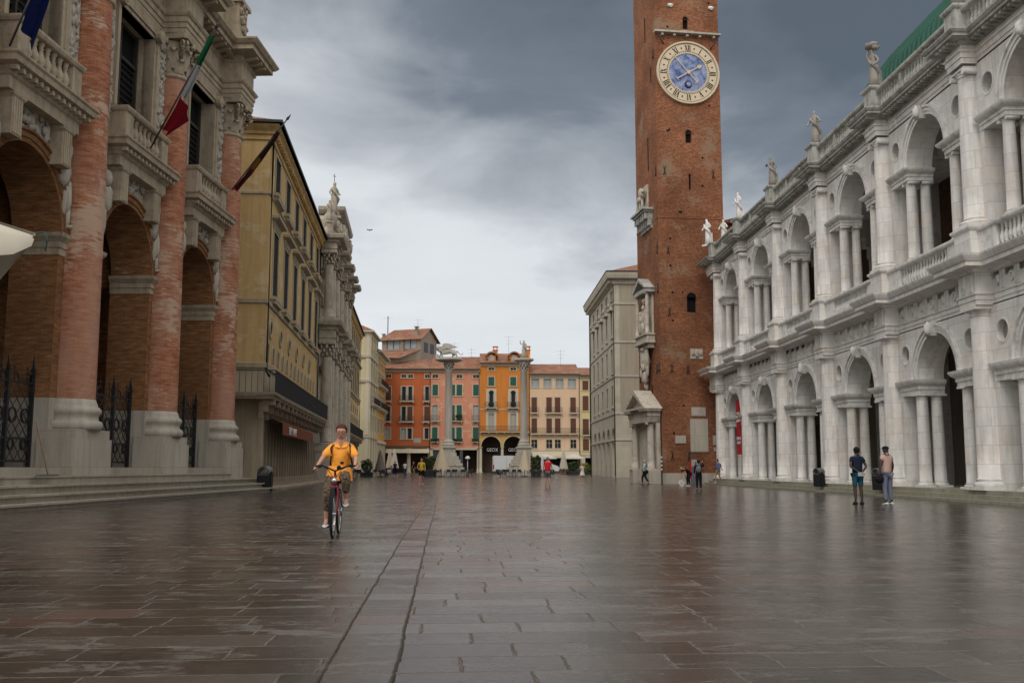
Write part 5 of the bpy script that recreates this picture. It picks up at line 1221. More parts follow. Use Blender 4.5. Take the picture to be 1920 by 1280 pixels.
def leafbox(parent, x0, x1, y, z, n, s=.14, mat=None, name='window_plants'):
    m = MB(); q = random.Random(int(x0 * 10 + z * 7 + n))
    for k in range(n):
        c = Vector((x0 + (x1 - x0) * q.random(), y + (q.random() - .5) * .35, z + (q.random() - .4) * .45)); a = Vector((q.random() - .5, q.random() - .5, q.random() - .5)).normalized() * s; b = a.cross(Vector((q.random() - .5, q.random() - .5, q.random() - .5))).normalized() * s
        m.quad(c - a, c - b, c + a, c + b)
    return m.build(name, mat or GRN, parent)
for a, b in ((.1, 1.7), (4.0, 6.1), (7.9, 9.2)): leafbox(h, a, b, -.6, 6.1, 90)
leafbox(h, 4.9, 6.0, -.6, 10.6, 130)
for x in (.2, 9.2): inst(ccf, 'portico_column', h, (x, .3, 0))
m = MB(); m.box(0, 0, 4.3, 9.3, .5, 4.6); m.build('lintel', TRM, h); m = MB(); m.box(0, .3, 0, 4.8, .5, 4.3); m.box(5.6, .25, 0, 6.2, .6, 4.3); m.build('shop_front', M['glass'], h)
rw = []
for x in (2.1, 6.3): rw += [(x, 19.7, 20.2, 1.1, 'dark_pane', 0), (x, 16.7, 18.4, 1.15, 'green_shutter', 0), (x, 12.6, 15.3, 1.05, 'open', 1), (x, 8.3, 11.3, 1.05, 'curtain', 1)]
h = house('bright_orange_house', 'bright orange house with two arches and arched windows, in the middle of the far row', -.1, 9.5, 21.0, orng, rw, 7.2, 23.6)
m = MB(); m.wall(0, 9.59, 0, 7.2, 0, .6, [(2.18 - 1.85, 2.18 + 1.85, 0, 7.2), (6.42 - 1.85, 6.42 + 1.85, 0, 7.2)])
for x in (2.18, 6.42): m.spandrel(x, 1.85, 5.0, 7.2, 0, .6, 18)
m.build('arcade_wall', mat_plaster('arcade_plaster', (0.55, 0.33, 0.10), .85, .25), h)
m = MB(); 
for x in (2.18, 6.42): m.ring(x, 5.0, 1.85, 2.02, -.06, .05, seg=18)
m.build('arch_band', TRM, h)
for x in (.2, 4.3, 8.5): inst(ccf, 'portico_column', h, (x, -.1, 0), 0, (.8, .8, 1.06))
balc(h, 0, 9.4, 7.75, .8)
for x in (2.2, 6.4): balc(h, x - 1.2, x + 1.2, 12.3, .8, 1.0); leafbox(h, x - .5, x + .5, -.5, 12.9, 120)
for z in (7.3, 11.9): m = MB(); m.box(0, -.06, z + .0, 9.58, .0, z + .18); m.build('string_course', TRM, h)
def dormer(parent, x, z, s=1.0):
    m = MB(); m.box(x - .75 * s, .6, z, x + .75 * s, 3.2, z + 1.3 * s); m.build('dormer', orng, parent)
    m = MB(); m.ring(x, z + .75 * s, 1.0 * s, 1.3 * s, .2, 3.2, .35, pi - .35, 10); o = m.build('dormer_roof', M['tile'], parent)
    m = MB(); m.box(x - .45 * s, .55, z + .25, x + .45 * s, .6, z + 1.1 * s); m.build('dormer_pane', SH['pale_glass'], parent)
dormer(h, 2.3, 21.1); dormer(h, 6.6, 21.1)
def chimney(parent, x, y, z0, z1, mat, w=.45):
    m = MB(); m.box(x - w, y - w, z0, x + w, y + w, z1); m.box(x - w - .1, y - w - .1, z1, x + w + .1, y + w + .1, z1 + .15); m.box(x - w + .05, y - w, z1 + .15, x - w + .2, y + w, z1 + .65); m.box(x + w - .2, y - w, z1 + .15, x + w - .05, y + w, z1 + .65); m.box(x - w - .1, y - w - .1, z1 + .65, x + w + .1, y + w + .1, z1 + .8); m.build('chimney', mat, parent)
chimney(h, 3.0, 3, 22, 23.6, orng); chimney(h, 9.3, 3.4, 21, 23.7, orng, .5)
m = MB(); m.prism([(0, 20.8), (0, 21.2), (2.0, 22.6), (4.5, 23.3), (6, 23.4), (8, 23.5), (9, 23.5), (9, 20.8)], 9.58 - 9.2, 9.58 - 8.9); 
m.v = [(9.55 + (p[1] - .38) - .15, p[0] - .3, p[2]) for p in m.v]; m.build('gable_wall', orng, h)
sb = MB(); sb.box(1.2, 3.6, 3.9, 3.7, 3.7, 4.9); sb.box(5.4, 3.6, 3.9, 7.9, 3.7, 4.9); so = sb.build('shop_sign', M['dark'], h)
GL = mat_plain('lit_letters', (0.8, 0.8, 0.78), .5, .2, 0, 1.0, 1, None, **{'Emission Color': (1, 1, 1), 'Emission Strength': 0.12})
text('GEOX', .95, so, (2.45, 3.55, 4.07), (pi / 2, 0, 0), GL, sx=.86, ext=.04); text('GEOX', .95, so, (6.65, 3.55, 4.07), (pi / 2, 0, 0), GL, sx=.86, ext=.04)
rw = [(x, 16.45, 18.05, 1.45, 'pale_glass', 0) for x in (10.5, 12.85, 15.17, 17.55)]
for x in (10.3, 13.15, 14.78, 17.75): rw += [(x, 11.65, 14.5, 1.05, 'brown_shutter', 0), (x, 7.7, 10.5, 1.05, 'brown_shutter', 0), (x, 4.85, 6.45, 1.1, 'dark_pane', 0)]
h = house('salmon_house', 'pale salmon house with brown shutters and a long iron balcony, right of the statue column', 9.5, 19.07, 18.9, salm, rw, 4.2, 21.5)
balc(h, .05, 9.3, 7.35, .8)
for a, b in ((0, 1.6), (2.9, 6.1), (7.5, 9.2)): balc(h, a, b, 11.3, .7)
m = MB(); m.box(0, -.1, 4.1, 9.5, 0, 4.3); m.build('string_course', TRM, h)
m = MB(); m.quad((.1, -.1, 4.05), (9.3, -.1, 4.05), (9.3, -2.0, 3.1), (.1, -2.0, 3.1)); m.quad((.1, -2, 3.1), (9.3, -2, 3.1), (9.3, -2, 2.75), (.1, -2, 2.75)); m.build('awning', mat_plain('cream_awning', (0.48, 0.42, 0.30), .85, .1), h)
m = MB()
for x in (.1, 3.2, 6.3, 9.0): m.box(x, 0, 0, x + .4, .4, 4.2)
m.box(.2, .3, 0, 9.2, .35, 1.0); m.build('shop_front', M['wood'], h)
rw = [(20.15, 15.9, 17.7, 1.15, 'brown_shutter', 0), (20.15, 12.0, 14.8, 1.15, 'brown_shutter', 0), (20.15, 7.4, 10.4, 1.15, 'brown_shutter', 0), (20.15, 4.4, 6.6, 1.15, 'brown_shutter', 0)]
rw += [(x + 3.4, *r) for x, *r in rw]
h = house('yellow_house', 'narrow pale yellow house with dark red shutters, beside the pale stone palace', 19.08, 26, 18.7, yelo, rw, 3.4, 20.8)
balc(h, .3, 2.2, 7.1, .7); m = MB(); m.wall(0, 6.9, 0, 3.4, 0, .4, [(.9, 2.3, 0, 2.8)]); m.box(0, -.1, 3.3, 6.9, 0, 3.6); m.build('shop_front', TRM, h)
# house with a rooftop room behind the red one
h = thing('tall_rear_house', 'grey-brown house with a glazed rooftop room rising behind the red house', 'building', (-19.9, 201, 0), R(-22))
GRY = mat_plaster('grey_plaster', (0.30, 0.25, 0.20), .8, .4)
m = MB(); m.wall(0, 8.6, 20, 26.9, 0, .3, [(1.0, 3.9, 24.9, 26.7), (4.8, 7.7, 24.9, 26.7)]); m.box(8.3, 0.3, 0, 8.6, 7.6, 26.9); m.prism([(0, 26.9), (0, 26.9), (7.6, 26.9), (3.8, 29.0)], 0, .3) if 0 else None
a_ = [m.av(p) for p in ((8.6, 0, 26.9), (8.6, 7.6, 26.9), (8.6, 3.8, 29.1))]; m.face(a_); m.box(0, .3, 0, .3, 7.6, 26.9); m.build('wall', GRY, h)
m = MB(); m.box(.9, .2, 24.8, 7.8, .24, 26.8); m.build('glazing', SH['pale_glass'], h); m = MB()
for x in (1.0, 2.4, 3.8, 4.8, 6.2, 7.6): m.box(x, .05, 24.9, x + .12, .2, 26.7)
m.build('window_frame', M['wood'], h)
m = MB()
for y in (1.5, 4.4): m.box(8.58, y, 24.2, 8.64, y + 1.9, 26.2)
m.build('side_window', M['glass'], h)
m = MB(); m.quad((-.8, -.8, 26.6), (9.2, -.8, 26.6), (9.2, 3.8, 29.3), (-.8 + 1.5, 3.8, 29.3)); m.quad((9.2, 3.8, 29.3), (9.2, 8.4, 26.6), (-.8, 8.4, 26.6), (.7, 3.8, 29.3)); m.quad((-.8, 8.4, 26.6), (-.8, -.8, 26.6), (.7, 3.8, 29.3), (.7, 3.8, 29.3))
m.build('roof', M['tile'], h)
m = MB(); m.quad((-.5, -9, 22.3), (7.0, -6.0, 22.3), (8.6, .1, 24.6), (-.5, .1, 24.6)); m.build('lower_roof', M['tile'], h)
m = MB(); m.box(-.4, -8.5, 19, 3.2, -5, 22.3); m.build('lower_wall', CRM, h)
m = MB(); m.quad((3.2, -8, 19), (8.5, 0, 19), (8.5, 0, 24.5), (3.2, -8, 22.2)); m.build('side_wall', GRY, h)
chimney(h, 7.2, 1.0, 27.2, 28.6, GRY, .3); chimney(h, -.1, .8, 25, 27.4, GRY, .25); chimney(h, 5.2, -1.2, 23.6, 25.0, GRY, .22)
def antenna(x, y, z, hh, label, bars=3):
    a = thing('roof_antenna', label, 'antenna', (x, y, z)); m = MB(); m.tube([(0, 0, 0), (0, 0, hh)], .02 if bars > 1 else .09, 4); m.build('mast', M['iron'], a); m = MB()
    for k in range(bars): m.tube([(-.9 + k * .2, 0, hh - .3 - k * .7), (1.1 - k * .2, .1, hh - .3 - k * .7)], .011, 4)
    m.build('boom', M['iron'], a)
antenna(-19.0, 203, 26.8, 5.2, 'thick phone mast on the roof of the tall rear house', 1)
antenna(-12.9, 203.5, 28.2, 3.4, 'thin antenna beside the chimney of the glazed rooftop room')
antenna(5.6, 196, 22.6, 4.6, 'antenna on the bright orange house roof, left of the standing statue'); antenna(15.9, 196, 20.8, 3.6, 'antenna on the salmon house roof')
antenna(-1.8, 197, 22.6, 2.2, 'low antenna between the pink and orange roofs'); antenna(-5.2, 199, 22.4, 3.8, 'thin antenna on the pink roof just right of the lion')
antenna(-9.0, 199, 22.2, 3.9, 'thin antenna on the pink roof left of the lion')

# ---------------- the two columns ----------------
CST = mat_stone('column_stone', (0.48, 0.44, 0.38), 0.65, 0.35, (3, 1.6), .12)
def big_column(name, label, x, cap):
    c = thing(name, label, 'column', (x, 135, .15)); 
    m = MB()
    for w, a, b in ((2.5, 0, .45), (2.15, .45, 1.05), (1.95, 1.05, 1.6), (1.65, 1.6, 2.1), (1.4, 2.1, 2.55), (1.1, 2.55, 3.0)): m.box(-w, -w, a, w, w, b)
    q = random.Random(2)
    for k in range(26): t = q.random() * 2 - 1; m.blob((t * 1.8, -1.97, 1.3), (.2, .06, .16), 6, 4, .4, k)
    m.sweep([(-.95, .95), (-.95, -.95), (.95, -.95), (.95, .95)], [(0, 3.0), (0, 3.5), (.15, 3.6), (.18, 3.75), (0, 3.8)], back=-.9)
    m.build('stepped_base', CST, c)
    m = MB(); m.box(-.85, -.85, 3.7, .85, .85, 3.95); m.lathe(0, 0, [(.85, 3.95), (.88, 4.1), (.8, 4.2), (.68, 4.28), (.72, 4.4), (.74, 4.5), (.6, 4.62), (.5, 4.8), (.5, 5.0), (.5, 9), (.46, 14.0), (.5, 14.05), (.5, 14.15), (.45, 14.2)], 24)
    m.build('shaft', CST, c)
    m = MB(); leafcap(m, .46, 14.15, 15.35); m.lathe(0, 0, [(.45, 14.2), (.5, 14.9), (.8, 15.3)], 16); m.lathe(0, 0, [(cap * .75, 15.3), (cap, 15.5), (cap, 15.65), (cap * .96, 15.75)], 24, sy=.8); m.build('capital', CST, c); return c
big_column('lion_column', 'tall stone column carrying the winged lion, left of the two columns', -4.27, 1.85); big_column('statue_column', 'tall stone column carrying the standing robed figure, right of the two columns', 5.92, 1.35)
WS = mat_plain('weathered_marble', (0.52, 0.49, 0.44), .7, .2, 0, .5, 2.5, .01)
ln = thing('winged_lion', 'stone winged lion walking left on top of the left column', 'statue', (-4.35, 135, 15.9))
bd = grow('body', [(-.3, 0, 1.0, .33, .42), (.25, 0, 1.0, .33, .38), (.85, 0, .98, .33, .36), (-.85, 0, 1.08, .36, .42), (-1.15, 0, 1.3, .34, .34), (-1.35, 0, 1.42, .28, .28), (-1.62, 0, 1.36, .15, .15),
  (-.8, -.2, .6, .15, .15), (-.85, -.2, .25, .10, .10), (-.98, -.2, .08, .12, .08), (-.95, .22, .6, .15, .15), (-1.25, .22, .3, .1, .1), (-1.4, .22, .1, .11, .08),
  (.95, -.2, .62, .18, .18), (1.15, -.2, .35, .09, .09), (1.05, -.2, .08, .12, .08), (.75, .22, .62, .18, .18), (.55, .22, .35, .09, .09), (.4, .22, .08, .12, .08), (1.25, 0, .95, .08, .08), (1.5, 0, .6, .05, .05), (1.8, 0, .5, .05, .05), (2.0, 0, .75, .07, .07)],
  [(0, 1), (1, 2), (0, 3), (3, 4), (4, 5), (5, 6), (3, 7), (7, 8), (8, 9), (3, 10), (10, 11), (11, 12), (2, 13), (13, 14), (14, 15), (2, 16), (16, 17), (17, 18), (2, 19), (19, 20), (20, 21), (21, 22)], WS, ln)
m = MB()
for sy in (-1, 1):
    y = sy * .34; out_ = [(-.85, 1.1), (-.95, 1.55), (-.75, 1.95), (-.3, 2.05), (.2, 1.95), (.75, 1.7), (1.15, 1.55), (.7, 1.45), (.2, 1.4), (-.3, 1.3)]
    m.prism([(a, b) for a, b in out_][::-1], y - .06, y + .06)
m.build('wing', WS, ln)
m = MB(); blobs(m, [((-1.3, 0, 1.4), (.36, .4, .42)), ((-1.15, .0, 1.1), (.3, .36, .3))], 3, .25); m.build('mane', WS, ln); m = MB(); m.box(-1.75, -.3, 0, -1.35, .3, .55); m.build('book_block', WS, ln)
def robed(name, label, loc, rz, H, mat, seed=0, arm=None, group=None, extra=None, lean=0.0):
    """standing stone figure: one grown body, drapery as its own part"""
    k = H / 1.8; t = thing(name, label, 'statue', loc, rz, group); q = random.Random(seed); s = q.choice((-1, 1))
    J = [(0, 0, .95, .14, .12), (0, 0, 1.15, .13, .11), (0, 0, 1.35, .17, .12), (0, 0, 1.5, .09, .09), (0, -.03, 1.6, .055, .06), (lean, -.04, 1.70, .1, .11), (lean, -.04, 1.8, .07, .08),
     (-.17, 0, 1.42, .075, .07), (.17, 0, 1.42, .075, .07), (-.1, 0, .85, .1, .1), (.1, 0, .85, .1, .1), (-.12 - .03 * s, -.03, .48, .07, .07), (.13, .0, .48, .07, .07), (-.13, 0, .08, .045, .05), (.15, .03, .08, .045, .05), (-.14, -.12, .03, .04, .03), (.17, -.09, .03, .04, .03)]
    E_ = [(0, 1), (1, 2), (2, 3), (3, 4), (4, 5), (5, 6), (3, 7), (3, 8), (0, 9), (0, 10), (9, 11), (10, 12), (11, 13), (12, 14), (13, 15), (14, 16)]
    ar = arm or (((-.32, -.08, 1.2), (-.28, -.25, 1.0)), ((.3, 0, 1.2), (.24, -.2, 1.15)))
    for i, (e, w) in enumerate(ar): n = len(J); J += [(*e, .055, .055), (*w, .045, .045)]; E_ += [(7 + i, n), (n, n + 1)]
    J = [tuple(v * k for v in j) for j in J]; grow('body', J, E_, mat, t)
    m = MB()
    m.lathe(0, 0, [(.2 * k, .1 * k), (.24 * k, .12 * k), (.2 * k, .5 * k), (.19 * k, .9 * k), (.17 * k, 1.05 * k)], 11, sx=1, sy=.75); m.tube([(-.2 * k, -.12 * k, 1.42 * k), (.0, -.2 * k, 1.15 * k), (.22 * k, -.08 * k, .9 * k), (.2 * k, .1 * k, .55 * k)], [.05 * k, .07 * k, .09 * k, .05 * k], 7)
    for i in range(0, len(m.v)): v = m.v[i]; f = 1 + .1 * math.sin(7 * math.atan2(v[1], v[0]) + seed); m.v[i] = (v[0] * f, v[1] * f, v[2])
    m.build('drapery', mat, t)
    m = MB(); m.box(-.3 * k, -.25 * k, -.1 * k, .3 * k, .25 * k, .03 * k); m.box(.05 * k, .05 * k, 0, .25 * k, .22 * k, .8 * k); m.build('base_block', mat, t)
    if extra: extra(t, k)
    return t
robed('standing_statue', 'pale robed statue with raised right hand on top of the right column', (5.92, 135, 15.95), 0, 2.5, WS, 1, (((-.34, -.05, 1.45), (-.36, -.05, 1.78)), ((.3, 0, 1.2), (.3, -.15, 1.0))))
# statues on the white palace
DK = mat_stone('dark_weathered_statue', (0.36, 0.33, 0.29), .5, .5, None, soot=.4)
def onbas(Y): return (16.9 - .3, Y, 17.0)
GS = 'statues on the white palace parapet'
def sack(t, k): m = MB(); m.blob((-.05, -.02, 1.95 * k), (.3, .24, .16), 10, 7, .2, 5); m.blob((.15, 0, 1.85 * k), (.16, .18, .14), 8, 6, .2, 6); m.build('bundle', DK, t)
robed('roof_statue', 'dark figure carrying a bundle on its head, on the parapet beside the green roof', onbas(39.9), R(-60), 1.75, DK, 3, (((-.3, -.05, 1.5), (-.16, -.05, 1.8)), ((.28, 0, 1.2), (.2, -.2, 1.0))), GS, sack)
robed('roof_statue', 'upright grey parapet statue, second from the green roof', onbas(47.3), R(-50), 1.75, DK, 5, None, GS)
robed('roof_statue', 'grey parapet statue leaning with bent knee, third from the green roof', onbas(54.7), R(-50), 1.75, DK, 8, (((-.28, -.2, 1.25), (-.1, -.3, 1.4)), ((.3, 0, 1.2), (.25, -.1, 1.0))), GS, None, -.07)
robed('roof_statue', 'pale parapet statue nearest the corner pair', onbas(62.1), R(-70), 1.75, M['whiteplain'], 11, None, GS)
robed('roof_statue', 'white robed corner statue with bent head, left of the corner pair by the clock tower', (16.3, 69.6, 17.0), R(-60), 1.9, M['whiteplain'], 2, None, GS, None, -.05)
robed('roof_statue', 'white corner statue, right of the corner pair by the clock tower', (17.3, 68.9, 17.0), R(-40), 1.7, M['whiteplain'], 4, None, GS)
robed('roof_statue', 'parapet statue above the nearest column, mostly above the picture', onbas(32.5), R(-60), 1.75, DK, 9, None, GS)
# statues on the church gable
cg = o3 + dM * 28.8
def onch(x, y, z): p = cg + dM * x + nM * y; return (p.x, p.y, z)
CT = 'statues on the church gable'
def cross(t, k): m = MB(); m.tube([(0, 0, 1.8 * k), (0, 0, 2.25 * k)], .03, 4); m.tube([(-.15, 0, 2.12 * k), (.15, 0, 2.12 * k)], .025, 4); m.build('cross', M['iron'], t)
robed('gable_statue', 'tallest church statue with a thin cross, at the very top of the gable', onch(3.5, -.8, 23.4), R(40), 3.1, CS, 21, None, CT, cross)
robed('gable_statue', 'small crouching church figure left of the tallest one', onch(1.4, -.6, 22.4), R(40), 1.9, CS, 22, None, CT)
robed('gable_statue', 'small church figure right of the tallest one', onch(6.2, -.8, 23.0), R(60), 2.0, CS, 23, None, CT)
robed('gable_statue', 'lower church figure seated at the right slope of the gable', onch(14.5, -1.2, 21.3), R(70), 2.2, CS, 24, None, CT)
# ---------------- people ----------------
def fab(name, c, var=.7, sc=18, rough=.9): return mat_plain(name, c, rough, .15, 0, var, sc, .01)
SKIN = mat_plain('skin', (0.42, 0.22, 0.15), .55, .35, 0, .88, 9); SKIND = mat_plain('dark_skin', (0.055, 0.03, 0.02), .5, .4, 0, .85, 9)
BASE = dict(hip=(0, 0, .95), waist=(0, 0, 1.1), chest=(0, 0, 1.32), neck=(0, .01, 1.48), throat=(0, 0, 1.55), head=(0, -.015, 1.63), top=(0, 0, 1.70),
            shL=(-.17, 0, 1.42), elL=(-.24, .02, 1.16), haL=(-.25, -.06, .92), shR=(.17, 0, 1.42), elR=(.24, .02, 1.16), haR=(.25, -.06, .92),
            hpL=(-.09, 0, .88), knL=(-.10, -.01, .49), anL=(-.11, .03, .09), toL=(-.12, -.12, .035), hpR=(.09, 0, .88), knR=(.10, -.01, .49), anR=(.11, .03, .09), toR=(.12, -.12, .035))
def person(label, loc, rz=0, H=1.75, pose=None, skin=None, shirt=None, legs=None, legkind='long', shoes=None, hair=(0.05, 0.03, 0.02), hairlen=0, sleeve=.55, stout=1.0, group=None, extra=None, dress=None, fingers=False):
    k = H / 1.76; J = dict(BASE); J.update(pose or {}); skin = skin or SKIN
    t = thing('person', label, 'person', loc, rz, group)
    V = {n: Vector(p) * k for n, p in J.items()}
    def lerp(a, b, f): return V[a].lerp(V[b], f)
    def chainmesh(name, pts, edges, mat): return grow(name, [(p.x, p.y, p.z, r if isinstance(r, float) else r[0], r if isinstance(r, float) else r[1]) for p, r in pts], edges, mat, t, 1)
    s = k; fa = lambda sd: V['ha' + sd] + (V['ha' + sd] - V['el' + sd]).normalized() * .07 * k
    tq = .72 if (shirt or dress) else 1
    pts = [(V['hip'], (.15 * s * tq, .11 * s * tq)), (V['waist'], (.12 * s * tq, .09 * s * tq)), (V['chest'], (.16 * s * tq, .105 * s * tq)), (V['neck'], (.07 * s, .06 * s)), (V['throat'], (.052 * s, .055 * s)), (V['head'], (.07 * s, .08 * s)), (V['head'].lerp(V['top'], .6), (.06 * s, .07 * s))]
    ed = [(0, 1), (1, 2), (2, 3), (3, 4), (4, 5), (5, 6)]
    for sd in 'LR':
        n = len(pts); pts += [(V['sh' + sd], .062 * s), (V['el' + sd], .042 * s), (V['ha' + sd], .028 * s), (fa(sd), (.035 * s, .025 * s))]; ed += [(3, n), (n, n + 1), (n + 1, n + 2), (n + 2, n + 3)]
        n = len(pts); pts += [(V['hp' + sd], .088 * s * stout), (V['kn' + sd], .055 * s), (V['kn' + sd].lerp(V['an' + sd], .35), .057 * s), (V['an' + sd], .036 * s), (V['to' + sd], (.035 * s, .022 * s))]; ed += [(0, n), (n, n + 1), (n + 1, n + 2), (n + 2, n + 3), (n + 3, n + 4)]
    body = chainmesh('body', pts, ed, skin)
    hd = V['head']; fw = Vector((0, -1, 0)); q = (V['top'] - V['throat']).normalized()
    m = MB(); m.blob((0, 0, 0), (.077 * s, .095 * s, .118 * s), 16, 12)
    hc = hd + q * .012 * s; hv = []
    for x, y, z in m.v:   # narrower jaw, flatter face
        zz = z / (.118 * s); f = 1 - .22 * max(0, -zz) ** 1.5; yy = y * (1 - .12 * max(0, -zz)) - (.008 * s * max(0, -zz)); yy = max(yy, -.085 * s)
        hv.append(tuple(hc + Vector((x * f, yy, 0)) + q * z))
    m.v = hv; nz = hd + fw * .092 * s - q * .005; m.blob(tuple(nz), (.012 * s, .018 * s, .022 * s), 6, 5)
    for sx in (-1, 1): m.blob((hd.x + sx * .075 * s, hd.y + .005, hd.z - .005), (.012 * s, .02 * s, .03 * s), 6, 5)
    if fingers:
        for sd in 'LR':
            w = fa(sd); d = (V['ha' + sd] - V['el' + sd]).normalized(); side = d.cross(Vector((0, 0, 1))).normalized() if abs(d.z) < .9 else Vector((0, -1, 0))
            cur = Vector((0, -.02, -.03)) if abs(d.z) < .9 else Vector((0, -.015, 0))
            for i in range(4):
                a = w + side * (.02 * (i - 1.5)) * s; L_ = (.05, .06, .055, .042)[i] * s
                m.tube([a, a + d * L_ * .55 + cur * .3, a + d * L_ * .75 + cur * 1.1], [.011 * s, .010 * s, .008 * s], 6)
            a = w - d * .02 - side * .03 * s; m.tube([a, a - side * .02 * s + d * .03 * s, a + d * .055 * s - side * .012 * s], [.012 * s, .011 * s, .009 * s], 6)
    # fold ears, nose and fingers into the body mesh so that the figure stays one mesh
    add = m.mesh('x', skin); import bmesh as bm_
    B = bm_.new(); B.from_mesh(body.data); B.from_mesh(add); B.to_mesh(body.data); B.free(); body.data.polygons.foreach_set('use_smooth', [True] * len(body.data.polygons))
    m = MB()
    for sx in (-1, 1): m.blob((hd.x + sx * .03 * s, hd.y - .084 * s, hd.z + .012 * s), (.012 * s, .008 * s, .008 * s), 6, 4)
    m.blob((hd.x, hd.y - .086 * s, hd.z - .05 * s), (.024 * s, .006 * s, .006 * s), 6, 4); m.build('eyes_and_mouth', mat_plain('face_dark', (0.03, 0.015, 0.012), .5) if 'face_dark' not in bpy.data.materials else bpy.data.materials['face_dark'], t)
    if hair:
        hm = fab('hair', hair, .6, 40, .7); m = MB(); c = hd + q * .035 * s
        m.blob((c.x, c.y + .018 * s, c.z + .012 * s), (.093 * s, .105 * s, .105 * s), 14, 10, .05, 3)
        if hairlen: m.blob((c.x, c.y + .06 * s, c.z - hairlen * .45), (.09 * s, .05 * s, .06 + hairlen * .5), 10, 8, .05, 4)
        # keep the face open: pull the front lower verts back inside the head
        m.v = [(x, y if not (y < c.y - .03 * s and z < c.z + .028 * s) else c.y - .02 * s, z) for x, y, z in m.v]
        m.build('hair', hm, t)
    if shirt:
        a = sleeve; pt = [(V['hip'] + Vector((0, 0, -.07)), (.172 * s * stout, .135 * s * stout)), (V['hip'].lerp(V['waist'], .5), (.168 * s * stout, .135 * s * stout)), (V['waist'].lerp(V['chest'], .5), (.165 * s * stout, .135 * s * stout)), (V['chest'], (.178 * s, .13 * s)), (V['neck'] + Vector((0, 0, -.01)), (.085 * s, .075 * s)), (V['neck'] + Vector((0, 0, .03)), (.07 * s, .07 * s))]
        ee = [(0, 1), (1, 2), (2, 3), (3, 4)]
        for sd in 'LR':
            n = len(pt)
            if a <= 1: pt += [(V['sh' + sd], .08 * s), (lerp('sh' + sd, 'el' + sd, a), .068 * s)]; ee += [(3, n), (n, n + 1)]
            else: pt += [(V['sh' + sd], .08 * s), (V['el' + sd], .06 * s), (lerp('el' + sd, 'ha' + sd, .92), .042 * s)]; ee += [(3, n), (n, n + 1), (n + 1, n + 2)]
        chainmesh('shirt', pt, ee, shirt)
    if legs:
        f = {'long': .93, 'capri': .72, 'shorts': 0}[legkind]; pt = [(V['hip'] + Vector((0, 0, -.03)), (.125 * s * stout, .105 * s * stout))]; ee = []
        for sd in 'LR':
            n = len(pt); pt += [(V['hp' + sd], .108 * s * stout)]; ee += [(0, n)]
            if legkind == 'shorts': pt += [(lerp('hp' + sd, 'kn' + sd, .5), .09 * s), (lerp('hp' + sd, 'kn' + sd, .93), .08 * s)]; ee += [(n, n + 1), (n + 1, n + 2)]
            else:
                pt += [(lerp('hp' + sd, 'kn' + sd, .5), .1 * s)]; ee += [(n, n + 1)]; n += 1; pt += [(V['kn' + sd], .08 * s), (V['kn' + sd].lerp(V['an' + sd], .5), .066 * s), (V['kn' + sd].lerp(V['an' + sd], f), .054 * s)]; ee += [(n, n + 1), (n + 1, n + 2), (n + 2, n + 3)]
        chainmesh('trousers' if legkind != 'shorts' else 'shorts', pt, ee, legs)
    if dress:
        m = MB(); z0, z1 = .66 * k, 1.42 * k; m.lathe(V['waist'].x, V['waist'].y, [(.25 * k, z0), (.2 * k, .82 * k), (.145 * k, 1.05 * k), (.155 * k, 1.25 * k), (.13 * k, 1.4 * k), (.07 * k, 1.47 * k)], 14, sy=.75)
        m.v = [(x * (1 + (.06 * math.sin(5 * math.atan2(y, x)) if z < 1 else 0)), y * (1 + (.06 * math.sin(5 * math.atan2(y, x)) if z < 1 else 0)), z) for x, y, z in m.v]; m.build('dress', dress, t)
    if shoes:
        for sd in 'LR':
            a, b = V['an' + sd], V['to' + sd]; m = MB(); d = (b - a); d.z = 0; d = d.normalized() if d.length > .01 else Vector((0, -1, 0)); c = a.lerp(b, .45); zb = b.z - .035 * k
            n_ = 8; 
            prof = [(-.09, .03, .035, .075), (-.03, .032, .04, .08), (.03, .033, .045, .055), (.09, .033, .047, .04), (.135, .022, .03, .03)]
            sd_ = d.cross(Vector((0, 0, 1))); rows = []
            for o_, _, w_, h_ in prof:
                rows.append([m.av(tuple(a + d * (o_ * k + .02) + sd_ * w_ * k * math.cos(2 * pi * i / n_) + Vector((0, 0, (zb - a.z) + h_ * k * .5 + h_ * k * .5 * math.sin(2 * pi * i / n_))))) for i in range(n_)])
            for r_ in range(4):
                for i in range(n_): j = (i + 1) % n_; m.face([rows[r_][i], rows[r_][j], rows[r_ + 1][j], rows[r_ + 1][i]], True)
            m.face(rows[0][::-1]); m.face(rows[-1]); m.build('shoe', shoes, t)
    if extra: extra(t, V, k)
    return t
BLK = fab('black_fabric', (0.012, 0.012, 0.014)); WHT = fab('white_fabric', (0.62, 0.62, 0.62), .85); NVY = fab('navy_fabric', (0.012, 0.02, 0.04)); TEAL = fab('teal_denim', (0.02, 0.09, 0.14)); PNK = fab('pale_pink_cotton', (0.50, 0.33, 0.29), .85)
GRYF = fab('grey_blue_cloth', (0.16, 0.18, 0.24)); REDF = fab('red_cotton', (0.55, 0.02, 0.035), .8); YLW = fab('mustard_cotton', (0.50, 0.36, 0.03), .8); GRS = fab('grey_shorts', (0.13, 0.13, 0.14)); LBL = fab('light_blue_cotton', (0.30, 0.50, 0.62), .85); BLU = fab('blue_shirt_cloth', (0.10, 0.14, 0.30)); KHK = fab('khaki_cloth', (0.30, 0.22, 0.12)); SHOE = fab('white_shoe', (0.60, 0.60, 0.60), .8, 30, .6); DSH = fab('dark_shoe', (0.02, 0.02, 0.02), .8, 30, .6); JEAN = fab('blue_jeans', (0.04, 0.07, 0.13)); BRN = fab('brown_cloth', (0.09, 0.05, 0.03))
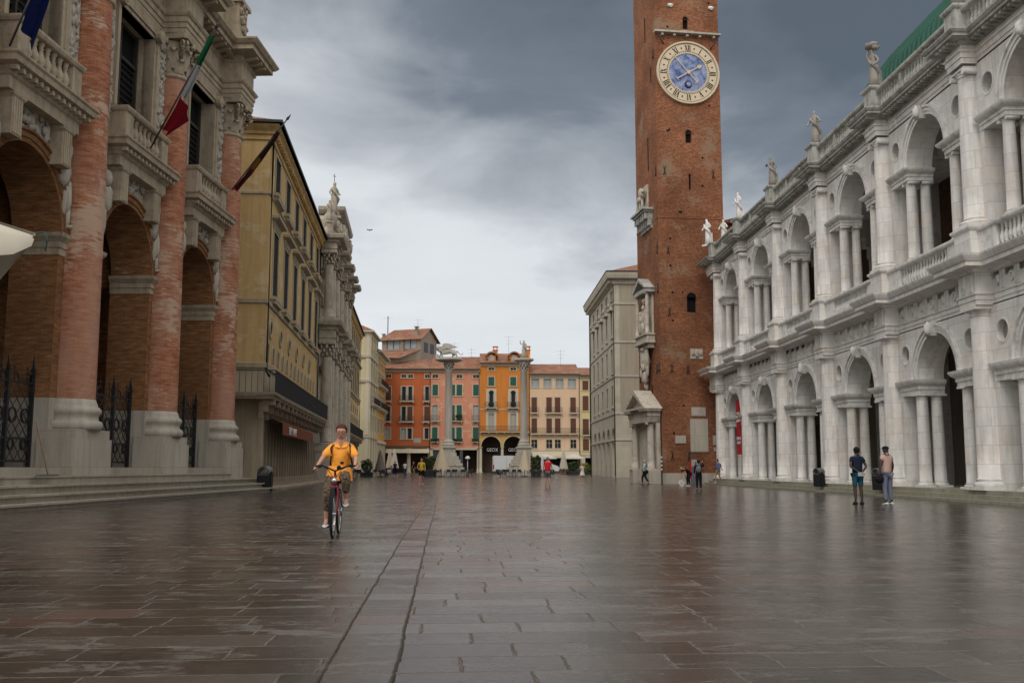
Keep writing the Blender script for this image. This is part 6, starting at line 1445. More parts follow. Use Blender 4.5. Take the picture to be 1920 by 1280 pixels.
back = dict(elL=(-.27, .08, 1.17), haL=(-.08, .17, 1.0), elR=(.27, .08, 1.17), haR=(.08, .17, 1.02))
walk = dict(knL=(-.1, -.16, .52), anL=(-.1, -.16, .09), toL=(-.1, -.31, .05), knR=(.1, .04, .5), anR=(.1, .28, .16), toR=(.1, .16, .05), haL=(-.24, .14, .95), haR=(.24, -.2, .97))
def bagp(mat, off, r, name='backpack'):
    def f(t, V, k): c = V['chest'] + Vector(off) * k; m = MB(); m.blob(tuple(c), tuple(x * k for x in r), 10, 8, .08, 2); m.build(name, mat, t)
    return f
def paper(t, V, k): m = MB(); m.cbox((.0, .22 * k, .93 * k), (.2, .03, .12)); m.build('held_papers', mat_plain('paper', (.4, .4, .38)), t)
person('man from behind in navy t-shirt and teal shorts, hands clasped behind him', (11.78, 31.0, 0), pi + R(8), 1.76, back, SKIND, NVY, TEAL, 'shorts', DSH, (0.01, 0.01, 0.01), stout=1.1, fingers=True, extra=paper)
def capbag(t, V, k):
    c = V['head']; m = MB(); m.blob((c.x, c.y, c.z + .06 * k), (.095 * k, .11 * k, .065 * k), 12, 7); m.cbox((c.x, c.y - .14 * k, c.z + .05 * k), (.12, .12, .012)); m.build('cap', BLK, t)
    h = V['haR']; m = MB(); m.blob((h.x + .02, h.y, h.z - .16), (.13, .13, .13), 10, 8, .08, 3); m.build('held_helmet', BLK, t)
person('man from behind in pale pink t-shirt, grey trousers and black cap', (12.55, 30.6, 0), pi + R(25), 1.80, dict(elR=(.26, .0, 1.17), haR=(.28, -.02, .93)), SKIND, PNK, GRYF, 'long', SHOE, None, stout=1.0, fingers=True, extra=capbag)
person('man in red t-shirt and grey shorts walking away from the camera', (3.98, 59.0, 0), pi, 1.76, dict(haL=(-.27, 0, .95), haR=(.27, 0, .95)), SKIN, REDF, GRS, 'shorts', None, (0.25, 0.24, 0.25), stout=1.15)
def straps(t, V, k):
    m = MB()
    for sx in (-1, 1): m.tube([(sx * .11 * k, .08 * k, 1.46 * k), (sx * .12 * k, -.1 * k, 1.44 * k), (sx * .13 * k, -.15 * k, 1.25 * k), (sx * .15 * k, .02 * k, 1.08 * k)], .018, 5)
    m.build('backpack_straps', BLK, t)
person('man in mustard yellow t-shirt and black shorts walking towards the camera', (-3.87, 66.6, 0), 0, 1.76, dict(walk, elL=(-.28, 0, 1.17), haL=(-.2, -.16, 1.05)), SKIN, YLW, BLK, 'shorts', SHOE, (0.12, 0.07, 0.04), stout=1.15, extra=straps)
person('blonde woman in short white dress holding up a phone, far right of the square', (7.22, 70.7, 0), R(10), 1.5, dict(elL=(-.22, -.14, 1.2), haL=(-.05, -.3, 1.36), elR=(.24, -.12, 1.2), haR=(.1, -.3, 1.38), anL=(-.05, 0, .09), anR=(.06, 0, .09)), SKIN, None, None, 'long', SHOE, (0.50, 0.36, 0.18), .12, dress=WHT)
person('grey haired man in light blue shirt and black trousers walking left past the tower portal', (11.25, 68.3, 0), -pi / 2, 1.66, dict(walk, elR=(.25, -.05, 1.16), haR=(.2, -.28, 1.14)), SKIN, LBL, BLK, 'long', DSH, (0.45, 0.42, 0.4), extra=bagp(BLK, (.18, .1, -.42), (.1, .14, .16), 'shoulder_bag'))
person('person in dark clothes with grey backpack and raised arm by the tower', (11.04, 50.4, 0), pi - R(10), 1.54, dict(elL=(-.3, -.12, 1.38), haL=(-.22, -.2, 1.62)), SKIN, BLK, BLK, 'long', DSH, (0.02, 0.015, 0.01), .06, sleeve=2, extra=bagp(fab('grey_bag', (.14, .16, .18)), (0, .2, -.1), (.16, .1, .22)))
bend = dict(hip=(0, .12, .86), waist=(0, .05, .98), chest=(0, -.2, 1.08), neck=(0, -.36, 1.12), throat=(0, -.42, 1.13), head=(0, -.5, 1.12), top=(0, -.57, 1.12), shL=(-.16, -.33, 1.06), elL=(-.18, -.38, .8), haL=(-.12, -.42, .56), shR=(.16, -.33, 1.06), elR=(.18, -.36, .8), haR=(.12, -.3, .58), hpL=(-.09, .1, .82), hpR=(.09, .1, .82))
def disc(t, V, k): m = MB(); m.ring(0, 0, .06, .2, -.03, .03, 0, 2 * pi, 20); o = m.build('white_ring', WHT, t); o.location = (-.05, -.45, .2); o.rotation_euler = (0, 0, pi / 2)
person('person bending down with a white ring in front of the tower', (12.6, 60.5, 0), -pi / 2 + R(25), 1.66, bend, SKIN, fab('dark_red_cloth', (.06, .012, .02)), BLK, 'long', SHOE, (0.40, 0.33, 0.16), extra=disc)
person('man in blue shirt and khaki shorts stepping along the white palace steps', (15.95, 66.8, .1), -pi / 2 + R(20), 1.62, dict(walk, haR=(.24, .2, .98), head=(0, -.05, 1.62), top=(0, -.07, 1.69)), SKIN, BLU, KHK, 'shorts', SHOE, (0.03, 0.02, 0.02), extra=bagp(NVY, (0, .17, -.05), (.14, .09, .18)))
g118 = gz(118)
person('figure in dark clothes at the far cafe, left of the white t-shirt', (-9.95, 118, g118), pi, 1.80, walk, SKIN, NVY, NVY, 'long', DSH, (0.35, 0.2, 0.12))
person('figure in white t-shirt and jeans at the far cafe', (-8.8, 118, g118), pi + R(20), 1.74, walk, SKIN, WHT, JEAN, 'long', DSH, (0.05, 0.02, 0.02))
person('figure in black top and pale trousers at the far cafe, right of the white t-shirt', (-7.8, 118, g118), R(70), 1.76, walk, SKIN, BLK, KHK, 'long', DSH, (0.25, 0.1, 0.08))
person('figure in pink top far behind the cafe tables, left of the yellow t-shirt man', (-7.8, 140, gz(140)), R(20), 1.7, None, SKIN, fab('pink_cloth', (.5, .12, .2)), JEAN, 'long', DSH, (0.05, 0.02, 0.02))
sit = dict(hip=(0, .1, .5), waist=(0, .12, .66), chest=(0, .1, .88), neck=(0, .08, 1.04), throat=(0, .06, 1.1), head=(0, .04, 1.18), top=(0, .05, 1.26), shL=(-.17, .08, .98), elL=(-.22, .0, .74), haL=(-.16, -.2, .72), shR=(.17, .08, .98), elR=(.22, 0, .74), haR=(.16, -.2, .72), hpL=(-.09, .05, .5), knL=(-.1, -.36, .5), anL=(-.1, -.38, .09), toL=(-.1, -.52, .04), hpR=(.09, .05, .5), knR=(.1, -.36, .5), anR=(.1, -.38, .09), toR=(.1, -.52, .04))
for x, y, r, sh, hr, lab in ((-14.0, 116.5, 60, WHT, (.05, .03, .02), 'seated guest in white at the leftmost cafe table'), (-13.0, 117.2, -70, BLU, (.1, .1, .1), 'seated guest in grey blue beside a green plant at the left cafe'), (-11.3, 117, 90, BLK, (.05, .02, .02), 'seated guest in black beside the grey folded parasol'), (-10.5, 118.5, -60, REDF, (.3, .12, .08), 'seated guest in dark red right of the grey folded parasol')):
    person(lab, (x, y, gz(y)), R(r), 1.74, sit, SKIN, sh, JEAN, 'long', DSH, hr)

# ---------------- the cyclist and her bicycle ----------------
CY = (-2.20, 15.55, 0.095); CRZ = R(3)
RB = mat_plain('red_bicycle_paint', (0.22, 0.015, 0.03), .35, .5); CH = mat_plain('chrome', (0.5, 0.5, 0.5), .25, .5, 1.0); RUB = mat_plain('tyre_rubber', (0.012, 0.012, 0.012), .6)
bk = thing('bicycle', 'red bicycle ridden towards the camera by the woman in orange', 'bicycle', CY, CRZ)
def wheel(y, r=.352):
    m = MB(); m.tr = Matrix.Translation((0, y, r)) @ Matrix.Rotation(pi / 2, 4, 'Z')
    pts = [(r * .955 * math.cos(2 * pi * i / 32), 0, r * .955 * math.sin(2 * pi * i / 32)) for i in range(33)]
    m.tube(pts, .02, 8, False); w = m.build('wheel', RUB, bk)
    m = MB(); m.tr = Matrix.Translation((0, y, r)) @ Matrix.Rotation(pi / 2, 4, 'Z'); m.ring(0, 0, r * .88, r * .92, -.012, .012, 0, 2 * pi, 32)
    for i in range(28): a = 2 * pi * i / 28; m.tube([(0, .02 * (-1) ** i, 0), (r * .9 * math.cos(a), 0, r * .9 * math.sin(a))], .0018, 3)
    m.tube([(0, -.045, 0), (0, .045, 0)], .02, 8); m.build('rim', CH, w)
wheel(-.55); wheel(.48)
m = MB(); m.tube([(0, -.30, .92), (0, -.33, .84), (0, -.36, .76)], .022, 8); m.tube([(0, -.34, .82), (0, -.1, .48), (0, -.02, .30)], .026, 8); m.tube([(0, -.02, .30), (0, .14, .62), (0, .18, .80)], .019, 8); m.tube([(0, -.335, .84), (0, .1, .56)], .018, 8)
for s in (-1, 1): m.tube([(s * .03, .0, .30), (s * .05, .48, .352)], .011, 6); m.tube([(s * .02, .15, .66), (s * .05, .48, .352)], .009, 6); m.tube([(s * .045, -.36, .74), (s * .05, -.47, .52), (s * .05, -.55, .352)], .014, 6)
m.tube([(-.05, -.36, .745), (.05, -.36, .745)], .018, 6); m.build('frame', RB, bk)
m = MB()
for k in range(12):
    a0 = R(-20 + k * 15); a1 = R(-5 + k * 15); p0 = (-.55 - .39 * math.cos(a0), .352 + .39 * math.sin(a0)); p1 = (-.55 - .39 * math.cos(a1), .352 + .39 * math.sin(a1))
    if k < 11: m.quad((-.032, p0[0], p0[1]), (.032, p0[0], p0[1]), (.032, p1[0], p1[1]), (-.032, p1[0], p1[1]))
m.build('mudguard', BLK, bk)
m = MB(); m.tube([(-.30, -.20, 1.05), (-.2, -.28, 1.06), (-.12, -.34, 1.03), (0, -.36, .98), (.12, -.34, 1.03), (.2, -.28, 1.06), (.30, -.20, 1.05)], .013, 7); m.tube([(0, -.36, .98), (0, -.3, .92)], .016, 7)
for s in (-1, 1): m.tube([(s * .30, -.2, 1.05), (s * .2, -.27, 1.06)], .019, 7); m.tube([(s * .2, -.31, 1.05), (s * .27, -.33, 1.02), (s * .33, -.3, .98)], .008, 5)
m.tube([(-.18, -.3, 1.05), (-.1, -.42, 1.0), (0, -.4, .85)], .005, 4); m.tube([(.18, -.3, 1.05), (.1, -.42, 1.0), (0, -.4, .85)], .005, 4); m.build('handlebar', BLK, bk)
m = MB(); m.blob((.06, -.38, 1.03), (.035, .03, .035), 8, 6); m.cbox((.1, -.34, 1.1), (.05, .02, .04)); m.build('bell', BLK, bk)
m = MB(); m.blob((0, -.42, .84), (.045, .04, .045), 10, 8); m.build('headlamp', CH, bk)
m = MB(); m.blob((0, .2, .86), (.09, .14, .04), 10, 6); m.tube([(0, .18, .8), (0, .19, .86)], .014, 6); m.build('saddle', BLK, bk)
m = MB(); m.tr = Matrix.Translation((.05, -.02, .3)) @ Matrix.Rotation(pi / 2, 4, 'Z'); m.ring(0, 0, .06, .09, -.004, .004, 0, 2 * pi, 20); m.build('chainring', CH, bk)
m = MB(); m.tube([(-.07, -.02, .3), (-.09, .0, .15)], .01, 6); m.tube([(.07, -.02, .3), (.09, -.04, .44)], .01, 6)
m.build('crank', CH, bk)
for x, y, z in ((-.14, 0, .135), (.14, -.04, .445)): m = MB(); m.cbox((x, y, z), (.1, .08, .022)); m.build('pedal', BLK, bk)
m = MB(); m.box(-.09, .38, .72, .09, .72, .73)
for x in (-.09, .085): m.tube([(x, .5, .72), (x * .7, .48, .36)], .005, 4)
m.build('rear_rack', CH, bk)
ORGS = new_mat('orange_blouse'); g = G(ORGS); P = g.pos(); g.done(g.mix(g.noise(P, 7, 4), (0.86, 0.37, 0.065), (0.78, 0.28, 0.04)), .9, g.noise(P, 14, 3, .5), .03, .6, .1)
CAMO = new_mat('patterned_trousers'); g = G(CAMO); P = g.pos(); cc = g.ramp(g.noise(P, 26, 3, .5), ((.35, (.035, .022, .015)), (.44, (.10, .065, .04)), (.55, (.20, .14, .10)), (.60, (.06, .04, .022))), 'CONSTANT'); g.done(cc, .9)
cp = dict(hip=(0.02, .22, .93), waist=(.04, .2, 1.06), chest=(.05, .13, 1.26), neck=(.05, .08, 1.41), throat=(.05, .05, 1.465), head=(.05, .03, 1.555), top=(.05, .04, 1.625), shL=(-.10, .1, 1.345), elL=(-.215, -.02, 1.19), haL=(-.27, -.15, 1.085), shR=(.195, .1, 1.345), elR=(.285, .0, 1.17), haR=(.285, -.15, 1.085),
          hpL=(-.09, .16, .88), knL=(-.13, -.12, .66), anL=(-.15, .04, .23), toL=(-.16, -.08, .165), hpR=(.09, .16, .9), knR=(.15, -.18, .88), anR=(.145, .0, .535), toR=(.15, -.13, .475))
def cyc(t, V, k):
    h = V['head']; m = MB()
    for s in (-1, 1): m.ring(h.x + s * .034, h.z + .012, .024, .029, h.y - .1, h.y - .095, 0, 2 * pi, 14); m.tube([(h.x + s * .06, h.y - .095, h.z + .015), (h.x + s * .08, h.y + .01, h.z + .015)], .003, 4)
    m.tube([(h.x - .012, h.y - .1, h.z + .015), (h.x + .012, h.y - .1, h.z + .015)], .003, 4); m.build('glasses', BLK, t)
    m = MB()
    for s in (-1, 1): m.tube([(.05 + s * .115, .16, 1.42), (.05 + s * .135, .02, 1.38), (.05 + s * .145, -.0, 1.26), (.05 + s * .16, .05, 1.14), (.05 + s * .17, .14, 1.06)], .012, 5)
    m.build('backpack_straps', BLK, t); m = MB(); m.blob((.05, .33, 1.2), (.15, .1, .2), 10, 8, .05, 1); m.build('backpack', BLK, t)
    m = MB()
    for s in (-1, 1): m.face([m.av(p) for p in ((.05, -.02, 1.33), (s * .045 + .05, -.005, 1.43), (s * .10 + .05, .02, 1.41), (s * .085 + .05, -.02, 1.35))])
    m.build('collar', ORGS, t)
    m = MB(); m.lathe(.02, .17, [(.205, .83), (.20, .93), (.17, 1.06)], 14, sy=.85, cap=False); m.build('blouse_hem', ORGS, t)
person('woman cycling towards the camera in orange blouse, glasses and patterned trousers', CY, CRZ, 1.76, cp, SKIN, ORGS, CAMO, 'capri', SHOE, (0.09, 0.025, 0.015), 0, .97, 1.08, None, cyc, fingers=True)

# ---------------- street furniture ----------------
PLB = mat_plain('black_bin_plastic', (0.014, 0.015, 0.017), .45, .4); LID = mat_plain('grey_bin_lid', (0.12, 0.13, 0.14), .3, .5)
def bin_(label, loc, rz, s=1.0):
    t = thing('litter_bin', label, 'litter bin', loc, rz, 'black litter bins with rounded hoods')
    m = MB(); m.prism([(-.27 * s, 0), (.27 * s, 0), (.29 * s, .78 * s), (-.29 * s, .78 * s)], -.2 * s, .2 * s); m.box(-.33 * s, -.06 * s, 0, -.27 * s, .06 * s, .86 * s); m.box(.27 * s, -.06 * s, 0, .33 * s, .06 * s, .86 * s); m.build('body', PLB, t)
    m = MB(); m.ring(0, .80 * s, .24 * s, .29 * s, -.22 * s, .22 * s, 0, pi, 14); m.build('hood', LID, t)
    m = MB(); m.box(-.27 * s, -.205 * s, .70 * s, .27 * s, -.2 * s, .74 * s); m.build('rim_strip', LID, t); return t
p = nL * 14.1 + dL * 48.4; bin_('black litter bin with grey hood at the far end of the brick loggia steps', (p.x, p.y, 0.0), R(-15), 1.12)
bin_('black litter bin by the white palace columns, left of the man in navy', (15.95, 46.8, .25), -pi / 2 + R(20), .8)
bin_('black litter bin behind the man in pink, at the white palace steps', (15.95, 39.7, .25), -pi / 2 + R(20), .8)
p = nL * 14.6 + dL * 28.35
t = thing('push_broom', 'long handled push broom leaning on the nearest plinth of the loggia', 'broom', (p.x, p.y, .89), pi / 2 - PH)
m = MB(); m.box(-.55, -.06, 0, .55, .06, .05); m.build('head', mat_plain('grey_broom_head', (.12, .12, .13)), t); m = MB(); m.tube([(0, 0, .05), (.05, .45, 1.55)], .016, 6); m.build('handle', mat_plain('broom_wood', (.25, .12, .06)), t)
# near parasol whose corner pokes in from the left
CAN = mat_plain('parasol_canvas', (0.50, 0.45, 0.37), .9, .1, 0, .85, 2)
t = thing('parasol', 'open off-white canvas parasol whose corner pokes in from the left edge', 'parasol', (-4.72, 6.9, .1), 0)
m = MB(); m.tube([(0, 0, 0), (0, 0, 3.0)], .03, 8); m.build('pole', mat_plain('parasol_pole', (.3, .22, .12)), t); m = MB(); m.cbox((0, 0, .04), (.6, .6, .08)); m.build('foot', M['iron'], t)
cs = [(1.66, -.1, 2.62), (.1, 1.66, 2.62), (-1.66, .1, 2.62), (-.1, -1.66, 2.62)]; ap = (0, 0, 3.3); m = MB()
for i in range(4):
    a, b = Vector(cs[i]), Vector(cs[(i + 1) % 4]); n = 24; A = Vector(ap); rows = []
    for r_ in range(6):
        f = r_ / 5; row = []
        for k in range(n + 1):
            u = k / n; p = A.lerp(a.lerp(b, u), f); sag = math.sin(pi * u) * f; p = p.lerp(A * 1.0, .0); p.z += -.10 * sag - .05 * math.sin(pi * f) + .022 * f * math.sin(u * 24); c_ = (A - a.lerp(b, u)).normalized(); p += Vector((c_.x, c_.y, 0)) * .16 * sag; row.append(m.av(tuple(p)))
        rows.append(row)
    low = []
    for k in range(n + 1):
        u = k / n; v = Vector(m.v[rows[-1][k]]); low.append(m.av((v.x * .985, v.y * .985, v.z - .07 - .2 * math.sin(pi * u) ** .6)))
    rows.append(low)
    for r_ in range(6):
        for k in range(n): m.face([rows[r_][k], rows[r_][k + 1], rows[r_ + 1][k + 1], rows[r_ + 1][k]], True)
m.build('canopy', CAN, t)
m = MB(); c = Vector(cs[0]); m.tube([c, c + Vector((.07, -.03, .0)), c + Vector((.10, -.04, -.05)), c + Vector((.09, -.04, -.13)), c + Vector((.06, -.03, -.06))], .006, 5); m.build('green_cord', mat_plain('green_cord', (.01, .05, .03)), t)
m = MB()
for q_ in cs: m.tube([(0, 0, 3.0), Vector(q_) + Vector((0, 0, -.03))], .012, 5)
m.build('ribs', M['wood'], t)
# flags on slanting poles
def fpt(s, xp, z): v = nL * xp + dL * s; return Vector((v.x, v.y, z))
def flag(label, base, tip, bands, drop, wid, tuck=0, spear=True):
    t = thing('flag', label, 'flag', tuple(base)); d = tip - base; L_ = d.length; u = d / L_
    m = MB(); m.tube([(0, 0, 0), tuple(d)], .03, 6)
    if spear: m.tube([tuple(d), tuple(d + u * .12), tuple(d + u * .4)], [.02, .07, .005], 6)
    m.build('flagpole', M['iron'], t)
    n = len(bands)
    for i, (f0, f1, w0, w1, mat) in enumerate(bands):
        m = MB(); rows = []; K = 7
        for a in range(K + 1):
            f = f0 + (f1 - f0) * a / K; w = w0 + (w1 - w0) * a / K; c = d * f; row = []
            for k in range(9):
                v = k / 8; row.append(m.av((c.x + w * v * .55 * dL.x + .07 * math.sin(9 * v + f * 6), c.y + w * v * .9 + .06 * math.sin(12 * v + f * 4), c.z - w * v * drop - .05 * math.sin(v * 7))))
            rows.append(row)
        for a in range(K):
            for k in range(8): m.face([rows[a][k], rows[a][k + 1], rows[a + 1][k + 1], rows[a + 1][k]], True)
        m.build('cloth', mat, t)
fg = lambda n, c: mat_plain(n, c, .85, .1, 0, .75, 6)
flag('green, white and red flag drooping from the middle loggia balcony', fpt(35.3, 15.0, 12.9), fpt(35.0, 12.6, 17.4), [(.20, .48, .45, 1.15, fg('flag_red', (.15, .004, .01))), (.48, .72, .5, .25, fg('flag_white', (.32, .32, .32))), (.72, .95, .16, .06, fg('flag_green', (.006, .07, .03)))], .62, 1)
flag('long dark maroon flag on a spear-tipped pole, farthest loggia balcony', fpt(44.5, 14.95, 13.95), fpt(44.9, 12.6, 17.4), [(.04, .35, .35, .5, fg('flag_maroon', (.06, .008, .015))), (.35, .5, .5, .42, fg('flag_gold', (.16, .07, .015))), (.5, .85, .42, .1, fg('flag_dark', (.03, .01, .012)))], .5, 1)
flag('dark blue flag at the top left corner on the nearest loggia balcony', fpt(25.5, 14.9, 12.6), fpt(25.4, 14.0, 14.9), [(.3, .95, .9, .5, fg('flag_blue', (.004, .01, .06)))], .5, 1, spear=False)
# info sign, barber-striped pole, leaning poles by the tower
t = thing('info_board', 'grey and white information board with a red strip against the brick tower', 'sign', (15.25, 70.6, 0), R(6.8)); m = MB(); m.box(-.34, -.05, 0, .34, .05, 1.75); m.build('board', mat_plain('board_grey', (.12, .13, .15)), t); m = MB(); m.box(-.30, -.07, 1.25, .30, -.05, 1.7); m.build('white_panel', SH['curtain'], t); m = MB(); m.box(-.38, -.06, .4, -.3, .04, 1.6); m.build('red_strip', REDF, t)
text('A', .3, t, (.0, -.075, 1.36), (pi / 2, 0, 0), M['dark'])
t = thing('striped_pole', 'thin black and white striped pole standing at the left corner of the brick tower', 'pole', (12.85, 70.6, 0)); m = MB(); m.tube([(0, 0, 0), (0, 0, 2.0)], .05, 8); m.build('pole', PLB, t)
for k in range(4): m = MB(); m.tube([(0, 0, .95 + k * .28), (0, 0, 1.08 + k * .28)], .055, 8); m.build('white_band', WHT, t)

# ---------------- cafe: closed parasols, chairs, tables ----------------
def closed(label, x, y, h, mat, r=.55):
    t = thing('folded_parasol', label, 'parasol', (x, y, gz(y)), 0, 'folded parasols at the cafes')
    m = MB(); m.tube([(0, 0, 0), (0, 0, h)], .035, 6); m.cbox((0, 0, .05), (.7, .7, .1)); m.build('pole', M['iron'], t)
    m = MB(); n = 16; prof = [(.05, h), (.12, h - .15), (r * .55, h * .62), (r * .9, h * .36), (r, h * .26)]; rows = []
    for rr, z in prof: rows.append([m.av((rr * (1 + (.22 * (k % 2) - .1)) * math.cos(2 * pi * k / n), rr * (1 + (.22 * (k % 2) - .1)) * math.sin(2 * pi * k / n), z - (.18 * (k % 2) if rr > r * .8 else 0))) for k in range(n)])
    for a in range(len(rows) - 1):
        for k in range(n): j = (k + 1) % n; m.face([rows[a][k], rows[a][j], rows[a + 1][j], rows[a + 1][k]], True)
    m.build('folded_canopy', mat, t)
CAN2 = mat_plain('beige_canvas', (0.50, 0.41, 0.29), .9, .1, 0, .8, 3); CANG = mat_plain('taupe_canvas', (0.17, 0.14, 0.12), .9, .1, 0, .8, 3)
closed('large beige folded parasol in front of the lion column', -4.5, 117, 3.5, CAN2, .98); closed('beige folded parasol in front of the right-hand statue column', 5.2, 117, 3.15, CAN2, .78); closed('dark taupe folded parasol at the left cafe', -11.5, 116, 3.05, CANG, .62)
closed('pinkish folded parasol behind the taupe one, left of its neighbour', -13.9, 155, 3.8, CAN2, .6); closed('pale folded parasol behind the taupe one, right of its neighbour', -13.1, 154, 3.8, CAN, .65)
closed('pale folded parasol beside the terrace plants in front of the salmon house', 11.6, 139, 3.4, CAN, .6)
for x, lb in ((9.8, 'small open cream parasol left of the terrace under the salmon house awning'), (14.0, 'small open cream parasol right of the terrace under the salmon house awning')):
    t = thing('parasol', lb, 'parasol', (x, 150, .25)); m = MB(); m.tube([(0, 0, 0), (0, 0, 2.9)], .04, 6); m.build('pole', M['iron'], t); m = MB(); m.lathe(0, 0, [(1.7, 2.2), (1.68, 2.35), (.9, 2.7), (.05, 2.95)], 8, cap=False); m.build('canopy', CAN, t)
# one chair of metal tube and woven seat, one small table
def chair_parts(seat, leg):
    m = MB(); m.box(-.22, -.22, .44, .22, .22, .48); a = m.mesh('seat', seat); m = MB(); m.prism([(-.22, .55), (.22, .55), (.2, .86), (-.2, .86)], .2, .23); b = m.mesh('backrest', seat)
    m = MB()
    for x in (-.2, .2):
        m.tube([(x, -.2, 0), (x, -.2, .66), (x, .2, .66)], .014, 4); m.tube([(x, .24, 0), (x, .2, .45), (x, .22, .88)], .014, 4)
    return a, b, m.mesh('chair_frame', leg)
CPD = chair_parts(mat_plain('dark_rattan', (.022, .022, .026), .6), mat_plain('grey_tube', (.25, .25, .25), .4, .5)); CPW = chair_parts(mat_plain('white_plastic', (.6, .6, .6), .5), CH)
ALU = mat_plain('table_metal', (.3, .3, .3), .35, .5)
m = MB(); m.cbox((0, 0, .73), (.7, .7, .03)); TT = m.mesh('tabletop', ALU); m = MB(); m.tube([(0, 0, .03), (0, 0, .72)], .03, 6); m.lathe(0, 0, [(.25, 0), (.25, .02), (.03, .04)], 10); TL = m.mesh('pedestal', M['iron'])
def chair(x, y, rz, lb, grp, cp_=CPD):
    t = thing('cafe_chair', lb, 'chair', (x, y, gz(y)), rz, grp)
    for me, n in zip(cp_, ('seat', 'backrest', 'frame')): inst(me, n, t, (0, 0, 0))
def table(x, y, lb, grp):
    t = thing('cafe_table', lb, 'table', (x, y, gz(y)), 0, grp); inst(TT, 'tabletop', t, (0, 0, 0)); inst(TL, 'pedestal', t, (0, 0, 0))
q = random.Random(12)
for xs_, y0, where, side in (((-14.6, -13.5, -12.4, -10.8), 115.5, 'left cafe by the ochre palaces', 'chairs of the left cafe'), ((-6.4, -5.3, -3.4, -2.5, -1.6), 116.3, 'lion column cafe', 'chairs below the lion column'), ((2.4, 3.4, 4.2, 6.3, 7.1, 7.9), 116.3, 'right statue column cafe', 'chairs below the right statue column')):
    for i, x in enumerate(xs_):
        table(x, y0 + .8, 'small metal table at the ' + where, side.replace('chairs', 'tables'))
        for dx, dy, r in ((-.3, -.0, 180), (.35, .1, 200), (-.5, .9, 90), (.5, .95, -90)):
            chair(x + dx + (q.random() - .5) * .1, y0 + dy, R(r + q.uniform(-20, 20)), 'dark woven cafe chair with grey legs at the ' + where, side)
chair(-10.3, 114.9, R(170), 'white cafe chair right of the dark taupe folded parasol', None, CPW)
# planters with hedges
HG = mat_plain('hedge_leaves', (0.075, 0.10, 0.035), .8, .2, 0, .35, 3); HY = mat_plain('yellow_green_leaves', (0.16, 0.20, 0.03), .8, .2, 0, .5, 3); PT = mat_plain('planter', (.03, .03, .03), .7)
def hedge(label, x, y, w, d, h, mat, n=900, h0=.45, rnd_=False):
    t = thing('potted_hedge', label, 'plant', (x, y, gz(y))); m = MB(); m.box(-w / 2, -d / 2, 0, w / 2, d / 2, h0); m.build('planter', PT, t)
    m = MB(); q = random.Random(int(x * 10)); s = .09
    for k in range(n):
        u = Vector((q.uniform(-1, 1), q.uniform(-1, 1), q.random()))
        if rnd_ and (u.x ** 2 + (u.z * 2 - 1) ** 2) > 1.05 * (1 - .3 * q.random()): continue
        c = Vector((u.x * w * .52, u.y * d * .55, h0 + u.z * (h - h0) * (1 + .08 * math.sin(5 * u.x)))); a = Vector((q.random() - .5, q.random() - .5, q.random() - .5)).normalized() * s; b = a.cross(Vector((q.random() - .5, q.random() - .5, q.random() - .5))).normalized() * s
        m.quad(c - a, c - b, c + a, c + b)
    m.build('foliage', mat, t)
hedge('tall green hedge planter between the yellow t-shirt man and the lion column', -6.0, 121, 1.5, 1.0, 2.3, HG, 1500)
hedge('green hedge planter right of the statue column, by the van', 6.9, 124, 1.2, .8, 2.4, HG, 1200)
hedge('dark round bush in front of the salmon house terrace', 13.1, 142, 1.8, 1.2, 1.8, GRN, 1300, .5, True); hedge('bright yellow-green bush in front of the salmon house terrace', 14.9, 142, 1.6, 1.2, 1.6, HY, 900, .4, True)
hedge('leafy potted plant behind the left cafe guests', -13.6, 121, 1.4, 1.0, 2.1, GRN, 900, .5, True)
# globe lamp
t = thing('globe_lamp', 'white mushroom-shaped lamp post beside the lion column tables', 'lamp', (-1.46, 118, g118)); m = MB(); m.tube([(0, 0, 0), (0, 0, 2.0)], .05, 8); m.build('post', mat_plain('white_post', (.5, .5, .5)), t); m = MB(); m.lathe(0, 0, [(.05, 2.0), (.28, 2.05), (.3, 2.2), (.2, 2.36), (.05, 2.42)], 14); m.build('lamp_head', mat_plain('white_lamp', (.7, .7, .68)), t)
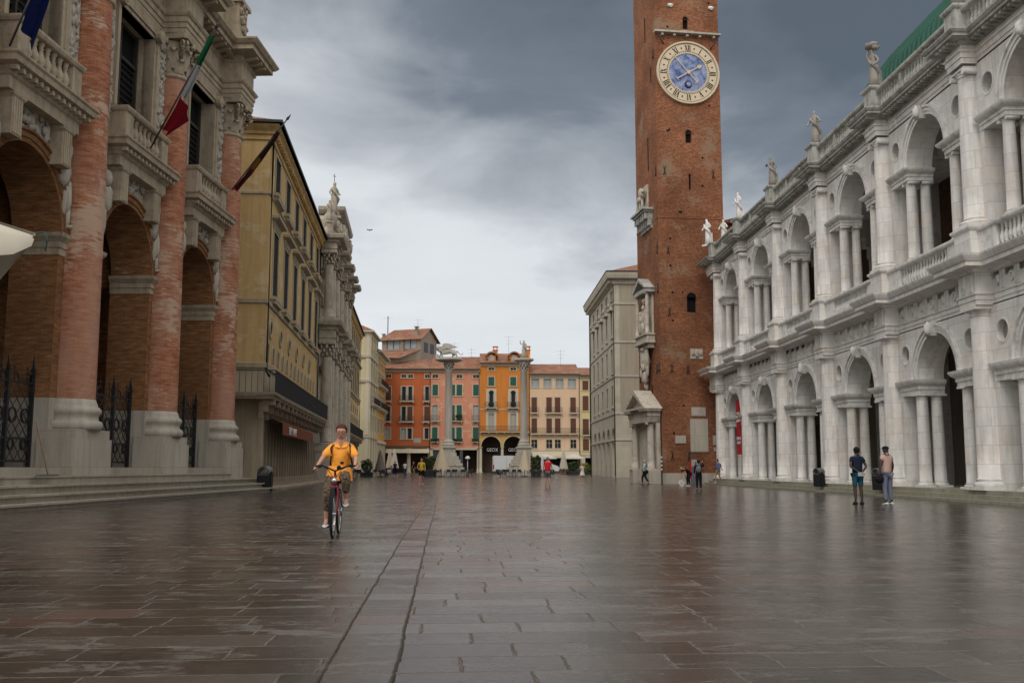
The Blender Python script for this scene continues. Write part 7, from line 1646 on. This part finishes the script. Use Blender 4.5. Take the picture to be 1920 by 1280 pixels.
# vans
VW = mat_plain('white_van_paint', (0.60, 0.61, 0.62), .25, .5, 0, .95); TYR = RUB; RL = mat_plain('red_tail_light', (.35, .01, .01), .3)
def van(label, x, y, rz, L_=5.8):
    t = thing('delivery_van', label, 'van', (x, y, gz(y)), rz, 'white delivery vans'); w, h = 2.0, 2.65
    side = [(0, .35), (L_ - .15, .35), (L_, .6), (L_ - .03, .95), (L_ - .25, 1.2), (L_ - .95, 1.4), (L_ - 1.75, 2.3), (L_ - 2.2, 2.55), (L_ - 2.7, h), (.15, h), (.0, h - .2)]
    m = MB(); m.prism(side, 0, w); m.build('body', VW, t)
    m = MB()
    for y_ in (-.015, w + .003): m.prism([(L_ - 2.3, 1.45), (L_ - 1.2, 1.45), (L_ - 1.85, 2.15), (L_ - 2.3, 2.2)], y_, y_ + .012)
    m.quad((L_ - .97, .15, 1.43), (L_ - .97, w - .15, 1.43), (L_ - 1.72, w - .25, 2.28), (L_ - 1.72, .25, 2.28)); m.v = [(p[0] + (.02 if abs(p[1]) > .05 and p[1] < w - .05 else 0), p[1], p[2] + (.01 if abs(p[1]) > .05 and p[1] < w - .05 else 0)) for p in m.v]; m.build('window', M['glass'], t)
    for x_ in (1.0, L_ - 1.0):
        for y_ in (.0, w - .22): m = MB(); m.ring(x_, .34, .17, .34, y_ - .01, y_ + .23, 0, 2 * pi, 20); wo = m.build('wheel', TYR, t); m = MB(); m.ring(x_, .34, .0, .18, y_ + .0, y_ + .22, 0, 2 * pi, 14); m.build('hubcap', CH, wo)
    for y_ in (-.01, w - .13): m = MB(); m.box(-.03, y_, .75, .12, y_ + .14, 1.35); m.build('tail_light', RL, t)
    m = MB(); m.box(-.05, .0, .32, L_ - .1, w, .45)
    for x_ in (1.9, 3.2): m.box(x_, -.006, .5, x_ + .02, 0, 2.45)
    m.box(-.06, .0, .35, L_ + .03, w, .55) if 0 else None; m.build('trim', PLB, t)
    m = MB(); m.blob((L_ - .06, .22, .92), (.08, .18, .12), 8, 6); m.build('headlight', ALU, t)
van('white delivery van seen from its rear left, red tail light showing, behind the statue column', 1.9, 143, R(4)); van('white delivery van with its cab and windscreen to the right, beyond the red t-shirt man', 6.0, 146.5, R(2), 5.6)
# bird
t = thing('bird', 'tiny dark bird flying alone in the pale sky', 'bird', (-10.24, 90, 22.8)); m = MB(); m.blob((0, 0, 0), (.07, .16, .06), 8, 6); m.build('body', BLK, t); m = MB()
for s in (-1, 1): m.quad((0, -.06, 0), (s * .18, -.02, .12), (s * .3, .08, .05), (0, .08, 0))
m.build('wings', BLK, t)
